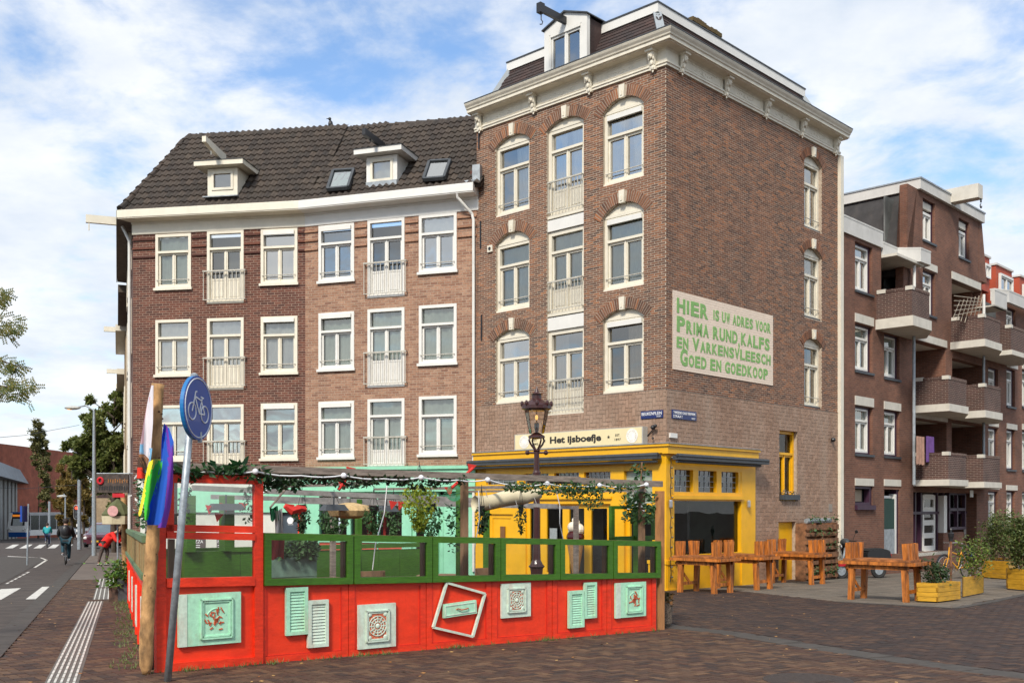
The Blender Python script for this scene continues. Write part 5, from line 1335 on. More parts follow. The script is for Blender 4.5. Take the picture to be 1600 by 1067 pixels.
m = MB(); m.box(.25, L1, -.12, .02, zz1(350, 800), zz1(350, 762)); m.build('shop_fascia', MIN2, t1)
m = MB(); m.box(s1_(436), s1_(441.5), -.08, .1, -.4, zz1(450, 794)); m.box(s1_(467), s1_(470.5), -.08, .1, -.4, zz1(450, 794)); m.box(s1_(436), s1_(470.5), -.08, .1, zz1(450, 798), zz1(450, 792)); m.build('door_frame', RED, t1)
m = MB(); m.box(s1_(441.5), s1_(467), -.0, .08, -.4, zz1(450, 798)); dr = m.build('door', mat('slate_door', (.05, .07, .09), .5, .1, 3), t1)
o = MB().lathe([(.10, 0), (.10, .01)], 20).build('round_logo', WHL, t1, loc=(s1_(454), -.012, zz1(454, 813))); o.rotation_euler = (math.pi / 2, 0, 0)
fit(dr, 'OPEN', s1_(450), s1_(458), zz1(454, 820), .05, WHL, y=-.004, bold=.0)
MB().box(.3, L1, 1.5, 1.6, -.5, 3).build('interior_wall', DARKIN, t1)
for (x0, x1, txt) in ((300, 322, 'PIZZA'), (340, 356, 'PASTA')):
 bd = MB().box(s1_(x0), s1_(x1), -.06, -.03, zz1(320, 866), zz1(320, 840)).build('menu_board', mat('menu_grey', (.10, .08, .08), .7), t1)
 fit(bd, txt, s1_(x0) + .03, s1_(x1) - .06, zz1(320, 848), .09, WHL, y=-.064, bold=.005)
 for k in range(4): MB().box(s1_(x0) + .03, s1_(x0) + .03 + R.uniform(.15, .3), -.064, -.06, zz1(320, 852 + k * 3.2), zz1(320, 851 + k * 3.2)).build('menu_line', WHL, bd)
root2 = F2.root('buff_brick_house', label='buff brick house with white windows, brown tiled roof, two skylights and mint green shopfront', cat='house')
root1 = F1.root('dark_brick_house', label='dark red brick house with cream windows and cream dormer under a hipped tiled roof', cat='house')
merge(t2, root2); merge(t1, root1)
r = F2.root('shop_nameplate', label='black rectangular COOL sign with pale letters on the mint shop fascia', cat='shop sign')
a, b, z0, z1 = wpx(F2, 583, 619.3, 733, 733, 744.5, 744, .16); MB().box(a, b, -.2, -.142, z0 - .12, z1 - .0).build('plate', BLACK, r)
fit(r, 'COOL', a + .05, b - .08, z0 - .03, .20, mat('sign_pale', (.7, .6, .45), .6), y=-.204, bold=.02)
c = PT(516.5, 195, (R3.y + R2_.y) / 2 - .1); bd = empty('black_bird', c, label='small black bird standing on the ridge of the tiled roof', cat='bird')
rdz = -.10
def skin_body(name, joints, edges, radii, mt, parent, sub=1):
 me = bpy.data.meshes.new(name); me.from_pydata([tuple(j) for j in joints], edges, [])
 me.materials.append(mt); o = bpy.data.objects.new(name, me); C.objects.link(o); o.parent = parent
 sk = o.modifiers.new('skin', 'SKIN'); sk.use_smooth_shade = True
 for v, r_ in zip(me.skin_vertices[0].data if me.skin_vertices else [], radii): v.radius = (r_, r_)
 if not me.skin_vertices:
  pass
 else: me.skin_vertices[0].data[0].use_root = True
 s_ = o.modifiers.new('sub', 'SUBSURF'); s_.levels = sub; s_.render_levels = sub
 return o
m = MB(); m.ball((0, 0, 0), .10, 10, 8, (.8, 1.0, 1.35)); m.ball((-.02, -.03, .17), .052, 8, 6); m.bar((-.05, -.05, .17), (-.12, -.06, .165), .02, .02); m.bar((.02, .03, -.05), (.08, .10, -.26), .07, .02); m.tube([(0, 0, -.1), (0, 0, -.19)], .01, 5); m.tube([(.04, 0, -.1), (.04, 0, -.19)], .01, 5)
m.build('body', BLACK, bd, smooth=True)
FB = FRr
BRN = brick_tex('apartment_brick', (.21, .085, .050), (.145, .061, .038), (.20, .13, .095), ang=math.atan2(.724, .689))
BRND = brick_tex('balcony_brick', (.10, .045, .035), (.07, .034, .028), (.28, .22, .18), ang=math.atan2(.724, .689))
CON = mat('pale_concrete', (.62, .58, .50), .75, .06, 3, dirt=.25, dirtcol=(.3, .26, .2), bump=.1)
PARA = mat('parapet_panel', (.60, .58, .54), .7, .05, 2, dirt=.3, dirtcol=(.35, .32, .28))
PURP = mat('aubergine_frame', (.045, .015, .035), .5, .1, 5)
GREEND = mat('bottle_green_door', (.003, .035, .022), .55, .1, 3)
ORED = mat('orange_red_panel', (.42, .07, .03), .7, .1, 2)
sB = lambda px, d=0: FB.at(px, 700, d)[0]
zB = lambda px, py, d=0: FB.at(px, py, d)[1]
tB = FB.root('tempB')
S_A0, S_A1, S_T0, S_T1, S_END = sB(1313.5), sB(1377), sB(1412), sB(1534), sB(1640)
zsp = zB(1370, 480); zpA = zB(1314, 362); zpT = zB(1434, 296)
holes = []; wins = []
def W(x0, x1, ytl, ybl, kind='win', up=False, cur='full', cm=CURT, blind=False):
 a, b = sB(x0), sB(x1 + 1.5); z1, z0 = zB(x0, ytl), zB(x0, ybl); wins.append((a, b, z0, z1, kind, cur, cm, blind, up)); return (a, b, z0, z1, 0)
low = [W(1336, 1362, 504, 578, cm=CURTG), W(1336, 1362, 633.3, 708.5, cm=CURTG), W(1336, 1362, 759.2, 789, 'small'),
       W(1381.5, 1404, 520, 589, cm=CURTG), W(1381.5, 1404, 639.6, 712, cm=CURTG), W(1381.5, 1404, 764, 866, 'door'),
       W(1544, 1558, 573, 634), W(1544, 1558, 667, 729), W(1544, 1558, 767, 825), W(1572.8, 1584.5, 575, 634), W(1572.8, 1584.5, 670, 733), W(1572.8, 1584.5, 767, 826), W(1597, 1608, 577, 635), W(1597, 1608, 672, 735), W(1597, 1608, 768, 827)]
def LG_(x0, x1, yt, yb): return (sB(x0), sB(x1), zB(x0, yb), zB(x0, yt), 0)
logg = [LG_(1430.5, 1478, 531, 598), LG_(1430.5, 1479, 654, 716), LG_(1487.6, 1536, 559, 610), LG_(1487, 1538, 658, 719), LG_(1427, 1526, 768, 864)]
wallB = backing('wall', S_A0, S_END, -1.2, zsp, low + logg, BRN, tB, th=.28)
upA = [W(1336, 1361.7, 376.6, 452.5)]; upC = [W(1441.8, 1459.5, 309, 374, blind=True), W(1498, 1513, 340, 400.5, blind=True), W(1441.8, 1460, 420, 489)]
backing('wall', S_A0, S_A1, zsp, zpA, upA, BRN, tB, th=.28)
LG3 = LG_(1487, 1529, 436, 497)
LG3 = (LG3[0], S_T1, max(LG3[2], zsp + .02), LG3[3], 0)
a1, a2t = S_T0, sB(1434); zc5 = zB(1434, 400)
S_TR = sB(1529)
backing('wall', a1 + .25, S_T1 - .02, zsp, zpT, upC + [LG3], BRN, tB, th=.28)
zf0 = zB(1412, 385) ; m = MB(); m.prism([(a1 - .05, zsp), (a1 + .27, zsp), (a1 + .27, zpT), (a2t - .1, zpT), (a1 - .05, zB(1412, 420))], -.012, .25); m.build('flared_pier', BRN, tB)
m = MB(); m.prism([(S_T1 - .3, zB(1534, 440)), (S_T1 + .5, zB(1534, 440)), (S_T1 - .02, zpT), (S_T1 - .3, zpT)], -.012, .25); m.build('flared_pier', BRN, tB)
sG0 = sB(1556)
upG = [W(1572, 1585.6, 479, 512)]
backing('wall', sB(1556), S_END, zsp, zB(1580, 466), upG, BRN, tB, th=.28)
m = MB(); m.box(S_A1 - .1, S_T0 + .4, 1.2, 1.3, zsp - .5, zB(1377, 393)); m.box(S_A1 - .03, S_A1 + .0, 0, 1.2, zsp - .5, zpA); m.build('loggia_wall', BRN, tB)
for (a, b, c, d, _) in logg + [LG3]:
 m = MB(); m.box(a - .1, b + .1, 1.3, 1.4, c - .1, d + .1); m.box(a - .08, a - .001, .28, 1.3, c - .1, d + .1); m.box(b + .001, b + .08, .28, 1.3, c - .1, d + .1); m.build('loggia_wall', BRN, tB)
 MB().box(a - .1, b + .1, .28, 1.3, d + .001, d + .1).build('loggia_ceiling', CON, tB)
 MB().box(a - .1, b + .1, .0, 1.3, c - .12, c - .001).build('loggia_floor', CON, tB)
for (px0, px1, yt, yb, lg) in ((1490, 1512, 575, 604, 1), (1490, 1516, 680, 716, 1)):
 a, b = sB(px0, -1.2), sB(px1, -1.2); f = MB(); z0, z1 = zB(px0, yb + 30, -1.2), zB(px0, yt, -1.2)
 f.box(a, b, 1.2, 1.29, z0, z1); o = f.build('balcony_door', CREAM, tB); MB().box(a + .15, b - .15, 1.18, 1.2, z0 + .2, z1 - .15).build('pane', GLASSD if yt > 600 else DARKIN, o)
 MB().box(b + .1, b + .8, 1.1, 1.28, z0, z1 + .5).build('white_panel', WHITE, tB)
for i, (a, b, z0, z1, kind, cur, cm, blind, up) in enumerate(wins):
 if kind == 'win':
  fr_ = MB();
  for q in ((a, a + .06, z0, z1), (b - .10, b, z0, z1), (a + .06, b - .1, z0, z0 + .06), (a + .06, b - .1, z1 - .06, z1)): fr_.box(q[0], q[1], .10, .22, q[2], q[3])
  fo = fr_.build('window_surround', PURP, tB)
  if blind:
   zt = z1 - (z1 - z0) * .2; MB().box(a + .05, b - .1, .10, .2, zt, z1).build('blind_box', CON, tB); z1 = zt
  w = window(tB, a + .06, b - .11, z0 + .06, z1 - .06 if not blind else z1 - .1, .14, WHITE, bar=False, sill=False, fw=.055, tr=.0 if blind else .22, cur=cur, curm=cm, seed=i, glass=GLASS)
  MB().box(a - .03, b + .05, -.05, .1, z0 - .07, z0).build('sill', DKGREY, tB)
 elif kind == 'small':
  fr_ = MB()
  for q in ((a, a + .09, z0, z1), (b - .14, b, z0, z1), (a + .09, b - .14, z0, z0 + .09), (a + .09, b - .14, z1 - .07, z1)): fr_.box(q[0], q[1], .04, .22, q[2], q[3])
  fr_.build('window_surround', PURP, tB); MB().box(a - .02, b + .05, -.09, .04, z0 - .14, z0).build('sill', PURP, tB)
  MB().box(a + .2, b - .25, .24, .26, z0 + .12, z1 - .1).build('sand_blind', CURTB, tB); MB().box(a, b, .27, .29, z0, z1).build('interior', DARKIN, tB)
 else:
  MB().box(a, a + .04, .05, .25, z0, z1).build('door_surround', PURP, tB)
  d = MB().box(a + .04, b - .25, .06, .10, z0 + .8, z1 - .3).build('door', GREEND, tB); MB().box(a + .04, b - .25, .05, .095, z0, z0 + .79).build('kick_plate', ZINC, d)
  MB().box(b - .25, b - .13, .045, .25, z0, z1 - .15).build('door_surround', WHITE, tB); MB().box(b - .13, b, .05, .25, z0, z1).build('door_surround', PURP, tB)
  MB().box(a + .04, b - .13, .14, .24, z1 - .28, z1 - .2).build('door_light', STEEL, tB)
for (a0_, a1_, zt) in ((S_A0 + .3, S_A1 - .1, zpA), ):
 MB().box(a0_, a1_, .8, .85, .1, zt - .2).build('interior', GREYIN, tB)
MB().box(sB(1381) - .1, sB(1420), .8, .85, .1, zsp - .2).build('interior', GREYIN, tB); MB().box(sB(1541), S_END, .8, .85, .1, zsp - .1).build('interior', GREYIN, tB)
MB().box(a1 + .4, sB(1476), .8, .85, zsp, zpT - .2).build('interior', GREYIN, tB); MB().box(sB(1490), S_T1 - .5, .8, .85, zB(1487, 425), zpT - .2).build('interior', GREYIN, tB)
MB().box(sB(1565), S_END, .8, .85, zsp, zB(1580, 470)).build('interior', GREYIN, tB)
def lintel(x0, x1, yt, yb, out=.03):
 a, b = sB(x0) - .02, sB(x1) + .04; MB().box(a, b, -out, .1, zB(x0, yb), zB(x0, yt)).build('lintel', CON, tB)
for q in ((1336, 1363.5, 489, 502.5), (1336, 1363.5, 618, 632), (1336, 1363.5, 746.8, 758.2), (1381.3, 1406, 626.6, 638.8), (1381.3, 1406, 748.4, 758.8), (1442, 1463, 407.3, 418), (1430.5, 1478, 518.6, 530), (1430, 1479, 643, 652), (1487, 1531, 424, 435.5), (1544, 1559, 655, 665), (1573, 1589, 564, 573), (1544, 1560, 757, 764), (1573, 1588, 661, 669.5), (1572, 1588.5, 757.5, 765.5), (1597, 1610, 568, 576), (1597, 1610, 662, 671)): lintel(*q)
def band(pts, z0, z1, name='parapet', mt=PARA, th=.12):
 m = MB()
 for (a, d), (b, e_) in zip(pts[:-1], pts[1:]):
  dx, dy = b - a, e_ - d; l = math.hypot(dx, dy); nx, ny = dy / l * th, -dx / l * th
  m.prismz([(a, -d), (b, -e_), (b - nx, -e_ + abs(th)), (a - nx, -d + abs(th))], z0, z1)
  m.prismz([(a, -d - .01), (b, -e_ - .01), (b, -e_ + .16), (a, -d + .16)], z1, z1 + .05)
 return m.build(name, mt, tB)
band([(S_A0 - .05, .06), (S_A1, .06)], zpA, zB(1314, 337.5)); band([(S_A1 + .02, -1.4), (S_A1 + .02, .02)], zpA - .02, zB(1314, 337.5))
zq0, zq1 = zB(1377, 400), zB(1377, 380)
band([(S_A1 + .03, .05), (sB(1400), .05), (S_T0 - .1, .6), (sB(1425), .62), (sB(1427), .3)], zq0, zq1); MB().box(S_A1, S_T0 + .4, -.5, 1.2, zq0 - .06, zq0 + .02).build('loggia_roof', CON, tB)
band([(S_T1 - .1, .5), (S_T1 + 1.2, .5)], zB(1534, 470, .5), zB(1534, 445, .5)); MB().box(S_T1 - .1, S_T1 + 1.2, -.5, .2, zB(1534, 470, .5), zB(1534, 468, .5)).build('loggia_roof', CON, tB)
band([(S_T1 + 1.0, .1), (sB(1560), .4), (S_END, .4)], zB(1570, 474, .2), zB(1570, 457, .2))
zt0, zt1 = zpT - .0, zB(1434, 276, .12)
tw = a2t - .05
m = MB(); m.prismz([(tw, -.12), (S_TR + .3, -.12), (S_TR + .3, 3), (tw, 3)], zt0, zt1); m.build('parapet', PARA, tB)
m = MB(); m.prismz([(tw - .03, -.15), (S_TR + .33, -.15), (S_TR + .33, 3), (tw - .03, 3)], zt1, zt1 + .05); m.build('parapet_capping', ZINC, tB)
m = MB(); zl = zB(1377, 385); m.hexa([(a1 + .02, .2, zl - .6), (a1 + .3, .2, zl - .6), (a1 + .3, 4.6, zl - .6), (a1 + .02, 4.6, zl - .6), (tw + .1, .2, zt0), (tw + .3, .2, zt0), (tw + .3, 4.6, zt0), (tw + .1, 4.6, zt0)]); m.build('dark_roof_slope', mat('bitumen', (.045, .042, .042), .85, .15, 3, dirt=.3), tB)
m = MB(); m.prismz([(tw, 3), (S_TR + .3, 3), (S_TR + .3, 4.7), (tw, 4.7)], zt0, zt1); m.prismz([(tw - 1.5, 4.7), (S_TR, 4.7), (S_TR, 5), (tw - 1.5, 5)], zt0, zt1); m.build('parapet', PARA, tB)
a_, z_ = FB.at(1314.5, 285, -2); b_, _ = FB.at(1318.5, 285, -2); MB().box(a_ - 1.5, b_, 2, 3, z_ - 2, z_).build('roof_shed', ORED, tB)
for (x0, x1, yt, yb, d) in ((1556, 1581, 414, 458, -1.0), (1532, 1546, 398, 432, -1.0), (1593, 1612, 432, 470, -1)):
 a, z1 = FB.at(x0, yt, d); b, _ = FB.at(x1, yt, d); z0 = FB.at(x0, yb, d)[1] - .5
 MB().box(a, b, -d, -d + 2.4, z0, z1).build('roof_dormer', ORED, tB); MB().box(a - .05, b + .05, -d - .06, -d + 2.4, z1, z1 + .08).build('dormer_roof', PARA, tB)
 window(tB, a + .25, b - .15, z0 + .5, z1 - .3, -d - .09, WHITE, bar=False, sill=False, fw=.06, tr=0)
s, zb5 = FB.at(1481, 317); MB().box(s - .05, s + .38, -1.05, .3, zb5 - .02, zb5 + .46).build('hoist_beam', CON, tB)
m = MB().tube([(s + .2, -1.05, zb5 - .02), (s + .2, -1.05, zb5 - .16)], .03, 6); m.tube([(s + .2 + .07 * math.cos(k), -1.05, zb5 - .28 + .07 * math.sin(k)) for k in np.linspace(1.6, 6.5, 9)], .02, 5); m.build('hoist_ring', BLACK, tB)
def balcony(xc, x1, ytop, ybrick, yslab, d=1.12):
 """xc, x1: outer corner and far end on the picture; heights read at the outer corner"""
 a, z1 = FB.at(xc, ytop, d); b, _ = FB.at(x1, ytop, .45); _, z0 = FB.at(xc, ybrick, d); _, zs = FB.at(xc, yslab, d)
 pts = [(a, 0), (a, -d), (a + (b - a) * .5, -d), (b, -.45), (b, 0)]
 inn = [(a + .12, 0), (a + .12, -d + .12), (a + (b - a) * .5 - .05, -d + .12), (b - .12, -.40), (b - .12, 0)]
 m = MB()
 for i in range(4):
  p, q, r_, s_ = pts[i], pts[i + 1], inn[i + 1], inn[i]; m.prismz([p, q, r_, s_], z0, z1)
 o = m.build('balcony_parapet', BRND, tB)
 m = MB()
 for i in range(0, 3):
  p, q = Vector(pts[i]), Vector(pts[i + 1]); L_ = (q - p).length; k = max(1, int(L_ / .075)); dd = (q - p) / k; nn_ = Vector((dd.y, -dd.x)).normalized() * -.012
  for j in range(k):
   u = p + dd * (j + .06) - nn_; v = p + dd * (j + .88) - nn_; w_ = nn_.normalized() * .13; m.prismz([tuple(u), tuple(v), tuple(v + w_), tuple(u + w_)], z1, z1 + .10 + R.uniform(-.004, .004))
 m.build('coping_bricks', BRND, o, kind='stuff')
 out = [(a - .06, 0), (a - .06, -d - .06), (pts[2][0] + .03, -d - .06), (b + .06, -.48), (b + .06, 0)]
 m = MB(); m.prismz(out, zs, z0); m.build('balcony_slab', CON, tB)
 for q_ in ((a - .02, a + .15, -.3, -.02), (a - .02, a + .16, -d - .02, -d + .2), (b - .14, b + .02, -.50, -.35)): MB().box(*q_, z1, z1 + .12).build('coping_block', CON, o)
for q in ((1425, 1445.4, 452, 493, 508.7), (1537.3, 1556.4, 495.5, 529.8, 541), (1579.5, 1596.4, 512, 546.7, 554), (1481.7, 1505.3, 592, 630.5, 642), (1538, 1557.6, 604, 641, 652), (1481.7, 1505, 711, 748.6, 758.4), (1536, 1557, 715, 752.5, 761.5)): balcony(*q)
for (x0, yt, yb, mm) in ((1428, 524, 757, ZINC), (1428.6, 409, 452, WHITE), (1537.3, 460, 493, WHITE), (1537, 556, 606, ZINC), (1537, 660, 714, ZINC)):
 a, z1 = FB.at(x0, yt, .35); _, z0 = FB.at(x0, yb, .35); MB().tube([(a, -.35, z0), (a, -.35, z1)], .05, 8).build('downpipe', mm, tB)
aE, bE = logg[4][0], logg[4][1]; zE0, zE1 = logg[4][2], logg[4][3]
m = MB()
for px_ in (1428, 1437, 1462, 1471): q_ = FB.at(px_, 800, -.4)[0]; m.box(q_, q_ + .1, .36, .5, zE0, zE1)
m.box(aE, bE, .35, .48, zE1 - .75, zE1 - .66); m.build('entrance_frame', PURP, tB)
dx0, dx1 = FB.at(1441, 800, -.4)[0], FB.at(1460.5, 800, -.4)[0]; z0, z1 = zB(1441, 860, -.4), zB(1441, 773, -.4)
m = MB(); n = 4; hgt = (z1 - z0)
m.box(dx0, dx0 + .12, .38, .45, z0, z1); m.box(dx1 - .15, dx1, .38, .45, z0, z1)
for k in range(5): m.box(dx0 + .12, dx1 - .15, .38, .45, z0 + hgt * (.03 + .93 * k / 4) - .08, z0 + hgt * (.03 + .93 * k / 4) + .10)
dw = m.build('door', WHITE, tB); MB().box(dx0 + .1, dx1 - .12, .42, .43, z0, z1).build('pane', GLASSD, dw)
dx0, dx1 = FB.at(1508, 800, -.4)[0], FB.at(1521, 800, -.4)[0]; z0, z1 = zB(1508, 840, -.4), zB(1508, 774, -.4)
dw = MB().box(dx0, dx1, .38, .45, z0, z1).build('door', WHITE, tB); m = MB().lathe([(.12, 0), (.12, .02)], 14); o = m.build('oval_window', GLASSD, dw, loc=((dx0 + dx1) / 2, .375, z0 + 1.65)); o.rotation_euler = (math.pi / 2, 0, 0); o.scale = (.7, 1.7, 1)
MB().box((dx0 + dx1) / 2 - .15, (dx0 + dx1) / 2 + .15, .36, .38, z0 + .85, z0 + .97).build('letter_slot', ZINC, dw)
x0, x1 = FB.at(1474, 800, -.2)[0], FB.at(1507, 800, -.2)[0]; MB().box(x0, x1, .2, .4, zE0 - .2, zB(1474, 832, -.2)).build('brick_infill', BRN, tB)
MB().box(x0, x0 + .28, .18, .42, zB(1474, 832, -.2), zB(1474, 774, -.2)).build('white_panel', WHITE, tB)
a = FB.at(1484, 800, -.2)[0]; f = MB(); z0_, z1_ = zB(1474, 828, -.2), zB(1474, 768, -.2)
for k in range(3): f.box(a + k * .75, a + k * .75 + .1, .22, .34, z0_, z1_)
for zz_ in (z0_, (z0_ + z1_) / 2, z1_ - .1): f.box(a, a + 1.5, .22, .34, zz_, zz_ + .1)
f.build('window_frame', PURP, tB); MB().box(a, a + 1.5, .36, .37, z0_, z1_).build('pane', GLASSD, tB)
MB().box(aE + 5, aE + 5.3, -.02, 0, 2.3, 2.55).build('house_number_plate', WHITE, tB)
m = MB(); m.prismz([(S_A0, .3), (S_A0 + .1, .3), (S_A0 + .1, 9), (S_A0, 9)], -1, zpA); m.box(S_A0, S_END, 8.9, 9, -1, zsp); m.box(S_A0, S_A1, .3, 9, zpA - .2, zpA - .1); m.box(S_A1, S_END, 1.4, 9, zsp - .2, zsp - .1); m.build('rear_wall', BRN, tB)
m = MB(); m.box(S_T0 + .4, S_TR + .2, 4.6, 4.8, zsp, zt0); m.box(S_TR + .1, S_TR + .25, .3, 4.7, zsp, zt0); m.build('tower_wall', BRN, tB)
rootB = FB.root('apartment_building', label='brown brick apartment block with faceted balconies, white parapets and a projecting concrete beam', cat='apartment building')
merge(tB, rootB)
a, z1 = FB.at(1447, 681, .5); b, _ = FB.at(1459, 681, .5); r = FB.root('purple_towel', label='purple towel hanging to dry on a first floor balcony of the brown apartment block', cat='towel')
def cloth(a, b, z0, z1, y, mt, parent, amp=.03):
 m = MB(); n = 14; vs = [];
 for i in range(n + 1):
  t = i / n; vs += [(a + (b - a) * t, y + amp * math.sin(t * 19), z1), (a + (b - a) * t, y + amp * math.sin(t * 19) * 1.4, z0 + R.uniform(-.02, .02))]
 m.add(vs, [(2 * i, 2 * i + 1, 2 * i + 3, 2 * i + 2) for i in range(n)]); return m.build('cloth', mt, parent, smooth=True)
cloth(a, b, z1 - .85, z1, -.5, mat('purple_cloth', (.13, .06, .22), .9), r)
a, z1 = FB.at(1431.5, 681, .5); b, _ = FB.at(1444.5, 681, .5); r = FB.root('peach_sheet', label='peach sheet drying beside the purple towel on the first floor balcony', cat='sheet'); cloth(a, b, z1 - .9, z1, -.5, mat('peach_cloth', (.42, .24, .17), .9), r, .015)
a, z0 = FB.at(1489, 493, .6); b, z1 = FB.at(1529, 463, .6); r = FB.root('garden_trellis', label='pale diamond lattice trellis leaning on the upper balcony of the apartment block', cat='trellis')
n = 7
for i in range(n):
 t = i / (n - 1)
 m = MB().bar((a + (b - a) * t * .9, -.6, z0 - .1), (a + (b - a) * (t * .9 + .25), -.62, z1 + .1 - (1 - t) * .5), .02, .02); m.build('lath', mat('lath_wood', (.40, .34, .26), .8), r)
 if i < 5: m = MB().bar((a, -.64, z0 + (z1 - z0) * t), (b, -.66, z0 + (z1 - z0) * (t * .6 + .5)), .02, .02); m.build('lath', mat('lath_wood', (.40, .34, .26), .8), r)
FT = Fr((-3.58, 10.5), (4.76, 3.65))
rT = FT.root('terrace_enclosure', label='red and green timber terrace enclosure with framed glass lights and mint salvaged ornaments', cat='terrace screen')
sT = lambda px: FT.at(px, 900)[0]
zT = lambda px, py: FT.at(px, py)[1]
def panelq(x0, x1, yt0, yt1, yb0, yb1, d0, d1, name, mt, parent):
 a, z1a = FT.at(x0, yt0); b, z1b = FT.at(x1, yt1); _, z0a = FT.at(x0, yb0); _, z0b = FT.at(x1, yb1)
 return MB().qbox(a, b, d0, d1, z0a, z0b, z1a, z1b).build(name, mt, parent)
def frameq(x0, x1, yt0, yt1, yb0, yb1, w, d0, d1, name, mt, parent, inner=True):
 a, z1a = FT.at(x0, yt0); b, z1b = FT.at(x1, yt1); _, z0a = FT.at(x0, yb0); _, z0b = FT.at(x1, yb1)
 L_ = b - a; m = MB(); st = (z1b - z1a) / L_; sb = (z0b - z0a) / L_
 m.qbox(a, a + w, d0, d1, z0a, z0a + sb * w, z1a, z1a + st * w); m.qbox(b - w, b, d0, d1, z0b - sb * w, z0b, z1b - st * w, z1b)
 m.qbox(a + w, b - w, d0, d1, z0a + sb * w, z0b - sb * w, z0a + sb * w + w, z0b - sb * w + w)
 m.qbox(a + w, b - w, d0, d1, z1a + st * w - w, z1b - st * w - w, z1a + st * w, z1b - st * w)
 o = m.build(name, mt, parent)
 return o, (a + w, b - w, z0a + w, z0b + w, z1a - w, z1b - w)
base = lambda x: 1050.5 - (x - 243) * (1050.5 - 1037.6) / (403.7 - 243) if x < 404 else 1037.6 - (x - 404) * (1037.6 - 985) / (1028 - 404)
mid = lambda x: 914.4 + (x - 410) * (902 - 914.4) / (1028 - 410)
top_ = lambda x: 832.2 + (x - 410) * (845 - 832.2) / (1028 - 410)
seams = [405, 544.5, 666, 768.6, 863, 948.4, 1025.8]
REDB = mat('red_board', (.84, .042, .008), .5, .08, 4, bump=.25, stretch=(1, 1, 2), bscale=24, dirt=.4, dirtcol=(.48, .018, .006))
for i, (x0, x1) in enumerate(zip(seams[:-1], seams[1:])):
 o, inn = frameq(x0 + .5, x1 - .5, mid(x0) - 6, mid(x1) - 6, base(x0), base(x1), .075, -.0, .045, 'red_panel', RED, rT)
 a, b, z0a, z0b, z1a, z1b = inn
 MB().qbox(a - .01, b + .01, .010, .035, z0a - .01, z0b - .01, z1a + .05, z1b + .05).build('board', REDB, o)
 m = MB(); m.qbox(a, a + .015, .002, .012, z0a, z0a, z1a + .1, z1a + .1); m.qbox(b - .015, b, .002, .012, z0b, z0b, z1b + .1, z1b + .1); m.qbox(a, b, .002, .012, z0a, z0b, z0a + .012, z0b + .012); m.build('bead', REDRIM, o)
 m = MB(); m.box(sT(x1) - .03, sT(x1) + .02, .02, .09, zT(x1, base(x1)) - .08, zT(x1, mid(x1))); m.build('stud', WOODG, o)
gf = [(410.8, 548.4), (550.7, 671.6), (673, 778), (779.2, 871), (872.2, 953.6), (955, 1028.5)]
for i, (x0, x1) in enumerate(gf):
 o, inn = frameq(x0, x1, top_(x0), top_(x1), mid(x0), mid(x1), .074, -.055, -.003, 'window_frame', GREENP, rT)
 a, b, z0a, z0b, z1a, z1b = inn
 m = MB(); m.add([(a, -.03, z0a), (b, -.03, z0b), (b, -.03, z1b), (a, -.03, z1a)], [(0, 1, 2, 3)]); m.build('pane', GLASSC, o)
 m = MB(); m.qbox(a, b, -.003, .05, z0a - .04, z0b - .04, z0a, z0b); m.qbox(b - .03, b, -.003, .06, z0b, z0b, z1b, z1b); m.qbox(a - .05, b + .05, -.003, .07, z1a + .06, z1b + .06, z1a + .075, z1b + .075); m.build('inner_sill', WOODB, o)
def fz(x0, x1, y0, y1): return sT(x0), sT(x1), y0, y1
tall = empty  # noqa
def bx(x0, x1, yt, yb, d0, d1, name, mt, parent, xm=None):
 """board between two picture columns; yt,yb at x0; follows the slope of the bay's rails"""
 f = lambda y_: y_ + ((x1 - x0) * (-.075) if y_ > 1000 else (x1 - x0) * (-.02 if y_ > 900 else (.02 if y_ < 860 else 0)))
 a, z1a = FT.at(x0, yt); b, z1b = FT.at(x1, f(yt)); _, z0a = FT.at(x0, yb); _, z0b = FT.at(x1, f(yb))
 return MB().qbox(a, b, d0, d1, z0a, z0b, z1a, z1b).build(name, mt, parent)
cb_ = bx(243, 258, 822, 1050.5, -.03, .04, 'post', RED, rT)
bx(396.5, 409.5, 747.5, 1038, -.03, .04, 'post', RED, rT); bx(258.5, 270.5, 740.5, 841, -.03, .04, 'post', RED, rT)
bx(270.7, 396.3, 741, 754, -.03, .04, 'rail', RED, rT); bx(258.5, 396.3, 819, 829.5, -.03, .04, 'rail', RED, rT); bx(258.5, 396.3, 830.5, 841, -.045, .03, 'rail', RED, rT)
bx(258.5, 396.3, 903, 917, -.04, .04, 'rail', RED, rT); bx(258.5, 396.3, 1036, 1049, -.03, .04, 'rail', RED, rT)
bx(256, 398, 916, 1040, .012, .035, 'board', REDB, rT)
m = MB(); a, z1a = FT.at(258.5, 841); b, z1b = FT.at(396.3, 843.5); _, z0a = FT.at(258.5, 903); _, z0b = FT.at(396, 903)
m.add([(a, .01, z0a), (b, .01, z0b), (b, .01, z1b), (a, .01, z1a)], [(0, 1, 2, 3)]); m.build('pane', GLASSC, rT)
m = MB(); a, z1a = FT.at(270.7, 754); b, z1b = FT.at(396.3, 756.5); _, z0a = FT.at(270.7, 819); _, z0b = FT.at(396, 819); m.add([(a, .01, z0a), (b, .01, z0b), (b, .01, z1b), (a, .01, z1a)], [(0, 1, 2, 3)]); m.build('pane', GLASSC, rT)
bx(262, 280, 752, 820, .05, .12, 'inner_post', WOODG, rT); bx(267, 276, 842, 903, .05, .1, 'inner_post', WOODB, rT)
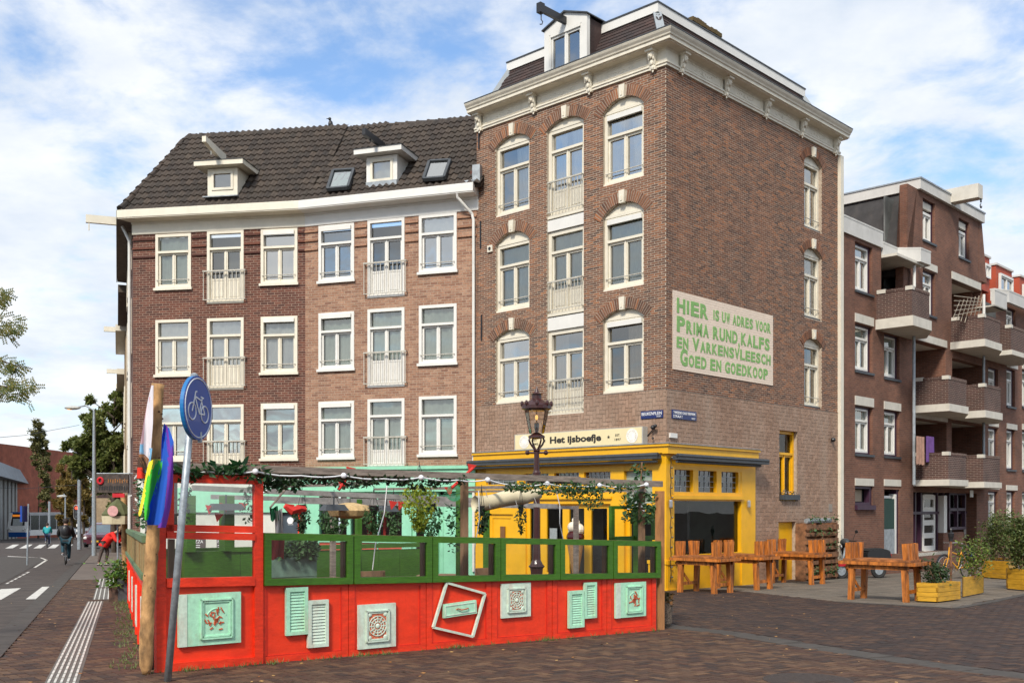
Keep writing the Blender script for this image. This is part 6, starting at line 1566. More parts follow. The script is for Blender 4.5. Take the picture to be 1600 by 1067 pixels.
def ornament(name, x0, x1, yt, yb, mt, label, tilt=0.0, d=-.045):
 a, z1 = FT.at(x0, yt, .03); b, z0 = FT.at(x1, yb, .03)
 e = empty(name, (0, 0, 0), 0, parent=rT); e['label'] = label
 e.location = ((a + b) / 2, -.012, (z0 + z1) / 2); e.rotation_euler = (0, tilt, 0)
 return e, (b - a) / 2, (z1 - z0) / 2
def ring(parent, w, h, t, y0, y1, mt, name):
 m = MB()
 for q in ((-w, -w + t, -h, h), (w - t, w, -h, h), (-w + t, w - t, -h, -h + t), (-w + t, w - t, h - t, h)): m.box(q[0], q[1], y0, y1, q[2], q[3])
 return m.build(name, mt, parent)
ORN = 0
def plate(x0, x1, yt, yb, label, kind, mt=MINTW, tilt=0.0):
 e, w, h = ornament({'shutter': 'louvred_shutter', 'door': 'cupboard_door', 'rosette': 'rosette_panel'}[kind], x0, x1, yt, yb, mt, label, tilt)
 rr = random.Random(int(x0))
 if kind == 'shutter':
  m = MB(); t = w * .30
  for q in ((-w, -w + t * 1.1, -h, h), (w - t, w, -h, h), (-w + t * 1.1, w - t, -h, -h + t * .9), (-w + t * 1.1, w - t, h - t * 1.2, h)): m.box(q[0], q[1], -.03, .012, q[2], q[3])
  m.build('stile', mt, e); z = -h + t * .9 + .012; n = 0; step = (2 * h - t * 2.1) / 13
  for k in range(13):
   zc = -h + t * .9 + step * (k + .5)
   s = MB(); s.hexa([(-w + t * 1.1, -.018, zc - step * .44), (w - t, -.018, zc - step * .44), (w - t, -.002, zc - step * .44), (-w + t * 1.1, -.002, zc - step * .44), (-w + t * 1.1, -.008, zc + step * .40), (w - t, -.008, zc + step * .40), (w - t, .0, zc + step * .40), (-w + t * 1.1, .0, zc + step * .40)])
   s.build('slat', mt, e)
  MB().box(-w + t, w - t, .002, .012, -h + t * .8, h - t).build('back_board', RUST, e)
 else:
  MB().box(-w, w, -.018, .012, -h, h).build('board', mt, e)
  iw, ih = (w * .62, h * .72) if kind == 'rosette' else (w * .52, h * .78)
  if kind == 'door' and w > .24:
   m = MB(); m.box(-w, -w + .09, -.024, -.018, -h, h); m.build('plank_edge', MINTWH, e); cx_ = w * .2
  else: cx_ = 0
  m = MB()
  for (k, y_) in ((0, -.04), (.022, -.03)):
   for q in ((-iw + k, -iw + k + .016, -ih + k, ih - k), (iw - k - .016, iw - k, -ih + k, ih - k), (-iw + k, iw - k, -ih + k, -ih + k + .016), (-iw + k, iw - k, ih - k - .016, ih - k)): m.box(cx_ + q[0], cx_ + q[1], y_, -.018, q[2], q[3])
  m.build('moulding', mt, e)
  rm_ = RUST if kind == 'rosette' else MINTW
  if kind == 'rosette':
   MB().box(-iw + .03, iw - .03, -.022, -.018, -ih + .03, ih - .03).build('relief_ground', mat('relief_ground', (.62, .16, .08), .7, .35, 40), e)
   rmax = min(iw, ih) - .04
   for r_ in (rmax, rmax * .72, rmax * .42):
    m = MB(); m.tube([(r_ * math.cos(t), -.026, r_ * math.sin(t)) for t in np.linspace(0, 6.283, 25)[:-1]], .006, 5, closed=True); m.build('relief_ring', mt, e)
   MB().ball((0, -.024, 0), .03, 10, 6, (1, .6, 1)).build('boss', mt, e)
   m = MB()
   for k in range(12): t = k * math.pi / 6; m.bar((rmax * .45 * math.cos(t), -.025, rmax * .45 * math.sin(t)), (rmax * .95 * math.cos(t), -.025, rmax * .95 * math.sin(t)), .012, .008, up=(0, 1, 0))
   for sx in (-1, 1):
    for sz in (-1, 1): m.ball((sx * (iw - .05), -.022, sz * (ih - .05)), .028, 8, 5, (1, .5, 1))
   m.build('relief', mt, e)
  else:
   m = MB()      # carved leaves and a sun in relief, rubbed down to the rust colour
   for k in range(26):
    t = rr.uniform(0, 6.28); r_ = rr.uniform(.0, 1) * min(iw, ih) * .7; c = Vector((cx_ + r_ * math.cos(t), -.021, r_ * math.sin(t) - .01)); a2_ = rr.uniform(0, 3.1); l = rr.uniform(.012, .035)
    m.bar(c - Vector((math.cos(a2_), 0, math.sin(a2_))) * l, c + Vector((math.cos(a2_), 0, math.sin(a2_))) * l, .012, .012, up=(0, 1, 0))
   m.build('relief', RUST, e)
   m = MB(); ra = min(iw, ih) * .62
   m.tube([(cx_ + ra * math.cos(t), -.02, ra * math.sin(t) + .0) for t in np.linspace(.3, 2.8, 14)], .006, 5); m.build('relief_ring', mt, e)
plate(278.7, 376.6, 929, 1003, 'large mint cupboard door with carved square centre', 'door')
plate(446.8, 480.8, 918, 990, 'taller mint louvred shutter of the left pair', 'shutter'); plate(481, 513, 938, 1009, 'lower mint louvred shutter of the left pair', 'shutter', MINTWH)
plate(560, 618.6, 945, 1009, 'pale mint rosette panel low on the red board', 'rosette', MINTWH)
plate(784, 829.5, 912, 962, 'red rosette panel in a pale mint surround', 'rosette', MINTWH)
plate(888.8, 912.4, 923, 979, 'lower mint louvred shutter of the right pair', 'shutter'); plate(913.2, 932, 910, 964.5, 'upper mint louvred shutter of the right pair', 'shutter')
plate(962, 1009.6, 910.8, 961.5, 'mint carved panel near the right end', 'door')
pts = [FT.at(*q, .03) for q in ((697.7, 910), (757.6, 927), (738.4, 994), (676.7, 979.6))]
pf = empty('picture_frame', (0, 0, 0), 0, parent=rT); pf['label'] = 'crooked empty mint picture frame'
for i in range(4):
 p, q = pts[i], pts[(i + 1) % 4]; MB().bar((p[0], -.03, p[1]), (q[0], -.03, q[1]), .028, .035, up=(0, 1, 0)).build('frame_side', MINTWH, pf)
e, w, h = ornament('drawer_front', 692.5, 744, 942, 959.5, MINTW, 'narrow mint drawer front with a curved handle', -.06)
MB().box(-w, w, -.03, .01, -h, h).build('board', MINTW, e); ring(e, w - .02, h - .02, .01, -.036, -.03, MINTWH, 'moulding')
MB().tube([(-.06, -.03, .0), (-.05, -.05, .012), (0, -.055, -.008), (.08, -.055, -.004), (.11, -.04, .0)], .007, 5).build('handle', RUST, e)
rP = FT.root('pergola', label='weathered grey timber pergola over the terrace with fairy light cable', cat='pergola')
def pt3(px, py, d):
 a, z = FT.at(px, py, -d); return Vector((a, d, z))
def beam(p0, p1, w, h, name='beam', mt=WOODG): return MB().bar(p0, p1, w, h).build(name, mt, rP)
beam(pt3(236, 727, .0), pt3(905, 749, .0), .05, .075); beam(pt3(823, 749, .06), pt3(1034, 756, .06), .05, .085); beam(pt3(820, 745, .1), pt3(930, 750, .1), .12, .05, 'plank')
beam(pt3(236, 733, .09), pt3(640, 747, .09), .05, .1, mt=WOODB)
for (x0, y0, x1, y1, d) in ((300, 762, 760, 782, 2.6), (330, 776, 870, 790, 5.2), (430, 783, 900, 793, 7.6)): beam(pt3(x0, y0, d), pt3(x1, y1, d), .05, .07, mt=mat('grey_beam', (.30, .28, .26), .8, .2, 6))
LT = sT(1028)
zt0_, zt1_ = pt3(240, 730, 0).z, pt3(1030, 755, 0).z
for k in range(4):
 s_ = .3 + (LT - .5) * k / 3; z_ = zt0_ + (zt1_ - zt0_) * k / 3
 MB().bar((s_, .05, z_ - .10), (s_ + 2.3, 7.8, z_ + .0), .03, .045).build('rafter', WOODG, rP)
def post(px, yt, yb, d, w, mt, name='post'):
 s, z1 = FT.at(px, yt, -d); p = FT.gnd(s, -d); return MB().box(s - w / 2, s + w / 2, d - w / 2, d + w / 2, p - .02, z1).build(name, mt, rP)
post(725.5, 750, 0, .25, .075, WOODB); post(719.5, 756, 0, .9, .09, GREENP); post(1002.5, 757, 0, .2, .07, WOODB); post(996, 768, 0, .5, .09, GREENP)
post(1031, 767, 0, .05, .095, mat('orange_plank_post', (.42, .19, .07), .8, .25, 6, bump=.3, stretch=(1, 1, .3)))
post(760, 795, 0, 5, .09, GREENP); post(560, 780, 0, 5.2, .09, GREENP); post(520, 790, 0, 7.6, .09, WOODG); post(900, 790, 0, 7.4, .09, WOODG)
m = MB();
for (x0, x1, yt, yb) in ((952, 1023, 790, 795), (952, 1023, 838, 843), (952, 957, 795, 838), (1018, 1023, 795, 838)):
 a, z1 = FT.at(x0, yt, -.55); b, z0 = FT.at(x1, yb, -.55); m.box(a, b, .5, .56, z0, z1)
m.box(FT.at(952, 800, -.55)[0], FT.at(957, 800, -.55)[0], .5, .56, FT.gnd(LT, -.5), FT.at(952, 840, -.55)[1]); m.build('upright_frame', GREENP, rP)
cpx = [(262, 731), (330, 737), (399, 736.5), (470, 743), (537, 742.5), (600, 748), (658, 745.5), (715, 750), (762, 749), (810, 758), (855, 755), (895, 759), (937, 757), (975, 760), (1010, 756)]
cp = [pt3(x, y_, -.06) for x, y_ in cpx]
fine_ = []
for i in range(len(cp) - 1):
 for k in range(4): t = k / 4; fine_.append(cp[i].lerp(cp[i + 1], t) + Vector((0, 0, -.02 * math.sin(math.pi * t))))
cab = FT.root('string_lights', label='white festoon cable with round bulbs strung along the front pergola beam', cat='string lights')
MB().tube(fine_ + [cp[-1]], .009, 5).build('cable', WHL, cab)
BULB = mat('frosted_bulb', (.75, .75, .78), .3, .02, 3)
for x, y_ in ((399, 736.5), (537, 743), (658, 746), (762, 749.5), (855, 755.5), (937, 758), (1010, 757)):
 c = pt3(x, y_, -.08); MB().ball(tuple(c), .034, 10, 8).build('bulb', BULB, cab, smooth=True)
for (x, y_, d, x2, y2) in ((605, 755, .5, 582, 890), (868, 762, .5, 880, 842), (748, 766, .4, 742, 895), (408, 772, 2, 440, 740)):
 p = pt3(x, y_, d); q = pt3(x2, y2, d);
 MB().tube([p, p.lerp(q, .35) + Vector((.03, 0, 0)), p.lerp(q, .7) - Vector((.02, 0, 0)), q], .007, 5).build('hanging_cable', WHL, cab)
IVY = leaf_mat('ivy_leaves', (.015, .06, .022), (.06, .17, .05)); FERN = leaf_mat('fern_leaves', (.04, .10, .03), (.10, .20, .07)); YG = leaf_mat('yellow_green_leaves', (.16, .26, .02), (.38, .40, .03)); DKL = leaf_mat('dark_leaves', (.015, .035, .015), (.05, .09, .035))
iv = FT.root('ivy_garland', label='trailing ivy garland draped along the front beam of the terrace pergola', cat='ivy')
def scat(px0, px1, yf, d, n, sp, seed):
 rr = random.Random(seed); o = []
 for _ in range(n):
  x = px0 + (px1 - px0) * rr.random(); y0, y1 = yf(x); o.append(pt3(x, rr.uniform(y0, y1), d + rr.uniform(-sp, sp)))
 return o
MB().leaves(scat(262, 420, lambda x: (731 - 6 * abs(math.sin(x * .09)), 744 + 3 * math.sin(x * .05)), -.05, 150, .08, 1), .10, 2).build('foliage', IVY, iv)
MB().leaves(scat(360, 384, lambda x: (724, 742), -.05, 26, .05, 11), .13, 3).build('foliage', IVY, iv)
MB().leaves(scat(402, 728, lambda x: (745, 757 + 5 * math.sin(x * .06)), .05, 800, .12, 4), .07, 5).build('foliage', DKL, iv)
MB().leaves(scat(400, 470, lambda x: (744, 762), .2, 130, .2, 41), .09, 5).build('foliage', IVY, iv)
MB().leaves(scat(790, 1000, lambda x: (754, 764 + 8 * math.sin((x - 790) * .015)), -.02, 900, .12, 6), .055, 7).build('foliage', FERN, iv)
MB().leaves(scat(880, 942, lambda x: (756, 772 + 24 * (1 - abs(x - 925) / 45)), -.02, 420, .1, 8), .05, 9, droop=.5).build('foliage', FERN, iv)
MB().leaves(scat(280, 296, lambda x: (750, 815), .1, 90, .05, 18), .05, 9, droop=.5).build('foliage', FERN, iv)
MB().leaves(scat(380, 396, lambda x: (756, 815), .2, 70, .05, 19), .05, 9, droop=.5).build('foliage', FERN, iv)
def hanging(px0, px1, yt, yb, d, n, size, mt, label, pot=True):
 c = pt3((px0 + px1) / 2, yt, d); r = empty('hanging_plant', FT.W(c.x, -d, c.z + .0), FT.ang, label=label, cat='hanging plant', group='plants hung in the pergola')
 rr = random.Random(int(px0)); s = Vector((c.x, c.y, c.z)); ht = c.z - pt3(px0, yb, d).z; wd_ = (pt3(px1, yt, d).x - pt3(px0, yt, d).x) / 2; P = []
 for _ in range(n):
  t = rr.random() ** .8; a = rr.uniform(0, 6.28); q = wd_ * (.35 + .65 * math.sin(math.pi * min(1, t + .15))) * math.sqrt(rr.random()); P.append((q * math.cos(a), q * math.sin(a) * .8, -ht * t))
 MB().leaves(P, size, int(px0), droop=.7).build('foliage', mt, r)
 m = MB().tube([(0, 0, .02), (0, 0, .28)], .005, 4);
 for sx in (-1, 1): m.tube([(0, 0, .25), (sx * wd_ * .5, 0, -.05)], .004, 4)
 m.build('cord', BLACK, r)
 if pot: MB().lathe([(wd_ * .25, -.14), (wd_ * .42, -.02), (wd_ * .44, -.0)], 12).build('pot', BLACK, r)
hanging(498, 546, 792, 840, 4.5, 420, .07, FERN, 'dark hanging fern, leftmost in front of the mint shop window')
hanging(568, 600, 790, 838, 3.0, 380, .06, FERN, 'mid green hanging fern trailing in front of the red door strip')
hanging(628, 682, 756, 826, .6, 900, .05, YG, 'bright yellow green plant trailing from the pergola', False)
hanging(743, 762, 790, 832, .8, 200, .06, DKL, 'small dark trailing plant left of the yellow door'); hanging(806, 822, 788, 832, 1.0, 170, .05, DKL, 'small dark trailing plant left of the lamp post'); hanging(655, 690, 786, 846, 3.5, 300, .08, IVY, 'dark ivy trailing plant right of the yellow green one'); hanging(458, 486, 788, 828, 4.8, 260, .07, DKL, 'dark hanging fern beside the red framed door'); hanging(604, 626, 790, 836, 4.2, 240, .06, FERN, 'small hanging fern left of the yellow green plant')
cl = FT.root('climbing_plant', label='climbing plant with white flowers on the posts at the right end of the terrace', cat='climbing plant')
MB().leaves(scat(975, 1024, lambda x: (770, 815), .3, 330, .25, 61), .09, 61).build('foliage', FERN, cl); MB().leaves(scat(988, 1012, lambda x: (722, 770), .2, 70, .12, 62), .08, 62).build('foliage', IVY, cl)
MB().leaves(scat(976, 1020, lambda x: (752, 800), .1, 24, .1, 63), .06, 63).build('blossom', mat('white_petals', (.75, .75, .72), .7), cl)
MB().tube([pt3(1003, 722, .2), pt3(1001, 760, .25), pt3(1004, 820, .3), pt3(1000, 880, .35)], .012, 5).build('stem', WOODB, cl)
MB().leaves(scat(700, 722, lambda x: (790, 860), .5, 120, .2, 64), .07, 64).build('foliage', IVY, cl)
pm = FT.root('palm_frond', label='green feathery artificial palm frond hung under the pergola beside the green post', cat='palm frond')
m = MB(); c0 = pt3(725, 768, .5); c1 = pt3(692, 775, .5)
for k in range(22):
 t = k / 21; p = c0.lerp(c1, t);
 for sg in (-1, 1): q = p + Vector((-.05, .03 * sg, sg * .11 * math.sin(math.pi * min(1, t + .2)))); m.add([p, q, p + (q - p) * .9 + Vector((-.02, 0, 0))], [(0, 1, 2)])
m.tube([c0, c1], .006, 4); m.build('frond', leaf_mat('palm_green', (.05, .25, .12), (.1, .38, .2)), pm)
aw = FT.root('furled_canvas', label='cream canvas awning hanging furled under the pergola left of the lamp post', cat='awning')
m = MB(); n = 16; vs = [];
for i in range(n + 1):
 t = i / n; px = 742 + 101 * t; yt = 774 - 13 * t + 2 * math.sin(t * 9); yb = 797 - 9 * t - 10 * max(0, t - .75) * 4 + 2.5 * math.sin(t * 6 + 1)
 p, q = pt3(px, yt, 1.2), pt3(px, yb, 1.2)
 for k in range(8):
  a = 2 * math.pi * k / 8; c = (p + q) / 2; h = (p.z - q.z) / 2; vs.append((c.x, c.y + h * .9 * math.sin(a), c.z + h * math.cos(a)))
m.add(vs, [(i * 8 + k, i * 8 + (k + 1) % 8, (i + 1) * 8 + (k + 1) % 8, (i + 1) * 8 + k) for i in range(n) for k in range(8)] + [tuple(range(8)), tuple(n * 8 + k for k in range(8))]); m.build('canvas', mat('cream_canvas', (.62, .54, .36), .85, .1, 4, bump=.4, bscale=14), aw, smooth=True)
for x in (758, 800, 830): p = pt3(x, 764, 1.2); q = pt3(x, 794 - (x - 758) * .1, 1.2); MB().tube([p, q - Vector((0, .12, 0))], .006, 4).build('tie_cord', BLACK, aw)
lp = FT.root('pendant_lamp', label='wide beige woven pendant lampshade hanging inside the terrace', cat='lamp'); c = pt3(547, 785, 3.5); m = MB().lathe([(.06, 0), (.30, -.05), (.34, -.12), (.30, -.20), (.12, -.24)], 18, tuple(c)); m.build('lamp_shade', mat('rattan', (.55, .38, .18), .8, .15, 30, bump=.3), lp); MB().tube([c, c + Vector((0, 0, .3))], .006, 4).build('cord', BLACK, lp)
for (x0, x1, y_, d, nm) in ((503, 540, 791, 3.2, 'left'), (590, 618, 793, 3.4, 'right'), (326, 380, 790, 3.0, 'third')):
 r = FT.root('patio_heater', label={'left': 'flat black patio heater left of the beige pendant lamp', 'right': 'flat black patio heater right of the beige pendant lamp', 'third': 'wide flat black patio heater seen through the tall red frame'}[nm], cat='patio heater', group='black patio heaters under the pergola'); p, q = pt3(x0, y_, d), pt3(x1, y_, d)
 m = MB(); m.hexa([(p.x, d - .12, p.z - .06), (q.x, d - .12, p.z - .06), (q.x, d + .12, p.z - .06), (p.x, d + .12, p.z - .06), (p.x + .05, d - .06, p.z + .03), (q.x - .05, d - .06, p.z + .03), (q.x - .05, d + .06, p.z + .03), (p.x + .05, d + .06, p.z + .03)]); m.build('body', DKGREY, r); MB().tube([(p.x * .5 + q.x * .5, d, p.z), (p.x * .5 + q.x * .5, d, p.z + .15)], .012, 5).build('bracket', DKGREY, r)
bn = FT.root('red_bunting', label='string of small red pennants hung inside the terrace roof', cat='bunting'); REDC = mat('red_cloth', (.6, .03, .02), .8)
for (x, y_, d, k) in ((328, 796, 3, 0), (350, 793, 3, 1), (380, 792, 3, 2), (342, 808, 3, 3), (533, 757, 1, 4), (548, 737, 1, 5), (737, 732, .6, 6), (700, 768, .8, 7), (614, 789, 2, 8), (628, 790, 2, 9), (452, 794, 2, 10), (470, 796, 2, 11)):
 p = pt3(x, y_, d); s = .065; m = MB(); m.add([(p.x - s, p.y, p.z + s), (p.x + s, p.y - .02, p.z + s * .7), (p.x - s * .2 + .05 * math.sin(k * 2), p.y, p.z - s)], [(0, 1, 2)]); m.build('pennant', REDC, bn)
for (x0, y0, x1, y1) in ((706, 762, 739, 731), (529, 765, 541, 748)): p, q = pt3(x0, y0, .3), pt3(x1, y1, .3); MB().tube([p, q], .02, 6).build('ribbon', REDC, bn)
p, q = pt3(445, 790, 2), pt3(478, 796, 2); m = MB().tube([p, p.lerp(q, .3) - Vector((0, 0, .05)), p.lerp(q, .7) - Vector((0, 0, -.0)), q], [.03, .06, .05, .03], 6); m.build('ribbon', REDC, bn)
fl = FT.root('italian_flag', label='green white and red flag hanging limp at the left of the green framed screens', cat='flag')
p = pt3(427, 792, .5)
for (y0, y1, mt_, x0, x1) in ((792, 812, mat('flag_green', (.01, .16, .06), .8), 421, 434), (796, 838, mat('flag_white', (.62, .62, .60), .8), 429, 441), (838, 872, mat('flag_red', (.36, .02, .02), .8), 423, 445)):
 m = MB(); vs = []; n = 8
 for i in range(n + 1):
  t = i / n; a = pt3(x0 + (x1 - x0) * t, y0 + 2 * math.sin(t * 5), .5 + .05 * math.sin(t * 11)); b = pt3(x0 + (x1 - x0) * t + 2 * math.sin(y1), y1 + 3 * math.sin(t * 7), .5 + .05 * math.sin(t * 11 + 1)); vs += [tuple(a), tuple(b)]
 m.add(vs, [(2 * i, 2 * i + 1, 2 * i + 3, 2 * i + 2) for i in range(n)]); m.build('stripe', mt_, fl, smooth=True)
MB().tube([pt3(422, 793, .5), pt3(452, 757, .6)], .012, 5).build('flag_pole', WOODG, fl)
bf = FT.root('rear_green_fence', label='dark green board fence along the back of the terrace', cat='fence')
for (s0, s1, d, h) in ((3.0, 8.6, 8.6, 1.0), ):
 k = s0
 while k < s1: z_ = FT.gnd(k, -d); MB().box(k, k + .5, d, d + .04, z_, z_ + h).build('board', GREENP, bf); k += .51
 MB().box(s0, s1, d - .03, d + .06, FT.gnd(5, -d) + h, FT.gnd(5, -d) + h + .09).build('top_rail', GREENP, bf)
gb = FT.root('green_bench_screen', label='solid dark green timber screen seen through the tall red bay', cat='screen')
s0, z1 = FT.at(288, 862, -3.2); s1, _ = FT.at(362, 862, -3.2); z0 = FT.gnd(s0, -3.2); MB().box(s0, s1, 3.2, 3.3, z0, z1).build('board', GREENP, gb); MB().box(s0, s0 + .12, 3.1, 3.3, z1, z1 + .75).build('post', GREENP, gb); MB().box(s1 - .14, s1, 3.1, 3.3, z1, z1 + .75).build('post', GREENP, gb)
pl_ = FT.root('planter_box', label='worn grey green wooden planter box with ferns inside the terrace', cat='planter', group='planters and plant boxes')
s0, z1 = FT.at(421, 871, -2.2); s1, _ = FT.at(495, 868, -2.2); z0 = FT.gnd(s0, -2.2); GG = mat('grey_green_wood', (.16, .26, .20), .8, .2, 5, dirt=.4)
for k in range(4): MB().box(s0, s1, 2.2, 2.6, z0 + (z1 - z0) * k / 4 + .004, z0 + (z1 - z0) * (k + 1) / 4 - .004).build('plank', GG, pl_)
MB().leaves([pt3(R.uniform(430, 492), R.uniform(838, 872), 2.3 + R.uniform(-.2, .2)) for _ in range(420)], .10, 77).build('foliage', FERN, pl_)
MB().leaves([pt3(R.uniform(478, 496), R.uniform(842, 862), 2.1) for _ in range(60)], .12, 78).build('foliage', FERN, pl_)
dt = FT.root('dining_table', label='wooden slab dining table just inside the front screen', cat='table', group='tables inside the terrace')
for k in range(4): MB().box(.55, 2.2, .55 + k * .17, .55 + k * .17 + .16, .70, .745).build('plank', WOODB, dt)
for (x, y_) in ((.65, .6), (2.1, .6), (.65, 1.15), (2.1, 1.15)): MB().box(x - .035, x + .035, y_ - .035, y_ + .035, FT.gnd(x, -y_), .70).build('leg', DKGREY, dt)
for i, x in enumerate((3.3, 5.2)):
 dt = FT.root('dining_table', label=('round brown table with a chair behind the third green frame' if i == 0 else 'round brown table behind the last green frames'), cat='table', group='tables inside the terrace')
 g_ = FT.gnd(x, -2.6); MB().lathe([(.4, g_ + .70), (.41, g_ + .73), (.40, g_ + .74)], 20, (x, 2.6, 0)).build('tabletop', WOODB, dt); MB().lathe([(.22, g_), (.2, g_ + .03), (.035, g_ + .06), (.035, g_ + .70)], 10, (x, 2.6, 0)).build('pedestal', DKGREY, dt)
 dt = FT.root('chair', label=('brown wooden chair beside the round table behind the third green frame' if i == 0 else 'brown wooden chair beside the round table behind the last green frames'), cat='chair', group='chairs inside the terrace')
 cx_, cy_ = x + .15, 1.9; g_ = FT.gnd(cx_, -cy_); MB().box(cx_ - .2, cx_ + .2, cy_ - .2, cy_ + .2, g_ + .43, g_ + .47).build('seat', WOODB, dt)
 m = MB(); m.box(cx_ - .2, cx_ + .2, cy_ - .22, cy_ - .19, g_ + .65, g_ + .88); m.build('backrest', WOODB, dt)
 for sx in (-.18, .18):
  MB().box(cx_ + sx - .018, cx_ + sx + .018, cy_ - .22, cy_ - .185, g_, g_ + .86).build('leg', WOODB, dt); MB().box(cx_ + sx - .018, cx_ + sx + .018, cy_ + .16, cy_ + .19, g_, g_ + .43).build('leg', WOODB, dt)
g = G(1037, 978); r = empty('flower_pot', g, 0, label='speckled stone flower pot at the right foot of the terrace screen', cat='flower pot')
MB().lathe([(.09, 0), (.12, .05), (.14, .34), (.13, .34)], 14).build('pot', mat('speckled_pot', (.2, .15, .11), .9, .5, 60, dirt=.5, dirtcol=(.5, .45, .4)), r); MB().leaves([(R.uniform(-.13, .13), R.uniform(-.13, .13), R.uniform(.32, .5)) for _ in range(120)], .08, 5).build('foliage', leaf_mat('autumn_leaves', (.05, .06, .02), (.25, .10, .02)), r)
far = Vector((-7.76, 21.1)); near = Vector((-3.72, 10.62)); FS2 = Fr(far, near - far); Ls = (near - far).length
rs = FS2.root('side_screen', label='side screen of the terrace with upright bamboo slats over red boards', cat='terrace screen')
zb0 = lambda s: FS2.gnd(s)
npan = 9
for k in range(npan):
 a, b = Ls * k / npan + .02, Ls * (k + 1) / npan - .02
 o = MB().qbox(a, b, -.0, .03, zb0(a) + .02, zb0(b) + .02, zb0(a) + .86, zb0(b) + .86).build('red_panel', REDB, rs)
 m = MB(); m.qbox(a, a + .06, -.03, .0, zb0(a) + .02, zb0(a) + .02, zb0(a) + .9, zb0(a) + .9); m.qbox(a, b, -.03, 0, zb0(a) + .84, zb0(b) + .84, zb0(a) + .92, zb0(b) + .92); m.build('stile', RED, o)
 if k > 1 and k % 2 == 0:
  w_ = (b - a) * .42; c = (a + b) / 2; z_ = zb0(c) + .45
  m = MB()
  for q in ((c - w_ / 2, c + w_ / 2, z_ - .25, z_ - .19), (c - w_ / 2, c + w_ / 2, z_ + .19, z_ + .25), (c - w_ / 2, c - w_ / 2 + .06, z_ - .19, z_ + .19), (c + w_ / 2 - .06, c + w_ / 2, z_ - .19, z_ + .19)): m.box(q[0], q[1], -.035, 0, q[2], q[3])
  m.build('mint_frame', MINTW if k % 2 else MINTWH, o)
GRG = mat('grey_green_rail', (.12, .19, .09), .8, .15, 6, dirt=.3); BAM = piece_mat('slat_wood', [(.33, .22, .10), (.42, .30, .14), (.25, .20, .09), (.38, .20, .08), (.22, .24, .10)], .8, .3, (.1, .07, .03), 2)
MB().qbox(0, Ls, -.04, .05, zb0(0) + 1.36, zb0(Ls) + 1.30, zb0(0) + 1.43, zb0(Ls) + 1.37).build('top_rail', GRG, rs); MB().qbox(0, Ls, -.05, .0, zb0(0) + .92, zb0(Ls) + .92, zb0(0) + .98, zb0(Ls) + .98).build('middle_rail', GRG, rs)
x = .02; sl = None
while x < Ls - .05:
 z_ = zb0(x); o = MB().box(0, .055, -.02, .0, 0, .42).build('slat', BAM, rs, loc=(x, 0, z_ + .95)) if sl is None else sl.copy()
 if sl is None: sl = o
 else: C.objects.link(o); o.location = (x, R.uniform(-.004, .004), z_ + .95 + R.uniform(-.01, .0)); o.rotation_euler = (0, R.uniform(-.03, .03), 0)
 x += .078
def logpost(name, base_, top, r0, r1, label, seed=1):
 e = empty(name, base_, 0, label=label, cat='wooden post'); rr = random.Random(seed); n = 22; d = Vector(top) - Vector(base_); P = []; Rr = []; n = 60
 for i in range(n + 1):
  t = i / n; P.append(d * t + Vector((.012 * math.sin(t * 9 + seed) + rr.uniform(-.002, .002), rr.uniform(-.003, .003), 0))); Rr.append((r0 + (r1 - r0) * t) * rr.uniform(.93, 1.06))
 Rr[0] *= .55; Rr[1] *= .8; MB().tube(P, Rr, 18).build('trunk', LOG, e, smooth=True)
 m = MB()
 for k in range(14): t = rr.random(); a = rr.uniform(-2.8, -.2); c = d * t + Vector((math.cos(a), math.sin(a), 0)) * (r0 * .9); m.ball(tuple(c), rr.uniform(.006, .012), 6, 4)
 m.build('knots', mat('knot_dark', (.09, .04, .02), .9), e); return e
b_ = G(228, 1053); logpost('log_post', b_, PT(248, 600, b_.y), .068, .060, 'tall peeled log post at the front corner of the terrace carrying two flags', 3)
b2g = G(196, 893); logpost('log_post', b2g, PT(193.5, 773, b2g.y), .10, .10, 'shorter peeled log post at the far end of the side screen', 8)
def sheetgrid(parent, name, fn, nu, nv, mt):
 vs = [];
 for i in range(nu + 1):
  for j in range(nv + 1): vs.append(tuple(fn(i / nu, j / nv)))
 m = MB(); m.add(vs, [(i * (nv + 1) + j, i * (nv + 1) + j + 1, (i + 1) * (nv + 1) + j + 1, (i + 1) * (nv + 1) + j) for i in range(nu) for j in range(nv)]); return m.build(name, mt, parent, smooth=True)
fd = 10.25; cf = PT(250, 740, fd)
rb = empty('rainbow_flag', cf, 0, label='rainbow flag wrapped round the front log post showing yellow green blue and purple folds', cat='flag')
def rel(px, py, d): return PT(px, py, d) - cf
stripes = [('yellow', (.85, .72, .02), [(232, 722, 226, 716), (216, 770, 222, 752)], None)]
def band_(cols_l, cols_r, mt_, ph, nm='stripe'):
 """columns given as [(y, xl, xr)] from top to bottom"""
 def fn(u, v):
  k = u * (len(cols_l) - 1); i = min(int(k), len(cols_l) - 2); t = k - i
  y_ = cols_l[i][0] * (1 - t) + cols_l[i + 1][0] * t; xl = cols_l[i][1] * (1 - t) + cols_l[i + 1][1] * t; xr = cols_l[i][2] * (1 - t) + cols_l[i + 1][2] * t
  x_ = xl + (xr - xl) * v
  return rel(x_, y_, fd - .08 - .07 * math.sin((x_ - 214) * .22 + y_ * .03 + ph) - .012 * math.sin((x_ - 214) * .6 + y_ * .06))
 sheetgrid(rb, nm, fn, 16, 6, mt_)
FY, FG, FBl, FPu = mat('flag_yellow', (.85, .70, .03), .75, .03, 3), mat('flag_leaf_green', (.06, .55, .03), .75, .03, 3), mat('flag_blue', (.01, .09, .50), .75, .03, 3), mat('flag_purple', (.16, .03, .38), .75, .03, 3)
band_([(717, 240, 254), (722, 232, 246), (740, 228, 234), (775, 222, 227), (802, 216, 221), (806, 217, 219)], None, FY, 0)
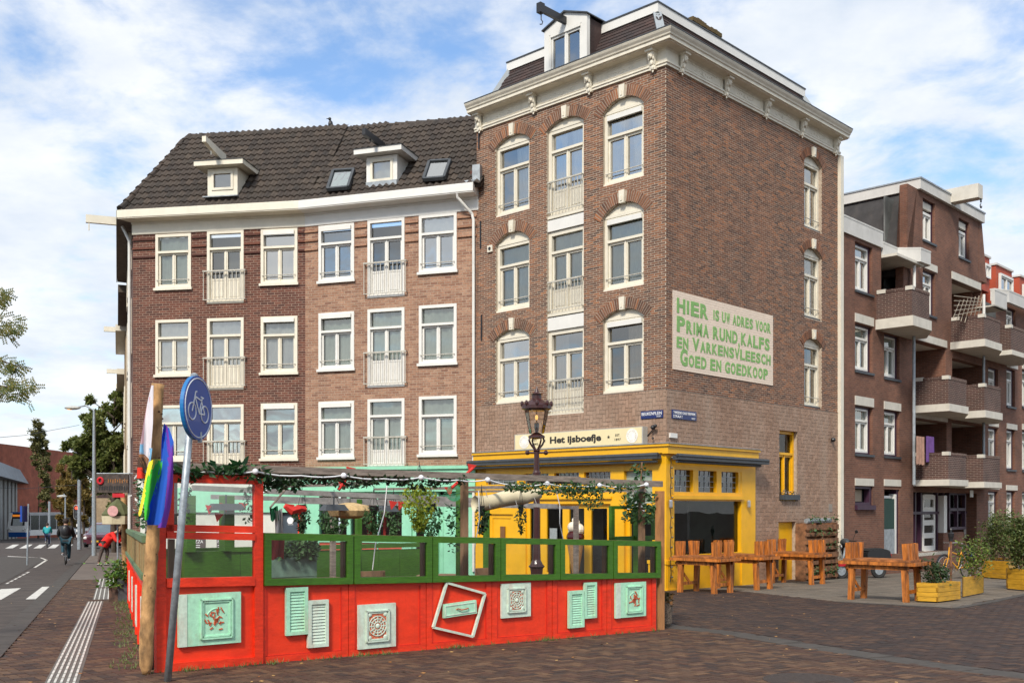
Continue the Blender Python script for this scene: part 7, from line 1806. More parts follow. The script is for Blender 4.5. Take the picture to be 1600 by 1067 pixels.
band_([(719, 246, 254), (724, 236, 254), (740, 231, 252), (760, 227, 246), (785, 225, 238), (812, 226, 231)], None, FG, 0)
band_([(662, 256, 258), (690, 252, 262), (720, 252, 264), (745, 246, 262), (765, 241, 260), (785, 235, 258), (806, 229, 256), (820, 230, 250)], None, FBl, 0)
band_([(664, 257, 260), (680, 259, 268), (720, 262, 271), (760, 261, 270), (790, 258, 267), (808, 254, 263), (824, 246, 259)], None, FPu, 0)
band_([(668, 262, 264), (690, 265, 271.5), (712, 268, 272)], None, FBl, .3)
cg = PT(228, 680, 10.2); pg = empty('progress_flag', cg, 0, label='white pink light blue and brown pride flag hanging left of the front log post', cat='flag')
def bandp(rows_, mt_):
 def fn(u, v):
  k = u * (len(rows_) - 1); i = min(int(k), len(rows_) - 2); t = k - i
  y_ = rows_[i][0] * (1 - t) + rows_[i + 1][0] * t; xl = rows_[i][1] * (1 - t) + rows_[i + 1][1] * t; xr = rows_[i][2] * (1 - t) + rows_[i + 1][2] * t; x_ = xl + (xr - xl) * v
  return PT(x_, y_, 10.2 - .03 * math.sin(x_ * .35)) - cg
 sheetgrid(pg, 'stripe', fn, 12, 4, mt_)
PW, PP, PB, PBr, PD, PR = mat('flag_pale', (.72, .68, .72), .8, .03, 3), mat('flag_pink', (.72, .45, .48), .8, .03, 3), mat('flag_sky', (.20, .45, .68), .8, .03, 3), mat('flag_brown', (.28, .12, .05), .8, .03, 3), mat('flag_umber', (.07, .035, .02), .8, .03, 3), mat('flag_scarlet', (.72, .03, .01), .8, .03, 3)
bandp([(602, 236.5, 240), (625, 231, 239.5), (660, 226, 239), (700, 224, 236), (725, 226, 231)], PW); bandp([(620, 232, 235), (660, 224.5, 229), (694, 219, 226)], PP)
bandp([(692, 219, 226), (709, 217.5, 225)], PB); bandp([(700, 232, 238), (738, 226, 233)], PB)
bandp([(706, 217, 222), (717, 216.5, 233), (730, 224, 230)], PBr); bandp([(714, 216, 226), (731, 214.5, 231), (739, 225, 228)], PD); bandp([(730, 214.5, 222), (747, 213.5, 228)], PR)
bs = G(262, 1064); ts = PT(303.5, 590, bs.y - .02); r = empty('cycle_path_sign', bs, 0, label='round blue cycle path sign with white bicycle on a leaning galvanised pole', cat='road sign')
d = ts - bs; MB().tube([d * .0, d * .5, d], .034, 14).build('pole', GALV, r, smooth=True); MB().lathe([(.035, 0), (.036, .03), (.01, .045)], 12, tuple(d)).build('pole_cap', GALV, r)
sc = PT(309.5, 637.5, bs.y - .10) - bs; nrm = Vector((.988, -.153, .0)).normalized(); tx = Vector((.153, .988, 0)).normalized(); tz = Vector((0, 0, 1)); lean = Matrix.Rotation(.02, 3, 'Y')
Ms = Matrix(((tx.x, -nrm.x, 0, sc.x), (tx.y, -nrm.y, 0, sc.y), (0, 0, 1, sc.z), (0, 0, 0, 1)))
hd = empty('sign_head', parent=r); hd.matrix_local = Ms @ Matrix.Rotation(.05, 4, 'Y')
SBL = mat('sign_blue', (.006, .055, .33), .35, .04, 3, coat=.3); SWH = mat('sign_white_film', (.75, .77, .78), .35, .02, 3)
def disc(r_, y0, y1, mt_, nm, n=48):
 m = MB().lathe([(r_, 0), (r_, y1 - y0)], n); m.v = [(v[0], y0 + v[2], v[1]) for v in m.v]; return m.build(nm, mt_, hd)
disc(.300, -.0, .035, mat('sign_rim_blue', (.01, .16, .42), .4, .03, 3), 'rim'); disc(.298, -.004, .0, SBL, 'face')
m = MB(); m.tube([(.276 * math.cos(t), -.006, .276 * math.sin(t)) for t in np.linspace(0, 2 * math.pi, 49)[:-1]], .0055, 6, closed=True); m.build('border_line', SWH, hd)
def bicycle_mark(parent, mt_, y_=-.007, w=.0065):
 m = MB(); c1, c2 = (-.135, -.045), (.125, -.045); r_ = .078
 for c in (c1, c2): m.tube([(c[0] + r_ * math.cos(t), y_, c[1] + r_ * math.sin(t)) for t in np.linspace(0, 2 * math.pi, 33)[:-1]], w, 6, closed=True)
 hb, bb, st_ = (-.085, .10), (.01, -.05), (.065, .10)
 for p, q in ((c1, hb), (hb, (.05, .075)), (hb[0:2], bb), (bb, st_), (bb, c2), (c2, (.05, .075)), (hb, (-.072, .145)), ((-.072, .145), (-.045, .15)), ((.035, .11), (.095, .105))): m.bar((p[0], y_, p[1]), (q[0], y_, q[1]), w * 1.9, w, up=(0, 1, 0))
 m.build('bicycle_symbol', mt_, parent)
bicycle_mark(hd, SWH)
m = MB().tube([Vector(sc) + Vector((0, .06, .02)) + Vector((.0, 0, -.34)), Vector(sc) + Vector((0.0, .05, -.22))], .022, 8); m.build('bracket', GALV, r)
ld_ = 21.5; g = Vector(((838.5 - CX) / F * ld_, ld_, gz(0, ld_))); r = empty('street_lamp', g, 0, label='ornate dark red cast iron street lamp with crowned glass lantern', cat='street lamp')
LR_ = mat('oxblood_iron', (.045, .012, .012), .4, .1, 8, coat=.2); zz = lambda py: CZ + (HY - py) / F * ld_ - g.z
MB().lathe([(.24, 0), (.24, .22), (.20, .28), (.15, .34), (.12, .5), (.13, .62), (.17, .66), (.12, .72), (.085, .8), (.075, 1.1)], 16).build('base', LR_, r)
MB().lathe([(.072, 1.1), (.062, zz(745)), (.085, zz(743)), (.085, zz(738)), (.062, zz(735)), (.052, zz(706)), (.075, zz(704)), (.05, zz(702))], 12).build('pole', LR_, r)
m = MB().tube([(-.19, 0, zz(707)), (.19, 0, zz(707))], .022, 8); m.ball((-.19, 0, zz(707)), .05); m.ball((.19, 0, zz(707)), .05); m.build('ladder_rest', LR_, r)
m = MB()
for k in range(4):
 a = k * math.pi / 2 + .5; P = [(.035, zz(703)), (.14, zz(694)), (.18, zz(688)), (.15, zz(683))]; m.tube([(q[0] * math.cos(a), q[0] * math.sin(a), q[1]) for q in P], .02, 6)
m.build('lyre_bracket', LR_, r); MB().lathe([(.03, zz(686)), (.17, zz(684)), (.17, zz(681)), (.12, zz(679)), (.06, zz(676))], 14).build('collar', LR_, r)
LGLS = glass_mat('lantern_glass', .12, (.97, .95, .90)); m = MB(); b = 0
n = 8; za, zb_l = zz(677), zz(640); ra, rb_ = .15, .25
m.add([(ra * math.cos(2 * math.pi * k / n), ra * math.sin(2 * math.pi * k / n), za) for k in range(n)] + [(rb_ * math.cos(2 * math.pi * k / n), rb_ * math.sin(2 * math.pi * k / n), zb_l) for k in range(n)], [(k, (k + 1) % n, n + (k + 1) % n, n + k) for k in range(n)]); m.build('lantern_glass', LGLS, r)
m = MB()
for k in range(n): a = 2 * math.pi * k / n; m.bar((ra * math.cos(a), ra * math.sin(a), za), (rb_ * math.cos(a), rb_ * math.sin(a), zb_l), .008, .008)
m.build('glazing_bar', LR_, r)
MB().lathe([(.25, zz(641)), (.31, zz(639)), (.31, zz(634)), (.27, zz(631)), (.16, zz(626)), (.10, zz(623)), (.10, zz(617)), (.13, zz(616)), (.05, zz(613)), (.035, zz(610)), (.012, zz(604))], 16).build('crown', LR_, r)
m = MB()
for k in range(8): a = 2 * math.pi * k / 8; m.ball((.30 * math.cos(a), .30 * math.sin(a), zz(631)), .045, 8, 6, (.8, .8, 1.4))
m.build('crown_points', LR_, r)
MB().lathe([(.03, zz(676)), (.05, zz(668)), (.05, zz(662)), (.02, zz(660))], 10).build('burner', GALV, r); MB().ball((0, 0, zz(652)), .055, 10, 8, (.5, .5, 1.0)).build('mantle', mat('lamp_glow', (1, .7, .3), .5, emit=(1, .55, .15, 1.2)), r)
MB().lathe([(.20, zz(642)), (.06, zz(638))], 12).build('reflector', mat('brass_reflector', (.75, .50, .12), .3, .1, 5, metal=.7), r)
s, z1 = FL.at(899, 808, .7); g_ = FL.gnd(s, .7); p = FL.W(s, .7, g_); r = empty('ice_cream_cone_display', p, 0, label='giant ice cream cone display with a dark scoop in front of the glass doors', cat='display figure')
h = z1 - g_; MB().lathe([(.03, 0), (.12, h * .35), (.20, h * .62), (.22, h * .63), (.22, h * .67)], 16).build('cone', mat('waffle', (.50, .27, .10), .7, .2, 30, bump=.5), r); MB().ball((0, 0, h * .72), .22, 14, 10, (1, 1, .8)).build('scoop', mat('cherry_scoop', (.06, .008, .01), .2, .1, 4), r)
m = MB()
for k in range(7): t = k / 6; m.ball((.10 * math.sin(k * 2.2) * (1 - t), .1 * math.cos(k * 2.2) * (1 - t), h * (.80 + .19 * t)), .17 - .12 * t, 10, 8)
m.build('cream_swirl', mat('cream_swirl', (.75, .68, .55), .5), r)
def table_thing(c, rz, w, dp, label, h=.78, seed=0):
 e = empty('picnic_table', c, rz, label=label, cat='table', group='orange stained picnic tables outside the cafe'); rr = random.Random(seed)
 n = 5
 for k in range(n):
  y0 = -dp / 2 + dp * k / n; MB().box(-w / 2 + rr.uniform(-.01, .01), w / 2 + rr.uniform(-.01, .01), y0 + .004, y0 + dp / n - .004, h - .05, h + rr.uniform(-.002, .004)).build('plank', WOODOD, e)
 MB().box(-w / 2 - .012, w / 2 + .012, -dp / 2 - .03, -dp / 2 + .0, h - .06, h + .005).build('edge_board', WOODO, e); MB().box(-w / 2 - .03, -w / 2 - .012, -dp / 2, dp / 2, h - .06, h + .005).build('edge_board', WOODO, e); MB().box(w / 2 + .012, w / 2 + .03, -dp / 2, dp / 2, h - .06, h + .005).build('edge_board', WOODO, e)
 MB().box(-w / 2 + .12, w / 2 - .12, -dp / 2 + .05, -dp / 2 + .09, h - .15, h - .055).build('apron', WOODO, e); MB().box(-w / 2 + .12, w / 2 - .12, dp / 2 - .09, dp / 2 - .05, h - .15, h - .055).build('apron', WOODO, e)
 for sx in (-1, 1):
  for sy in (-1, 1):
   x, y_ = sx * (w / 2 - .22), sy * (dp / 2 - .10); gx = -SLOPE * (math.sin(rz) * x + math.cos(rz) * y_)
   MB().hexa([(x - .047 + sx * .03, y_ - .05, gx), (x + .055 + sx * .03, y_ - .05, gx), (x + .055 + sx * .03, y_ + .05, gx), (x - .055 + sx * .03, y_ + .05, gx), (x - .055, y_ - .05, h - .05), (x + .055, y_ - .05, h - .05), (x + .055, y_ + .05, h - .05), (x - .055, y_ + .05, h - .05)]).build('leg', WOODO, e)
  MB().box(sx * (w / 2 - .22) - .025, sx * (w / 2 - .22) + .025, -dp / 2 + .1, dp / 2 - .1, .16, .23).build('stretcher', WOODO, e)
 MB().bar((-w / 2 + .24, 0, .2), (-w / 2 + .10, -dp / 2 + .06, h - .1), .03, .05).build('brace', WOODO, e)
 return e
def bench_thing(c, rz, w, label, x0, y_, h=.78, lh=.36, seed=0, sp=None):
 """upside down on the table: seat plank below, legs in the air"""
 e = empty('upturned_bench', Vector(c) + Vector((math.cos(rz) * x0 - math.sin(rz) * y_, math.sin(rz) * x0 + math.cos(rz) * y_, h + .006)), rz, label=label, cat='bench', group='benches turned upside down on the picnic tables')
 rr = random.Random(seed); MB().box(-w / 2, w / 2, -.13, .0, 0, .045).build('seat', WOODOD, e); MB().box(-w / 2, w / 2, .005, .13, 0, .045).build('seat', WOODOD, e)
 for sx in (-1, 1):
  for sy in (-1, 1):
   x = sx * (w / 2 - .10) ; k = rr.uniform(-.02, .02)
   MB().hexa([(x - .055, sy * .07 - .045, .045), (x + .055, sy * .07 - .045, .045), (x + .055, sy * .07 + .045, .045), (x - .055, sy * .07 + .045, .045), (x - .055 + k, sy * .09 - .045, lh), (x + .055 + k, sy * .09 - .045, lh + rr.uniform(0, .02)), (x + .055 + k, sy * .09 + .045, lh), (x - .055 + k, sy * .09 + .045, lh)]).build('leg', WOODO, e)
 return e
RZ = FL.ang
def P_(x, y_): return Vector((x, y_, gz(x, y_)))
tabs = [(P_(4.35, 23.55), 1.28, .85, 'orange stained picnic table nearest the yellow corner plinth'),
  (P_(5.55, 25.05), 1.45, .8, 'orange stained picnic table beneath the big café window'),
  (P_(7.45, 27.3), 1.5, .8, 'orange stained picnic table before the yellow cellar hatch'),
  (P_(7.50, 21.05), 1.52, .78, 'orange stained picnic table standing alone beside the yellow planters')]
for i, (c, w, dp, lb) in enumerate(tabs):
 table_thing(c, RZ, w, dp, lb, seed=i)
 wh = ['on the picnic table by the yellow corner plinth', 'on the table beneath the big café window', 'on the table by the cellar hatch', 'on the lone picnic table by the planters'][i]
 bench_thing(c, RZ, w - .12, 'front upturned bench ' + wh, -.03, -dp / 2 + .2, seed=i * 2); bench_thing(c, RZ, w - .16, 'rear upturned bench ' + wh, .02 if i < 3 else -.06, dp / 2 - .2, seed=i * 2 + 1)
s0, s1 = FRr.at(1258, 880, .35)[0], FRr.at(1308, 880, .35)[0]
r = FRr.root('pallet_planter', label='vertical planter of dark weathered pallets standing against the tan wall', cat='planter', group='planters and plant boxes'); g_ = FRr.gnd(s0, .35); WPAL = mat('pallet_wood', (.22, .10, .045), .85, .35, 6, bump=.4, dirt=.5, dirtcol=(.05, .04, .03))
zt_ = FRr.at(1283, 815, .35)[1]; k = 0; z_ = g_ + .05
while z_ < zt_ - .1:
 hh = .14 if k % 2 else .10; MB().box(s0 + R.uniform(-.02, .02), s1 + R.uniform(-.02, .02), -.38 - (k % 2) * .02, -.355, z_, z_ + hh).build('plank', WPAL, r); z_ += hh + .075; k += 1
for x in (s0, (s0 + s1) / 2, s1 - .1): MB().box(x, x + .1, -.355, -.08, g_, zt_ - .03).build('post', WPAL, r)
MB().box(s0, s1, -.08, -.06, g_, zt_ - .05).build('back_board', WPAL, r)
MB().leaves([(R.uniform(s0 + .1, s1), -.42, g_ + R.choice((.25, .28, .95, 1.35, 1.7)) + R.uniform(-.1, .1)) for _ in range(260)], .09, 12).build('foliage', FERN, r)
m = MB(); m.tube([(s0 + .15, -.3, zt_ + .03), (s1 - .35, -.3, zt_ + .03)], .07, 8); m.build('roll', ZINC, r)
def planter(px0, pxm, px1, yb0, ybm, yb1, ht, label, n, shrubm, sh, spread, seed, dens=600, rows=4, leafs=.07, blossom=False):
 """two visible sides: px0..pxm and pxm..px1 with foot lines; a box on the ground"""
 A, B, Cc = G(px0, yb0), G(pxm, ybm), G(px1, yb1); D = A + (Cc - B)
 e = empty('wooden_planter', B, 0, label=label, cat='planter', group='planters and plant boxes'); YP = mat('yellow_planter_wood', (.62, .33, .02), .6, .15, 4, bump=.2, stretch=(1, 1, 5), dirt=.45, dirtcol=(.25, .13, .03))
 q = [p - B for p in (A, B, Cc, D)]; cen = sum(q, Vector()) / 4
 for i in range(4):
  p, r_ = q[i], q[(i + 1) % 4]; inn = ((cen - (p + r_) / 2)); inn.z = 0; inn = inn.normalized() * .03
  for k in range(rows):
   z0, z1 = .02 + (ht - .02) * k / rows + .003, .02 + (ht - .02) * (k + 1) / rows - .003; o_ = inn * (.15 * (k % 2))
   p2, r2 = p + o_, r_ + o_; MB().hexa([p2 + Vector((0, 0, z0)), r2 + Vector((0, 0, z0)), r2 + inn + Vector((0, 0, z0)), p2 + inn + Vector((0, 0, z0)), p2 + Vector((0, 0, z1)), r2 + Vector((0, 0, z1)), r2 + inn + Vector((0, 0, z1)), p2 + inn + Vector((0, 0, z1))]).build('plank', YP, e)
 m = MB(); m.add([p * .98 + Vector((0, 0, ht - .06)) for p in q], [(0, 1, 2, 3)]); m.build('soil', mat('soil', (.03, .02, .015), .95), e)
 rr = random.Random(seed); sb = empty('shrub', B + cen + Vector((0, 0, ht - .06)), 0, label=label.replace('planter', 'shrub').split(' with ')[0].replace('box', 'shrub') if False else None)
 P = []; W_ = max((A - B).length, (Cc - B).length) / 2
 stems = MB(); cl_ = []
 for k in range(n):
  t = rr.uniform(-.8, .8); base_ = Vector((q[0] + q[3]) / 2).lerp((q[1] + q[2]) / 2, (t + 1) / 2) - cen; base_.z = 0
  tip = base_ * spread + Vector((rr.uniform(-.25, .25), rr.uniform(-.2, .2), sh * rr.uniform(.6, 1))); stems.tube([base_, base_.lerp(tip, .5) + Vector((rr.uniform(-.06, .06), 0, 0)), tip], [.012, .009, .004], 5)
  for j in range(3): cl_.append((base_.lerp(tip, .35 + .3 * j), (.12 + .1 * (1 - j * .3)) * (1 + sh * .35)))
 for k in range(dens): c, r_ = rr.choice(cl_); v = Vector((rr.gauss(0, 1), rr.gauss(0, 1), rr.gauss(0, 1))).normalized() * r_ * rr.random() ** .4; P.append(c + v)
 stems.build('stems', WOODB, sb); MB().leaves(P, leafs, seed).build('foliage', shrubm, sb)
 return e, sb
DKSH = leaf_mat('dark_shrub', (.02, .045, .018), (.06, .11, .03)); OLV = leaf_mat('olive_shrub', (.05, .085, .02), (.16, .19, .05)); LSH = leaf_mat('light_shrub', (.06, .11, .015), (.20, .26, .04))
_, a = planter(1432, 1465, 1501, 940, 941.5, 937, .38, 'yellow slatted planter box nearest the lone picnic table', 6, DKSH, .45, .6, 1, 700); tag(a, 'low dark green shrub in the yellow planter nearest the picnic table', 'shrub', 'shrubs in yellow planters')
_, a = planter(1503.5, 1504.5, 1537, 933, 933.5, 927, .42, 'plain yellow planter box right behind the slatted one', 10, LSH, .85, .8, 2, 900, 1); tag(a, 'light green feathery shrub in the plain yellow planter', 'shrub', 'shrubs in yellow planters')
_, a = planter(1534, 1576, 1590, 902, 905.5, 899, .52, 'yellow planter box in the rear before the entrance wall', 14, OLV, 1.45, .9, 3, 3000, 4, .08); tag(a, 'tall dark olive shrub in the rear yellow planter', 'shrub', 'shrubs in yellow planters')
_, a = planter(1572, 1574, 1622, 919, 920.5, 925, .50, 'yellow slatted planter box cut by the picture edge', 14, OLV, 1.3, .85, 4, 3000, 4, .08); tag(a, 'broad olive green shrub in the planter at the picture edge', 'shrub', 'shrubs in yellow planters')
g = G(1485.8, 911); e = empty('slim_post', g, 0, label='slim rust brown post with black lantern shaped cap between planters and bicycle', cat='post'); ht = CZ + (HY - 845) / F * g.y - g.z
MB().tube([(0, 0, 0), (0, 0, ht)], .032, 10).build('pole', mat('rusty_pole', (.20, .085, .04), .7, .3, 12, bump=.2), e); MB().lathe([(.05, ht), (.05, ht + .05), (.075, ht + .12), (.085, ht + .20), (.03, ht + .23), (.03, ht + .30), (.01, ht + .34)], 8).build('cap', BLACK, e)
def bicycle(c, rz, label, framem, group='bicycles', child=False, s=1.0, crate=False, cat='bicycle'):
 e = empty('bicycle', c, rz, label=label, cat=cat, group=group); wr = .34; wb = 1.08
 for x in (0, wb):
  m = MB(); m.tube([(x + wr * math.cos(t), 0, wr + wr * math.sin(t)) for t in np.linspace(0, 2 * math.pi, 29)[:-1]], .019, 6, closed=True); w = m.build('wheel', RUBBER, e)
  m = MB(); m.tube([(x + (wr - .03) * math.cos(t), 0, wr + (wr - .03) * math.sin(t)) for t in np.linspace(0, 2 * math.pi, 25)[:-1]], .009, 5, closed=True)
  m.tube([(x, -.05, wr), (x, .05, wr)], .02, 8); m.build('rim', STEEL, w)
  m = MB()
  for k in range(18): t = k * math.pi / 9; m.bar((x, .02 * (-1) ** k, wr), (x + (wr - .03) * math.cos(t), 0, wr + (wr - .03) * math.sin(t)), .004, .004)
  m.build('spokes', STEEL, w, kind='stuff')
  m = MB(); t0, t1 = (.3, 2.9) if x else (.5, 2.6); m.tube([(x + (wr + .035) * math.cos(t), 0, wr + (wr + .035) * math.sin(t)) for t in np.linspace(t0, t1, 14)], .017, 5); m.build('mudguard', BLACK, e)
 bb = (.47, 0, .30); st = (.27, 0, .82); hd_ = (.86, 0, .80); hd0 = (.90, 0, .62)
 m = MB(); m.tube([bb, st], .018, 8); m.tube([bb, hd0], .020, 8); m.tube([(.33, 0, .66), hd_], .017, 8); m.tube([hd0, hd_, (.84, 0, .92)], .021, 8)
 for sy in (-.045, .045): m.tube([(0, sy, wr), (bb[0], sy * .5, bb[2])], .011, 6); m.tube([(0, sy, wr), (.31, sy * .5, .72)], .010, 6); m.tube([(wb, sy, wr), (.98, sy, .55), hd0], .013, 6)
 m.build('frame', framem, e)
 m = MB(); m.tube([(.84, 0, .92), (.83, 0, 1.02)], .014, 6); m.tube([(.66, -.29, 1.02), (.78, -.24, 1.05), (.85, -.08, 1.04), (.85, .08, 1.04), (.78, .24, 1.05), (.66, .29, 1.02)], .012, 6); m.build('handlebar', STEEL, e)
 m = MB().tube([(.27, 0, .82), (.25, 0, .92)], .014, 6); m.build('seat_post', STEEL, e)
 m = MB(); m.hexa([(.08, -.11, .92), (.34, -.03, .92), (.34, .03, .92), (.08, .11, .92), (.09, -.10, .98), (.36, -.02, .965), (.36, .02, .965), (.09, .10, .98)]); m.build('saddle', BLACK, e)
 m = MB()
 for sy in (-.06, .06): m.tube([(-.26, sy, .74), (.22, sy, .74)], .007, 5); m.tube([(0, sy, .35), (-.03, sy, .74)], .006, 5)
 for k in range(4): m.tube([(-.24 + k * .14, -.07, .74), (-.24 + k * .14, .07, .74)], .006, 5)
 m.build('luggage_rack', BLACK, e)
 m = MB(); m.lathe([(.09, -.01), (.09, .01)], 14); m.v = [(bb[0] + v[0], -.05 + v[2], bb[2] + v[1]) for v in m.v]; m.tube([(bb[0], -.06, bb[2]), (bb[0] + .1, -.08, bb[2] - .13)], .009, 5); m.tube([(bb[0], .06, bb[2]), (bb[0] - .1, .08, bb[2] + .13)], .009, 5); m.box(bb[0] + .05, bb[0] + .15, -.15, -.07, bb[2] - .145, bb[2] - .125); m.box(bb[0] - .15, bb[0] - .05, .07, .15, bb[2] + .125, bb[2] + .145); m.build('crank', STEEL, e)
 if crate: m = MB(); m.box(.80, 1.12, -.2, .2, .86, .88); [m.box(*q) for q in ((.80, 1.12, -.2, -.185, .88, 1.1), (.80, 1.12, .185, .2, .88, 1.1), (.80, .815, -.185, .185, .88, 1.1), (1.105, 1.12, -.185, .185, .88, 1.1))]; m.build('crate', BLACK, e)
 return e
YB = mat('bike_orange', (.75, .33, .01), .35, .05, 3, coat=.4); BLB = mat('bike_navy', (.01, .02, .08), .4, .1, 4); BKB = mat('bike_black', (.015, .015, .018), .35, .1, 4); RDB = mat('bike_red', (.35, .01, .02), .4, .1, 4)
g = G(1512, 903); bicycle(P_(g.x, g.y), math.radians(212), 'orange framed bicycle parked behind the slim post and planters', YB, 'bicycles')
sbg = MB(); e = empty('bicycle_bag', P_(g.x, g.y) + Vector((.05, .1, .62)), 0, label='navy blue bag hanging on the orange bicycle', cat='bag'); MB().ball((0, 0, 0), .17, 10, 8, (1.1, .6, 1)).build('body', BLB, e)
def scooter(c, rz):
 e = empty('motor_scooter', c, rz, label='black motor scooter with two mirrors parked against the brown brick wall', cat='scooter')
 for x in (0, 1.25):
  w = MB().tube([(x + .20 * math.cos(t), 0, .23 + .20 * math.sin(t)) for t in np.linspace(0, 2 * math.pi, 21)[:-1]], .055, 8, closed=True).build('wheel', RUBBER, e); m = MB().lathe([(.14, -.03), (.14, .03)], 14); m.v = [(x + v[0], v[2], .23 + v[1]) for v in m.v]; m.build('rim', GALV, w)
 m = MB(); prof = [(-.32, .58), (-.28, .78), (.0, .84), (.35, .82), (.48, .74), (.46, .50), (.30, .38), (-.05, .42)];
 for y0, y1, sc_ in ((-.16, .16, 1),): m.prism(prof, y0, y1)
 m.build('rear_body', BLACK, e); MB().prism([(-.28, .80), (.0, .87), (.40, .86), (.46, .79), (-.2, .79)], -.14, .14).build('seat', RUBBER, e)
 MB().prism([(.38, .30), (.95, .28), (.98, .36), (.46, .40)], -.17, .17).build('footboard', DKGREY, e)
 MB().prism([(.92, .30), (1.02, .30), (1.14, .95), (1.08, 1.02), (1.0, .95)], -.20, .20).build('leg_shield', BLACK, e); MB().tube([(1.08, 0, 1.0), (1.25, 0, .3)], .035, 8).build('fork', GALV, e)
 MB().ball((1.12, 0, 1.05), .16, 12, 8, (.8, 1.1, .7)).build('handlebar_cowl', DKGREY, e); MB().tube([(1.0, -.36, 1.08), (1.08, -.1, 1.1), (1.08, .1, 1.1), (1.0, .36, 1.08)], .018, 6).build('handlebar', BLACK, e)
 m = MB().prism([(1.05, .36), (1.40, .36), (1.36, .48), (1.12, .52)], -.07, .07); m.build('front_mudguard', mat('scooter_red', (.45, .01, .02), .4), e)
 for sy in (-1, 1):
  m = MB().tube([(1.04, sy * .26, 1.1), (1.02, sy * .36, 1.32)], .008, 5); k = m.build('mirror', BLACK, e); MB().ball((1.02, sy * .40, 1.36), .07, 10, 8, (.3, 1.1, .75)).build('mirror_glass', BLACK, k)
 MB().ball((1.26, 0, .92), .06, 8, 6, (.5, 1, 1)).build('headlight', STEEL, e); MB().box(-.37, -.31, -.09, .09, .62, .70).build('tail_light', mat('tail_red', (.4, .01, .01), .3), e)
s_, _ = FRr.at(1378, 880, 1.0); g = FRr.W(s_, .9, 0); scooter(P_(g.x, g.y), math.radians(196))
def sidebox(parent, name, pts2, z0, z1, mt): m = MB(); m.prismz(pts2, z0, z1); return m.build(name, mt, parent)
def street_house(t0, t1, out, ztop, wallm, label, eavem, beam_=True, windows=True, cat='house', gable=0):
 o = P3 + US * t1; fr = Fr(o, -US); L_ = t1 - t0; r = fr.root('street_house', label=label, cat=cat, group='houses along the tram street'); zt = ztop - fr.zb
 MB().box(0, L_, -out, 8, -1.5, zt).build('wall', wallm, r)
 MB().box(-.0, L_, -out - .42, 8, zt, zt + .28).build('cornice', eavem, r); MB().prism([(0, zt + .28), (L_, zt + .28), (L_ - .6, zt + 2.2 + gable), (.6, zt + 2.2 + gable)], .6, 7.5).build('roof', PANT, r)
 nw = max(1, int(L_ / 2.0))
 for fl in range(int((zt - 3.2) / 2.9)):
  for k in range(nw):
   a = L_ * (k + .28) / nw; b = a + 1.05; z0 = 3.5 + fl * 2.9; m = MB()
   for q in ((a, a + .08, z0, z0 + 1.7), (b - .08, b, z0, z0 + 1.7), (a + .08, b - .08, z0, z0 + .08), (a + .08, b - .08, z0 + 1.62, z0 + 1.7), (a + .08, b - .08, z0 + 1.1, z0 + 1.16)): m.box(q[0], q[1], -out - .05, -out + .01, q[2], q[3])
   w = m.build('window', CREAM, r); MB().box(a + .06, b - .06, -out - .02, -out - .005, z0 + .06, z0 + 1.64).build('pane', DARKIN, w)
 if beam_: MB().box(L_ * .5 - .08, L_ * .5 + .08, -out - .95, 0, zt + .55, zt + .78).build('hoist_beam', CREAM, r)
 return r
BPU = brick_tex('purple_brick', (.105, .035, .04), (.08, .03, .035), (.12, .06, .06), ang=math.atan2(US.y, US.x)); BYE = brick_tex('yellow_brick', (.35, .25, .14), (.28, .19, .10), (.4, .33, .25), ang=math.atan2(US.y, US.x))
street_house(9.1, 17, .0, 9.6, BPU, 'smooth purple brick house just beyond the dark red brick house', mat('brown_soffit', (.12, .09, .065), .7), False)
street_house(17.1, 25, .1, 9.4, BYE, 'narrow yellow brick house with a cream cornice along the tram street', CREAM)
street_house(25.1, 34, .05, 8.4, BRS, 'lower red brick house with white hoist beam along the tram street', CREAM)
street_house(34.1, 60, .1, 8.6, BPU, 'long dark terraced house far along the tram street', CREAM, False)
s, z1 = FS.at(197, 741, .15)
dS = PT(176, 755, 31.5); r = empty('hanging_sign', dS, 0, label='dark wooden hanging sign with a red rose beside the drainpipe', cat='hanging sign')
WSG = mat('sign_wood', (.07, .05, .04), .8, .3, 8, bump=.3); w_ = 25 / F * 31.5;
for k in range(3): MB().box(-w_, w_, -.03, .03, -.28 + k * .19, -.28 + k * .19 + .18).build('board', WSG, r)
m = MB().tube([(-w_ + .13 + .075 * math.cos(t), -.05, .08 + .09 * math.sin(t)) for t in np.linspace(0, 6.283, 13)[:-1]], .035, 6, closed=True); m.build('rose', mat('rose_red', (.55, .01, .02), .7), r)
m = MB();
for k in range(9): m.box(-w_ + .35 + k * .07, -w_ + .38 + k * .07, -.036, -.03, .02 + .02 * math.sin(k * 2), .13 + .02 * math.sin(k * 3))
m.build('script', mat('script_gold', (.30, .12, .03), .7), r, kind='stuff')
m = MB()
for k in range(12): m.box(-w_ + .08 + k * .075, -w_ + .12 + k * .075, -.036, -.03, -.2, -.08)
m.build('letters', BLACK, r, kind='stuff')
MB().box(-w_ * .0, w_ * .75, -.02, .02, -.42, -.30).build('red_strip', mat('rose_red', (.55, .01, .02), .7), r); MB().tube([(w_, 0, .30), (w_ + .45, .2, .30)], .02, 6).build('bracket', GALV, r); MB().tube([(w_ - .02, 0, .30), (-w_, 0, .30)], .015, 6).build('bracket', GALV, r)
c = PT(184, 798, 34); r = empty('parasol', P_(c.x, c.y), 0, label='olive green parasol with cream valance and round pink badge by the log post', cat='parasol'); h = c.z - r.location.z
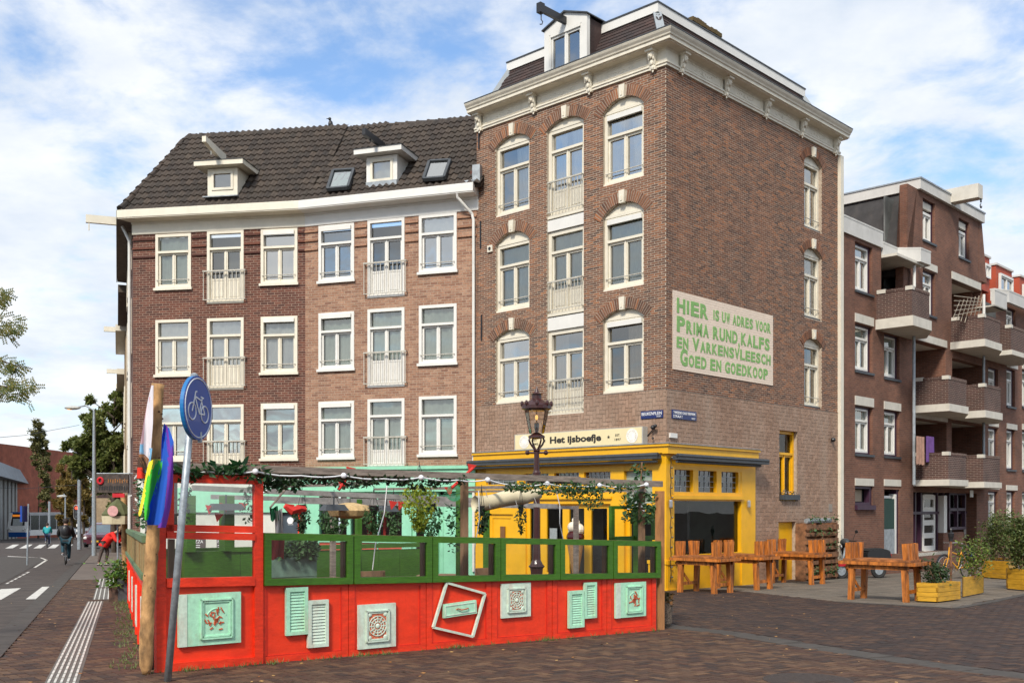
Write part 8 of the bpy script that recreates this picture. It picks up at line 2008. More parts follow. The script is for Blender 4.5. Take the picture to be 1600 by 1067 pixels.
MB().lathe([(.50, h - .30), (.52, h - .1), (.28, h + .2), (.03, h + .4)], 8).build('canopy', mat('olive_canvas', (.10, .11, .045), .85), r); MB().lathe([(.51, h - .42), (.53, h - .16)], 8).build('valance', mat('cream_canvas', (.62, .54, .36), .85), r); MB().tube([(0, 0, 0), (0, 0, h + .4)], .03, 8).build('pole', GALV, r)
m = MB().lathe([(.17, 0), (.17, .01)], 20); m.v = [(v[0] + .05, -.56 + v[2], h + .0 + v[1]) for v in m.v]; m.build('badge', mat('badge_pink', (.65, .35, .33), .7), r)
for (x0, x1, yb, yt, mt_, lab, nm) in ((173, 186.5, 939, 914, mat('rusty_crate', (.10, .055, .035), .8, .4, 6), 'rusty brown square planter on the footpath', 'l'), (187, 201.5, 939, 903, DKGREY, 'tall black planter beside the side screen', 'r')):
 g = G((x0 + x1) / 2, yb); w = (x1 - x0) / F * g.y / 2; h = (yb - yt) / F * g.y; e = empty('pavement_planter', g, 0, label=lab, cat='planter', group='planters and plant boxes')
 MB().hexa([(-w, -w, 0), (w, -w, 0), (w, w, 0), (-w, w, 0), (-w * 1.08, -w, h), (w * 1.08, -w, h), (w * 1.08, w, h), (-w * 1.08, w, h)]).build('box', mt_, e)
 if nm == 'l': MB().leaves([(R.gauss(0.05, .16), R.gauss(0, .12), h + abs(R.gauss(.18, .16))) for _ in range(420)], .10, 9).build('foliage', leaf_mat('bright_leaves', (.06, .16, .02), (.18, .32, .05)), e)
 else: MB().leaves([(R.gauss(0, .12), R.gauss(0, .1), h + abs(R.gauss(.08, .12))) for _ in range(200)], .09, 10).build('foliage', FERN, e)
bf = FS2.root('balcony_greenery', label='white flowering green plants above the side screen behind the flags', cat='plant')
MB().leaves([FS2.W(0, 0, 0) * 0 + Vector((R.uniform(1.0, 5.5), R.uniform(.1, .6), zb0(3) + R.uniform(1.45, 2.35))) for _ in range(700)], .09, 33).build('foliage', IVY, bf); MB().leaves([Vector((R.uniform(1.0, 5.5), R.uniform(.05, .4), zb0(3) + R.uniform(1.7, 2.3))) for _ in range(60)], .07, 34).build('blossom', MATS['white_petals'], bf); MB().box(.9, 5.6, .3, .34, zb0(3) + 1.35, zb0(3) + 1.9).build('trellis', WOODG, bf); MB().box(.9, 5.6, .1, .6, zb0(3) + 2.35, zb0(3) + 2.39).build('shelf', WHITE, bf)
for x in (.95, 5.55): MB().box(x - .03, x + .03, .3, .36, zb0(x), zb0(3) + 2.36).build('upright', WOODG, bf)
def mast(px, yb, yt, r0, r1, label, cat, arm=None, mt=GALV, name='street_lamp'):
 g = G(px, yb); e = empty(name, g, 0, label=label, cat=cat); h = (yb - yt) / F * g.y
 MB().tube([(0, 0, 0), (0, 0, h * .35), (0, 0, h)], [r0, r0 * .9, r1], 10).build('pole', mt, e)
 if arm:
  ax = (arm[0] - px) / F * g.y; az = h + (yt - arm[1]) / F * g.y; MB().tube([(0, 0, h), (ax * .3, 0, h + .25), (ax * .6, 0, az + .05)], .05, 6).build('arm', mt, e)
  MB().ball((ax * .78, 0, az), .22, 10, 6, (2.0, .8, .5)).build('lamp_head', mat('lamp_head_grey', (.45, .45, .42), .5), e); MB().ball((ax * .86, 0, az - .06), .14, 8, 5, (1.5, .8, .4)).build('lens', mat('lamp_lens', (.7, .45, .2), .3, emit=(1, .5, .15, .8)), e)
 return e
mast(147, 868, 641, .12, .06, 'tall grey street lamp with a left reaching arm on the footpath', 'street lamp', (104, 637))
mast(124, 858, 704, .14, .12, 'thick grey catenary mast behind the traffic light', 'pole', name='catenary_mast')
mast(102, 851, 776, .08, .05, 'small distant street lamp before the autumn trees', 'street lamp', (95, 775))
mast(77, 848, 783, .12, .10, 'grey tram wire mast at the tail of the tram', 'pole', name='catenary_mast')
g = G(42.5, 882.5); e = empty('blue_sign_post', g, 0, label='thin grey post with an edge-on blue road sign on the traffic island', cat='road sign'); h = (882.5 - 787) / F * g.y; MB().tube([(0, 0, 0), (.05, 0, h)], .035, 8).build('pole', GALV, e); MB().box(-.14, -.06, -.3, .3, h - .7, h - .08).build('sign_plate', SBL, e)
g = G(122.5, 851); e = empty('traffic_light', g, 0, label='traffic light showing red on a black and white banded pole', cat='traffic light'); sc_ = g.y / F; zt = lambda y_: (851 - y_) * sc_
for k in range(7): MB().tube([(0, 0, zt(843) + k * (zt(814) - zt(843)) / 7), (0, 0, zt(843) + (k + 1) * (zt(814) - zt(843)) / 7)], .17, 10).build('band', WHITE if k % 2 else BLACK, e)
MB().tube([(0, 0, 0), (0, 0, zt(790))], .09, 8).build('pole', GALV, e)
def stadium(w, h, n=8): return [(w * math.cos(t), h - w + w * math.sin(t)) for t in np.linspace(0, math.pi, n)] + [(w * math.cos(t), -h + w + w * math.sin(t)) for t in np.linspace(math.pi, 2 * math.pi, n)]
c_ = zt(800); w = 5.4 * sc_; h = 12 * sc_; m = MB(); m.prism([(x, c_ + z) for x, z in stadium(w, h)], -.32, -.28); m.build('white_border', WHITE, e); m = MB(); m.prism([(x, c_ + z) for x, z in stadium(w * .86, h * .93)], -.40, -.33); m.build('housing', BLACK, e)
m = MB().lathe([(w * .38, 0), (w * .38, .03)], 12); m.v = [(v[0], -.43 + v[2], c_ + h * .55 + v[1]) for v in m.v]; m.build('red_lamp', mat('red_signal', (1, .05, .02), .4, emit=(1, .03, .01, 4)), e)
for dz in (0, -.5):
 m = MB().lathe([(w * .38, 0), (w * .38, .03)], 12); m.v = [(v[0], -.43 + v[2], c_ + h * dz * 1.1 + v[1]) for v in m.v]; m.build('dark_lamp', DKGREY, e)
def car(c, rz, label):
 e = empty('parked_car', c, rz, label=label, cat='car'); BUR = mat('burgundy_car', (.075, .008, .018), .25, .05, 3, coat=.8)
 secs = [(0.0, .55, .30, .62, .80), (.12, .86, .26, .78, .95), (.5, .92, .22, .86, 1.05), (1.15, .92, .22, .95, 1.12), (1.9, .92, .22, .98, 1.72), (2.4, .92, .22, 1.0, 1.82), (3.6, .92, .22, 1.0, 1.82), (4.15, .88, .25, 1.0, 1.70), (4.35, .80, .32, .9, 1.2)]
 V = [];
 for (y, w, z0, zb, zt_) in secs:
  wt = w if zt_ < 1.2 else w * .80
  V += [(-w, y, z0), (-w, y, zb), (-wt, y, zt_ - .05), (-wt * .8, y, zt_), (wt * .8, y, zt_), (wt, y, zt_ - .05), (w, y, zb), (w, y, z0)]
 F_ = [(i * 8 + k, i * 8 + (k + 1) % 8, (i + 1) * 8 + (k + 1) % 8, (i + 1) * 8 + k) for i in range(len(secs) - 1) for k in range(8)] + [tuple(range(8)), tuple((len(secs) - 1) * 8 + k for k in range(8))[::-1]]
 m = MB(); m.add(V, F_); m.build('body', BUR, e, smooth=False)
 WS = mat('windscreen', (.10, .14, .17), .1, .1, 2, coat=1); m = MB(); m.add([(-.80, 1.10, 1.10), (.80, 1.10, 1.10), (.64, 1.80, 1.66), (-.64, 1.80, 1.66)], [(0, 1, 2, 3)]); m.build('windscreen', WS, e)
 for s_ in (-1, 1):
  m = MB(); m.add([(s_ * .925, 1.7, 1.08), (s_ * .925, 4.0, 1.08), (s_ * .78, 3.9, 1.62), (s_ * .78, 2.1, 1.62)], [(0, 1, 2, 3)]); m.build('side_window', WS, e)
  MB().ball((s_ * .68, .10, .72), .12, 10, 6, (1.5, .8, 1)).build('headlight', mat('headlight', (.75, .75, .72), .2), e); MB().box(s_ * .93 - .08 + s_ * .08, s_ * .93 + .08 + s_ * .08, 1.5, 1.65, 1.05, 1.2).build('mirror', BUR, e)
  for y in (.85, 3.5):
   m = MB().lathe([(.31, -.10), (.31, .10)], 18); m.v = [(s_ * .85 + v[2], y + v[0], .31 + v[1]) for v in m.v]; w = m.build('wheel', RUBBER, e); m = MB().lathe([(.19, -.105), (.19, .105)], 12); m.v = [(s_ * .85 + v[2], y + v[0], .31 + v[1]) for v in m.v]; m.build('rim', GALV, w)
 MB().box(-.26, .26, -.03, .02, .42, .54).build('number_plate', mat('plate_yellow', (.7, .42, .02), .5), e); MB().box(-.5, .5, .0, .06, .58, .70).build('grille', BLACK, e); MB().box(-.84, .84, .02, .12, .30, .40).build('bumper', BLACK, e)
g = G(148.5, 855.5); car(g, 0.12, 'burgundy people carrier parked facing the camera behind the lamp')
g = G(30, 843); e = empty('tram', g, math.radians(0), label='white and blue articulated tram standing at the left side of the street', cat='tram'); TW = mat('tram_white', (.80, .81, .78), .35, .04, 2); TB = mat('tram_blue', (.012, .10, .36), .35, .04, 2); TG = mat('tram_glass', (.02, .025, .03), .12, .2, 2); TGR = mat('tram_grey', (.42, .42, .42), .5, .1, 2)
w = 21.5 / F * g.y; e.rotation_euler = (0, 0, 0); LTm = 26; dx = 0.31 * LTm
def tx_(y): return y * .235
m = MB()
def tbox(x0, x1, y0, y1, z0, z1, mt_, nm): m = MB(); m.hexa([(x0 + tx_(y0), y0, z0), (x1 + tx_(y0), y0, z0), (x1 + tx_(y1), y1, z0), (x0 + tx_(y1), y1, z0), (x0 + tx_(y0), y0, z1), (x1 + tx_(y0), y0, z1), (x1 + tx_(y1), y1, z1), (x0 + tx_(y1), y1, z1)]); return m.build(nm, mt_, e)
for k in range(4):
 y0 = .4 + k * 6.6; tbox(-w * .62, w * .62, y0, y0 + 6.3, 1.15, 3.0, TG, 'window_band'); tbox(-w * .63, w * .63, y0, y0 + 6.3, .5, 1.2, TW, 'side_panel'); tbox(-w * .6, w * .6, y0, y0 + 6.3, 3.0, 3.35, TGR, 'roof'); tbox(-w * .55, w * .55, y0 + 6.3, y0 + 6.6, .5, 3.2, BLACK, 'bellows')
 for j in range(4): tbox(w * .62, w * .635, y0 + j * 1.6, y0 + j * 1.6 + .12, 1.15, 3.0, TGR, 'pillar')
m = MB(); ww = w * .63; m.hexa([(-ww, -.5, .35), (ww, -.5, .35), (ww, .5, .35), (-ww, .5, .35), (-ww, -.55, .95), (ww, -.55, .95), (ww, .5, .95), (-ww, .5, .95)]); m.build('skirt', TB, e)
m = MB(); m.hexa([(-ww, -.55, .95), (ww, -.55, .95), (ww, .5, .95), (-ww, .5, .95), (-ww, -.45, 1.75), (ww, -.45, 1.75), (ww, .5, 1.75), (-ww, .5, 1.75)]); m.build('nose', TW, e)
m = MB(); m.hexa([(-ww, -.44, 1.75), (ww, -.44, 1.75), (ww, .5, 1.75), (-ww, .5, 1.75), (-ww * .86, 0, 3.25), (ww * .86, 0, 3.25), (ww * .9, .5, 3.25), (-ww * .9, .5, 3.25)]); m.build('cab', BLACK, e)
m = MB(); m.add([(-ww * .55, -.47, 1.77), (ww * .55, -.47, 1.77), (ww * .62, -.14, 2.75), (-ww * .62, -.14, 2.75)], [(0, 1, 2, 3)]); m.build('windscreen', mat('tram_screen', (.40, .44, .43), .2, .2, 1), e)
for s_ in (-1, 1): MB().bar((s_ * ww, -.5, 1.3), (s_ * ww * .9, -.0, 3.3), .34, .16).build('pillar', TW, e); MB().ball((s_ * ww * .7, -.5, 1.25), .12, 8, 6).build('headlight', WHL, e)
m = MB().box(-ww * .7, ww * .2, -.14, -.05, 2.85, 3.1); m.build('route_display', mat('display_amber', (.3, .1, .01), .4, emit=(1, .3, .03, .35)), e)
MB().box(-ww * .95, ww * .95, -.05, .3, 3.25, 3.42).build('roof_band', TB, e)
def px_building(name, x0, x1, depth, yt0, label, mt, dpt=30, cat='building', side=None):
 a = (x0 - CX) / F * depth; b = (x1 - CX) / F * depth; e = empty(name, (a, depth, gz(0, depth)), 0, label=label, cat=cat); h = CZ + (HY - yt0) / F * depth - e.location.z
 MB().box(0, b - a, 0, dpt, -1, h).build('wall', mt, e); return e, b - a, h
BRL = brick_tex('orange_red_brick', (.42, .11, .055), (.34, .09, .05), (.28, .12, .08)); CGR = mat('grey_concrete', (.30, .30, .28), .8, .1, 1, dirt=.3, dirtcol=(.18, .18, .17))
h0 = Vector(((-62 - CX) / F * 100, 100)); h1 = Vector(((62 - CX) / F * 205, 205)); FH = Fr(h0, h1 - h0); r = FH.root('concrete_hall', label='grey concrete hall with tall piers and a glazed canopy beside the tram', cat='building'); LH = (h1 - h0).length; zt = 8.2
MB().box(0, LH, .5, 18, -2, zt - 1.2).build('wall', mat('dark_red_panels', (.16, .035, .03), .7, .2, 3), r)
for k in range(9): MB().box(LH * .20 + k * LH * .05, LH * .20 + k * LH * .05 + LH * .028, -.3, .5, -2, zt - 1.2).build('pier', CGR, r)
m = MB(); m.hexa([(0, -1.6, zt - 1.2), (LH, -1.6, zt - 1.2), (LH, .5, zt - 1.2), (0, .5, zt - 1.2), (0, -.6, zt + .8), (LH, -.6, zt + .8), (LH, .5, zt + .8), (0, .5, zt + .8)]); m.build('canopy', mat('canopy_concrete', (.22, .23, .24), .7, .15, 2), r)
MB().box(0, LH * .42, 1.5, 14, zt - 1.2, zt + 2.2).build('roof_lantern', mat('lantern_glazing', (.25, .33, .36), .3, .2, 1), r)
e_, w_, h_ = px_building('red_brick_block', -40, 53, 165, 702, 'tall orange red brick block behind the concrete hall', BRL, 14)
MB().box(w_ - .05, w_ + 2.2, -18, 14, -1, h_).build('wing', BRL, e_); MB().box(1, 4, -1, 3, h_, h_ + .6).build('roof_edge', DKGREY, e_)
e_, w_, h_ = px_building('church_tower', 86, 97, 260, 772, 'distant slim brick tower with a pale green spire', BRL, 6); MB().lathe([(w_ * .6, 0), (.1, (797 - 725) / F * 260 * .45)], 4, (w_ / 2, 3, h_), math.pi / 4).build('spire', mat('copper_green', (.22, .36, .30), .7), e_)
e_, w_, h_ = px_building('far_terrace', 84, 128, 230, 765, 'distant red terrace closing the view down the street', brick_tex('far_red_brick', (.2, .07, .05), (.16, .06, .045), (.25, .15, .12), .5, .2), 10)
e_, w_, h_ = px_building('bay_house', 128, 152, 170, 766, 'distant brown house with stacked white bay windows', BRS, 10)
for k in range(4):
 for x in (.55, 1.7): MB().box(x, x + .6, -.4, 0, h_ - 1.8 - k * 2.0, h_ - .9 - k * 2.0).build('bay_window', WHITE, e_)
e_, w_, h_ = px_building('street_end_house', 150, 196, 120, 778, 'far grey brown houses behind the parked car', BYE, 10)
g = G(80, 834.5)
TRK = mat('bark', (.07, .05, .035), .9, .25, 6, bump=.5)
def tree(base_, h, blobs, n, leaf, lm, label, group='street trees', trunk_r=.16, seed=1, name='tree'):
 """blobs: (dx,dy,z,r) leaf clumps round a branched trunk"""
 e = empty(name, base_, 0, label=label, cat='tree', group=group); rr = random.Random(seed); m = MB()
 m.tube([(0, 0, -.2), (rr.uniform(-.1, .1), 0, h * .3), (rr.uniform(-.2, .2), 0, h * .55), (0, 0, h * .9)], [trunk_r, trunk_r * .8, trunk_r * .5, trunk_r * .12], 8)
 P = []
 for (dx_, dy, z, r_) in blobs:
  a = Vector((0, 0, max(h * .2, z - r_ * 1.2 - abs(dx_) * .5))); b = Vector((dx_, dy, z)); m.tube([a, a.lerp(b, .5) + Vector((0, 0, .15 * r_)), b], [trunk_r * .35, trunk_r * .2, .02], 5)
  for _ in range(3): q = b + Vector((rr.gauss(0, 1), rr.gauss(0, 1), rr.gauss(0, .8))).normalized() * r_ * .9; m.tube([b, q], [.025, .008], 4)
 m.build('trunk', TRK, e); tot = sum(b[3] ** 2 for b in blobs)
 for (dx_, dy, z, r_) in blobs:
  sub = [(Vector((rr.gauss(0, 1), rr.gauss(0, 1), rr.gauss(0, .8))).normalized() * r_ * rr.uniform(.3, 1.0), r_ * rr.uniform(.18, .38)) for _ in range(16)]
  for _ in range(int(n * r_ ** 2 / tot)):
   c, q = rr.choice(sub); P.append(Vector((dx_, dy, z)) + c + Vector((rr.gauss(0, 1), rr.gauss(0, 1), rr.gauss(0, 1))).normalized() * q * rr.random() ** .5)
 MB().leaves(P, leaf, seed).build('crown', lm, e); return e
LGR = leaf_mat('elm_leaves', (.10, .14, .03), (.25, .27, .08), .42); LAU = leaf_mat('autumn_poplar_leaves', (.14, .12, .03), (.34, .22, .06), .42); LPO = leaf_mat('olive_leaves', (.09, .10, .03), (.22, .20, .07))
D1_ = 62
def blobs_px(L_, cx, yb, depth): s = depth / F; return [((x - cx) * s, R.uniform(-1.2, 1.2), (yb - y_) * s, r_ * s) for (x, y_, r_) in L_]
yb1_ = HY + F * (CZ / D1_ + SLOPE)
g = P_((178 - CX) / F * D1_, D1_)
tree(g, 8, blobs_px([(175, 645, 18), (160, 662, 18), (182, 690, 22), (150, 690, 20), (135, 665, 12), (128, 705, 16), (165, 720, 24), (185, 735, 18), (112, 690, 9), (98, 695, 8), (170, 615, 10), (148, 735, 16), (186, 625, 10), (100, 720, 5), (155, 760, 14), (180, 765, 12), (140, 625, 7), (120, 740, 10), (110, 720, 9), (190, 650, 14), (190, 700, 16), (165, 640, 14), (145, 680, 16), (130, 690, 18), (145, 655, 15), (117, 702, 13), (140, 722, 18), (125, 725, 13)], 178, yb1_, D1_), 34000, .25, LGR, 'large dark green elm spreading over the street before the house fronts', seed=3)
for i, (x, d, yt, yb, rw, lm, lab) in enumerate(((112, 100, 720, 826, 13, LAU, 'slender autumn brown poplar nearest the traffic light'), (97, 125, 728, 826, 9, LAU, 'slender autumn poplar left of the traffic light further away'), (131, 110, 745, 826, 9, LAU, 'small autumn tree right of the traffic light'), (60, 150, 660, 740, 11, LPO, 'tall olive poplar standing above the red brick block'), (72, 140, 715, 820, 9, LPO, 'narrow olive tree at the end of the red brick block'), (185, 90, 720, 800, 14, LGR, 'second dark green tree behind the large elm'))):
 yb_ = HY + F * (CZ / d + SLOPE); bl = [(x + R.uniform(-rw * .35, rw * .35), yy, rw * (.5 + .5 * math.sin(math.pi * min(1, (yy - yt + 8) / (yb - yt) * .9 + .1)))) for yy in np.linspace(yt + 4, yb - 8, 9)]
 tree(P_((x - CX) / F * d, d), 9, blobs_px(bl, x, yb_, d), 7000, .30, lm, lab, seed=10 + i)
g = P_(-8.2, 12.0); e = empty('near_tree', g, 0, label='autumn tinted leafy twigs of the near tree reaching in at the left edge', cat='tree', group=None); m = MB(); m.tube([(0, 0, -.1), (.1, 0, 1.5), (.2, 0, 3.2), (.3, 0, 5)], [.16, .14, .10, .05], 10); P = []; rr = random.Random(4)
def twig(px0, py0, px1, py1, n, d=12.0, spread=12):
 a, b = PT(px0, py0, d) - g, PT(px1, py1, d) - g; m.tube([Vector((.2, 0, a.z - .3)), a, a.lerp(b, .5) + Vector((0, 0, .03)), b], [.05, .014, .008, .003], 5); s = d / F
 for k in range(n // 9):      # pinnate leaves: a stalk with paired leaflets
  t = rr.random(); c = a.lerp(b, t) + Vector((rr.gauss(0, 1), rr.gauss(0, 1.5), rr.gauss(0, 1))) * spread * s * (1 - .5 * t) * .6; dr = Vector((rr.uniform(.1, 1), rr.uniform(-.5, .5), rr.uniform(-.9, .3))).normalized(); L_ = .11
  for j in range(5):
   p = c + dr * L_ * j / 5; sd_ = dr.cross(Vector((0, 1, 0))).normalized()
   for sg in (-1, 1): q = p + (dr * .5 + sd_ * sg).normalized() * .035; w2 = dr * .010; P.append((p, p.lerp(q, .5) + w2, q, p.lerp(q, .5) - w2))
twig(-30, 470, 10, 460, 330, spread=16); twig(-60, 520, 30, 508, 900, spread=22); twig(-60, 600, 52, 612, 1100, spread=26); twig(-40, 560, 40, 575, 380, spread=12); twig(-80, 640, -10, 610, 300, spread=20)
m.build('trunk', TRK, e); mm = MB()
for q in P: mm.add(q, [(0, 1, 2), (0, 2, 3)])
mm.build('crown', leaf_mat('near_tree_leaves', (.04, .085, .015), (.20, .17, .025)), e)
for i, (x0, y0, d0, x1, y1, d1, lab) in enumerate(((-80, 690, 70, 124, 664, 95, 'thin overhead tram wire high across the street'), (-60, 760, 80, 124, 757, 95, 'thin overhead tram wire lower across the street'))):
 e = empty('tram_wire', (0, 0, 0), 0, label=lab, cat='wire'); a, b = PT(x0, y0, d0), PT(x1, y1, d1); MB().tube([a, a.lerp(b, .5) - Vector((0, 0, .25)), b], .018, 4).build('wire', BLACK, e)
def body(e, name, J, edges, mt, sub=2):
 """J: name -> (pos, radius); one continuous skinned surface"""
 keys = list(J); me = bpy.data.meshes.new(name); me.from_pydata([J[k][0] for k in keys], [(keys.index(a), keys.index(b)) for a, b in edges], []); me.materials.append(mt)
 o = bpy.data.objects.new(name, me); C.objects.link(o)
 sk = o.modifiers.new('skin', 'SKIN'); sk.use_smooth_shade = True
 if not me.skin_vertices: me.update()
 dat = me.skin_vertices[0].data
 for i, k in enumerate(keys): dat[i].radius = (J[k][1], J[k][1]);
 dat[0].use_root = True
 s_ = o.modifiers.new('sub', 'SUBSURF'); s_.levels = sub; s_.render_levels = sub
 dg = bpy.context.evaluated_depsgraph_get(); m2 = bpy.data.meshes.new_from_object(o.evaluated_get(dg)); bpy.data.objects.remove(o)
 m2.polygons.foreach_set('use_smooth', [True] * len(m2.polygons)); o2 = bpy.data.objects.new(name, m2); C.objects.link(o2); o2.parent = e; return o2
def hand(e, p, d, mt=SKIN, s=1.0):
 p = Vector(p); d = Vector(d).normalized(); sd_ = d.cross(Vector((0, 0, 1))); sd_ = sd_.normalized() if sd_.length > .1 else Vector((1, 0, 0)); m = MB(); m.ball(tuple(p + d * .04), .045, 8, 6, (1, .8, 1))
 for k in range(4): q = p + d * .07 + sd_ * (k - 1.5) * .018; m.tube([q, q + d * .04, q + d * (.06 + .01 * (k in (1, 2))) - Vector((0, 0, .03))], [.010, .009, .007], 5)
 m.tube([p + sd_ * .03, p + sd_ * .055 + d * .03, p + sd_ * .05 + d * .06], [.011, .010, .008], 5); m.build('hand', mt, e)
def rider(c, rz, label, coat, trousers, hairm, pack=True, coatname='coat'):
 e = empty('person', c, rz, label=label, cat='person'); S = .93
 J = {'pelvis': ((.22, 0, 1.02), .15), 'chest': ((.33, 0, 1.36), .15), 'neck': ((.37, 0, 1.55), .062), 'head': ((.40, 0, 1.68), .092), 'top': ((.395, 0, 1.76), .07),
         'hipL': ((.24, .10, .98), .105), 'kneeL': ((.62, .12, .78), .068), 'ankL': ((.44, .11, .43), .045), 'toeL': ((.58, .11, .40), .035), 'hipR': ((.24, -.10, .98), .105), 'kneeR': ((.50, -.12, .62), .068), 'ankR': ((.50, -.11, .20), .045), 'toeR': ((.64, -.11, .16), .035),
         'shL': ((.34, .20, 1.45), .065), 'elL': ((.48, .27, 1.22), .05), 'wrL': ((.66, .26, 1.09), .034), 'shR': ((.34, -.20, 1.45), .065), 'elR': ((.48, -.27, 1.22), .05), 'wrR': ((.66, -.26, 1.09), .034)}
 E = [('pelvis', 'chest'), ('chest', 'neck'), ('neck', 'head'), ('head', 'top'), ('pelvis', 'hipL'), ('hipL', 'kneeL'), ('kneeL', 'ankL'), ('ankL', 'toeL'), ('pelvis', 'hipR'), ('hipR', 'kneeR'), ('kneeR', 'ankR'), ('ankR', 'toeR'), ('chest', 'shL'), ('shL', 'elL'), ('elL', 'wrL'), ('chest', 'shR'), ('shR', 'elR'), ('elR', 'wrR')]
 body(e, 'body', J, E, SKIN)
 K = {k: (v[0], v[1] * 1.08 + .008) for k, v in J.items()}
 tj = ['pelvis', 'hipL', 'kneeL', 'ankL', 'hipR', 'kneeR', 'ankR']; body(e, 'trousers', {k: K[k] for k in tj}, [x for x in E if x[0] in tj and x[1] in tj], trousers)
 cj = ['pelvis', 'chest', 'shL', 'elL', 'wrL', 'shR', 'elR', 'wrR']; JJ = {k: (J[k][0], J[k][1] * 1.35 + .018) for k in cj}; JJ['pelvis'] = ((.20, 0, .94), .23); JJ['chest'] = (J['chest'][0], .20); body(e, coatname, JJ, [x for x in E if x[0] in cj and x[1] in cj], coat)
 MB().ball((.385, 0, 1.72), .118, 12, 8, (1.05, .95, 1.05)).build('hair', hairm, e, smooth=True); MB().ball((.50, 0, 1.68), .018, 6, 4).build('nose', SKIN, e)
 for sy in (-1, 1): MB().ball((.485, sy * .035, 1.70), .010, 6, 4).build('eye', BLACK, e); MB().ball((.40, sy * .105, 1.68), .022, 6, 4, (.8, .4, 1)).build('ear', SKIN, e)
 for k, a in (('wrL', 'elL'), ('wrR', 'elR')): hand(e, J[k][0], Vector(J[k][0]) - Vector(J[a][0]))
 for k, t in (('ankL', 'toeL'), ('ankR', 'toeR')): p, q = Vector(J[k][0]), Vector(J[t][0]); MB().tube([p - Vector((.05, 0, .03)), p.lerp(q, .6) - Vector((0, 0, .015)), q], [.05, .048, .035], 8).build('shoe', WHL, e, smooth=True)
 if pack: MB().ball((.13, 0, 1.33), .20, 12, 10, (.62, .9, 1.25)).build('hood_bulk' if False else 'rucksack', BLACK, e, smooth=True)
 return e
HD = math.atan2(US.y, US.x)
g = G(102.5, 881.5); h = Vector((math.cos(HD), math.sin(HD), 0)); bpos = g - h * .2; bicycle(P_(bpos.x, bpos.y), HD, 'black city bicycle ridden away down the cycle path by the black coated cyclist', BKB, 'bicycles being ridden')
rider(P_(bpos.x, bpos.y), HD, 'cyclist in black padded coat and teal jeans with rucksack seen from behind', mat('black_coat', (.02, .02, .02), .7, .2, 6), mat('teal_jeans', (.02, .07, .10), .8, .15, 8), HAIR)
g = G(73.5, 855); bicycle(P_(g.x, g.y), HD, 'dark bicycle ridden by the distant cyclist in the turquoise jacket', BKB, 'bicycles being ridden')
rider(P_(g.x, g.y), HD, 'distant cyclist in bright turquoise jacket riding away from the camera', mat('turquoise_coat', (.01, .30, .32), .7, .1, 6), BLB, HAIR, False, 'jacket')
g = G(160, 883); e = empty('person', P_(g.x, g.y), 0, label='woman in scarlet coat and patterned tights bending over a parked bicycle', cat='person')
J = {'pelvis': ((.10, 0, .93), .14), 'chest': ((.46, 0, 1.20), .135), 'neck': ((.60, 0, 1.32), .058), 'head': ((.70, 0, 1.38), .088), 'top': ((.76, 0, 1.41), .07),
     'hipL': ((.08, .09, .86), .10), 'kneeL': ((.16, .10, .47), .062), 'ankL': ((.08, .10, .10), .038), 'toeL': ((.22, .10, .035), .033), 'hipR': ((.08, -.09, .86), .10), 'kneeR': ((-.02, -.10, .47), .062), 'ankR': ((-.12, -.10, .10), .038), 'toeR': ((.02, -.10, .035), .033),
     'shL': ((.48, .17, 1.24), .062), 'elL': ((.62, .22, 1.02), .046), 'wrL': ((.80, .18, .92), .032), 'shR': ((.48, -.17, 1.22), .062), 'elR': ((.60, -.22, .98), .046), 'wrR': ((.78, -.18, .90), .032)}
E = [('pelvis', 'chest'), ('chest', 'neck'), ('neck', 'head'), ('head', 'top'), ('pelvis', 'hipL'), ('hipL', 'kneeL'), ('kneeL', 'ankL'), ('ankL', 'toeL'), ('pelvis', 'hipR'), ('hipR', 'kneeR'), ('kneeR', 'ankR'), ('ankR', 'toeR'), ('chest', 'shL'), ('shL', 'elL'), ('elL', 'wrL'), ('chest', 'shR'), ('shR', 'elR'), ('elR', 'wrR')]
body(e, 'body', J, E, SKIN); tj = ['pelvis', 'hipL', 'kneeL', 'ankL', 'hipR', 'kneeR', 'ankR']; body(e, 'tights', {k: (J[k][0], J[k][1] * 1.08 + .004) for k in tj}, [x for x in E if x[0] in tj and x[1] in tj], mat('patterned_tights', (.10, .07, .06), .8, .6, 30))
REDCO = mat('scarlet_coat', (.75, .015, .008), .75, .06, 5); cj = ['pelvis', 'chest', 'shL', 'elL', 'wrL', 'shR', 'elR', 'wrR', 'hem']; JJ = {k: (J[k][0], J[k][1] * 1.25 + .02) for k in cj if k in J}; JJ['pelvis'] = ((.10, 0, .95), .20); JJ['chest'] = (J['chest'][0], .19); JJ['hem'] = ((.02, 0, .72), .21); body(e, 'coat', JJ, [x for x in E if x[0] in cj and x[1] in cj] + [('pelvis', 'hem')], REDCO)
MB().ball((.72, 0, 1.42), .115, 12, 8, (1.1, .95, .95)).build('hair', mat('dark_blond_hair', (.20, .12, .06), .7, .2, 20), e, smooth=True); MB().ball((.80, 0, 1.34), .017, 6, 4).build('nose', SKIN, e)
for sy in (-1, 1): MB().ball((.785, sy * .032, 1.37), .010, 6, 4).build('eye', BLACK, e); MB().ball((.70, sy * .10, 1.37), .02, 6, 4, (.8, .4, 1)).build('ear', SKIN, e); MB().tube([(J['ankL'][0][0] - .04, sy * .10, .04) if sy > 0 else (J['ankR'][0][0] - .04, sy * .10, .04), (J['toeL'][0][0], .10, .03) if sy > 0 else (J['toeR'][0][0], -.10, .03)], [.045, .035], 8).build('shoe', BLACK, e)
hand(e, J['wrL'][0], (1, 0, -.4)); hand(e, J['wrR'][0], (1, 0, -.4))
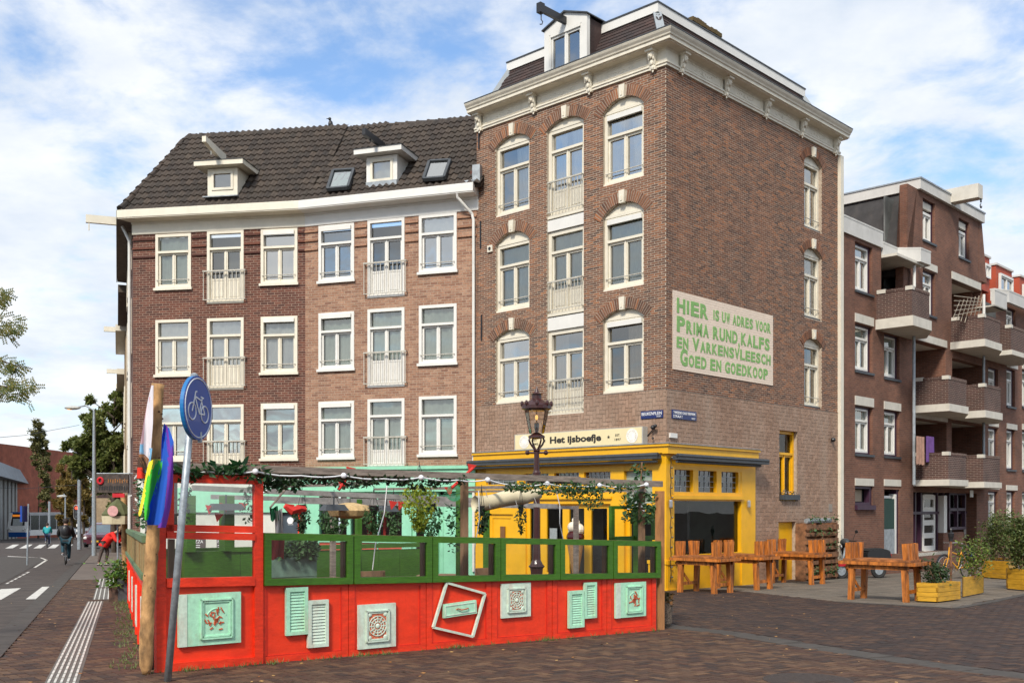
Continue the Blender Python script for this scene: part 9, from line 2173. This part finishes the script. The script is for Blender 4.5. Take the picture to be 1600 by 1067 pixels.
for i, (dx_, dy, rz, fm, lb) in enumerate(((.9, -.1, 1.9, BKB, 'black bicycle the woman in red is leaning over'), (1.15, .9, 1.85, RDB, 'dark red bicycle parked behind the black one near the woman'), (1.3, 1.9, 2.0, BKB, 'black bicycle farthest in the row of parked bicycles by the woman'))):
 bicycle(P_(g.x + dx_, g.y + dy), rz, lb, fm, 'bicycles parked by the side screen', crate=(i == 0))
gr = MB(); rr = random.Random(9)
for _ in range(260):
 s_ = rr.uniform(-.2, 7.1); d_ = rr.choice((rr.gauss(.08, .05), rr.gauss(.1, .04)))
 if rr.random() < .45: s_ = rr.choice((.3, .9, 1.2, 2.3, 2.6, 3.6, 5.0)) + rr.gauss(0, .07)
 p = FT.W(s_, d_, 0); p.z = gz(p.x, p.y)
 for k in range(3): t = p + Vector((rr.uniform(-.04, .04), rr.uniform(-.03, .03), rr.uniform(.02, .07))); gr.add([p, p + Vector((.006, 0, 0)), t], [(0, 1, 2)])
for _ in range(300):
 s_ = rr.uniform(0, Ls); p = FS2.W(s_, abs(rr.gauss(.1, .12)), 0); p.z = gz(p.x, p.y)
 for k in range(3): t = p + Vector((rr.uniform(-.05, .05), rr.uniform(-.04, .04), rr.uniform(.02, .08))); gr.add([p, p + Vector((.008, 0, 0)), t], [(0, 1, 2)])
gr.build('grass', leaf_mat('weeds', (.05, .10, .02), (.16, .22, .05)), kind='stuff')
lf = MB()
for _ in range(330):
 y_ = rr.uniform(8.5, 26); x = rr.uniform(-.5, .45) * y_;
 p = Vector((x, y_, gz(x, y_) + .006)); a = rr.uniform(0, 6.28); s_ = rr.uniform(.012, .03); u_ = Vector((math.cos(a), math.sin(a), 0)) * s_; v_ = Vector((-math.sin(a), math.cos(a), .3)) * s_ * .6; lf.add([p - u_, p - v_, p + u_, p + v_], [(0, 1, 2, 3)])
lf.build('fallen_leaves', leaf_mat('fallen_leaf_brown', (.28, .10, .02), (.45, .28, .10), 0), kind='stuff')
for i, (x, w_, h_, mt_, lb) in enumerate(((-44, 15, 11, BRS, 'red brick house on the far side of the square behind the camera'), (-24, 13, 12.5, BYE, 'yellow brick house on the far side of the square'), (22, 12, 12, BPU, 'purple brick house on the far side of the square'), (40, 16, 13, BRS, 'wide red brick house closing the far side of the square'))):
 y0 = -46; e = empty('square_house', (x, y0, gz(0, y0)), 0, label=lb, cat='house', group='houses across the square'); MB().box(-w_ / 2, w_ / 2, -9, 0, -.5, h_).build('wall', mt_, e); m = MB(); m.v = []; MB().prism([(-w_ / 2 - .3, h_), (w_ / 2 + .3, h_), (w_ / 2 - 2, h_ + 3), (-w_ / 2 + 2, h_ + 3)], -9, .3).build('roof', PANT, e)
 for fl in range(4):
  for k in range(int(w_ / 2.4)): xx = -w_ / 2 + .7 + k * 2.4; o = MB().box(xx, xx + 1.2, 0, .06, 1 + fl * 2.8, 2.8 + fl * 2.8).build('window', CREAM, e); MB().box(xx + .1, xx + 1.1, .06, .07, 1.1 + fl * 2.8, 2.7 + fl * 2.8).build('pane', DARKIN, o)
for i, (x, y_) in enumerate(((-30, -34), (-10, -38), (9, -36), (30, -33))):
 bl = [(R.uniform(-2.6, 2.6), R.uniform(-2, 2), R.uniform(4.5, 9.5), R.uniform(1.2, 1.9)) for _ in range(12)]
 tree(P_(x, y_), 9, bl, 3500, .32, LGR, ['green tree before the red brick house across the square', 'green tree left of the gap across the square', 'green tree right of the gap across the square', 'green tree before the wide red brick house across the square'][i], 'trees across the square', .2, 40 + i)
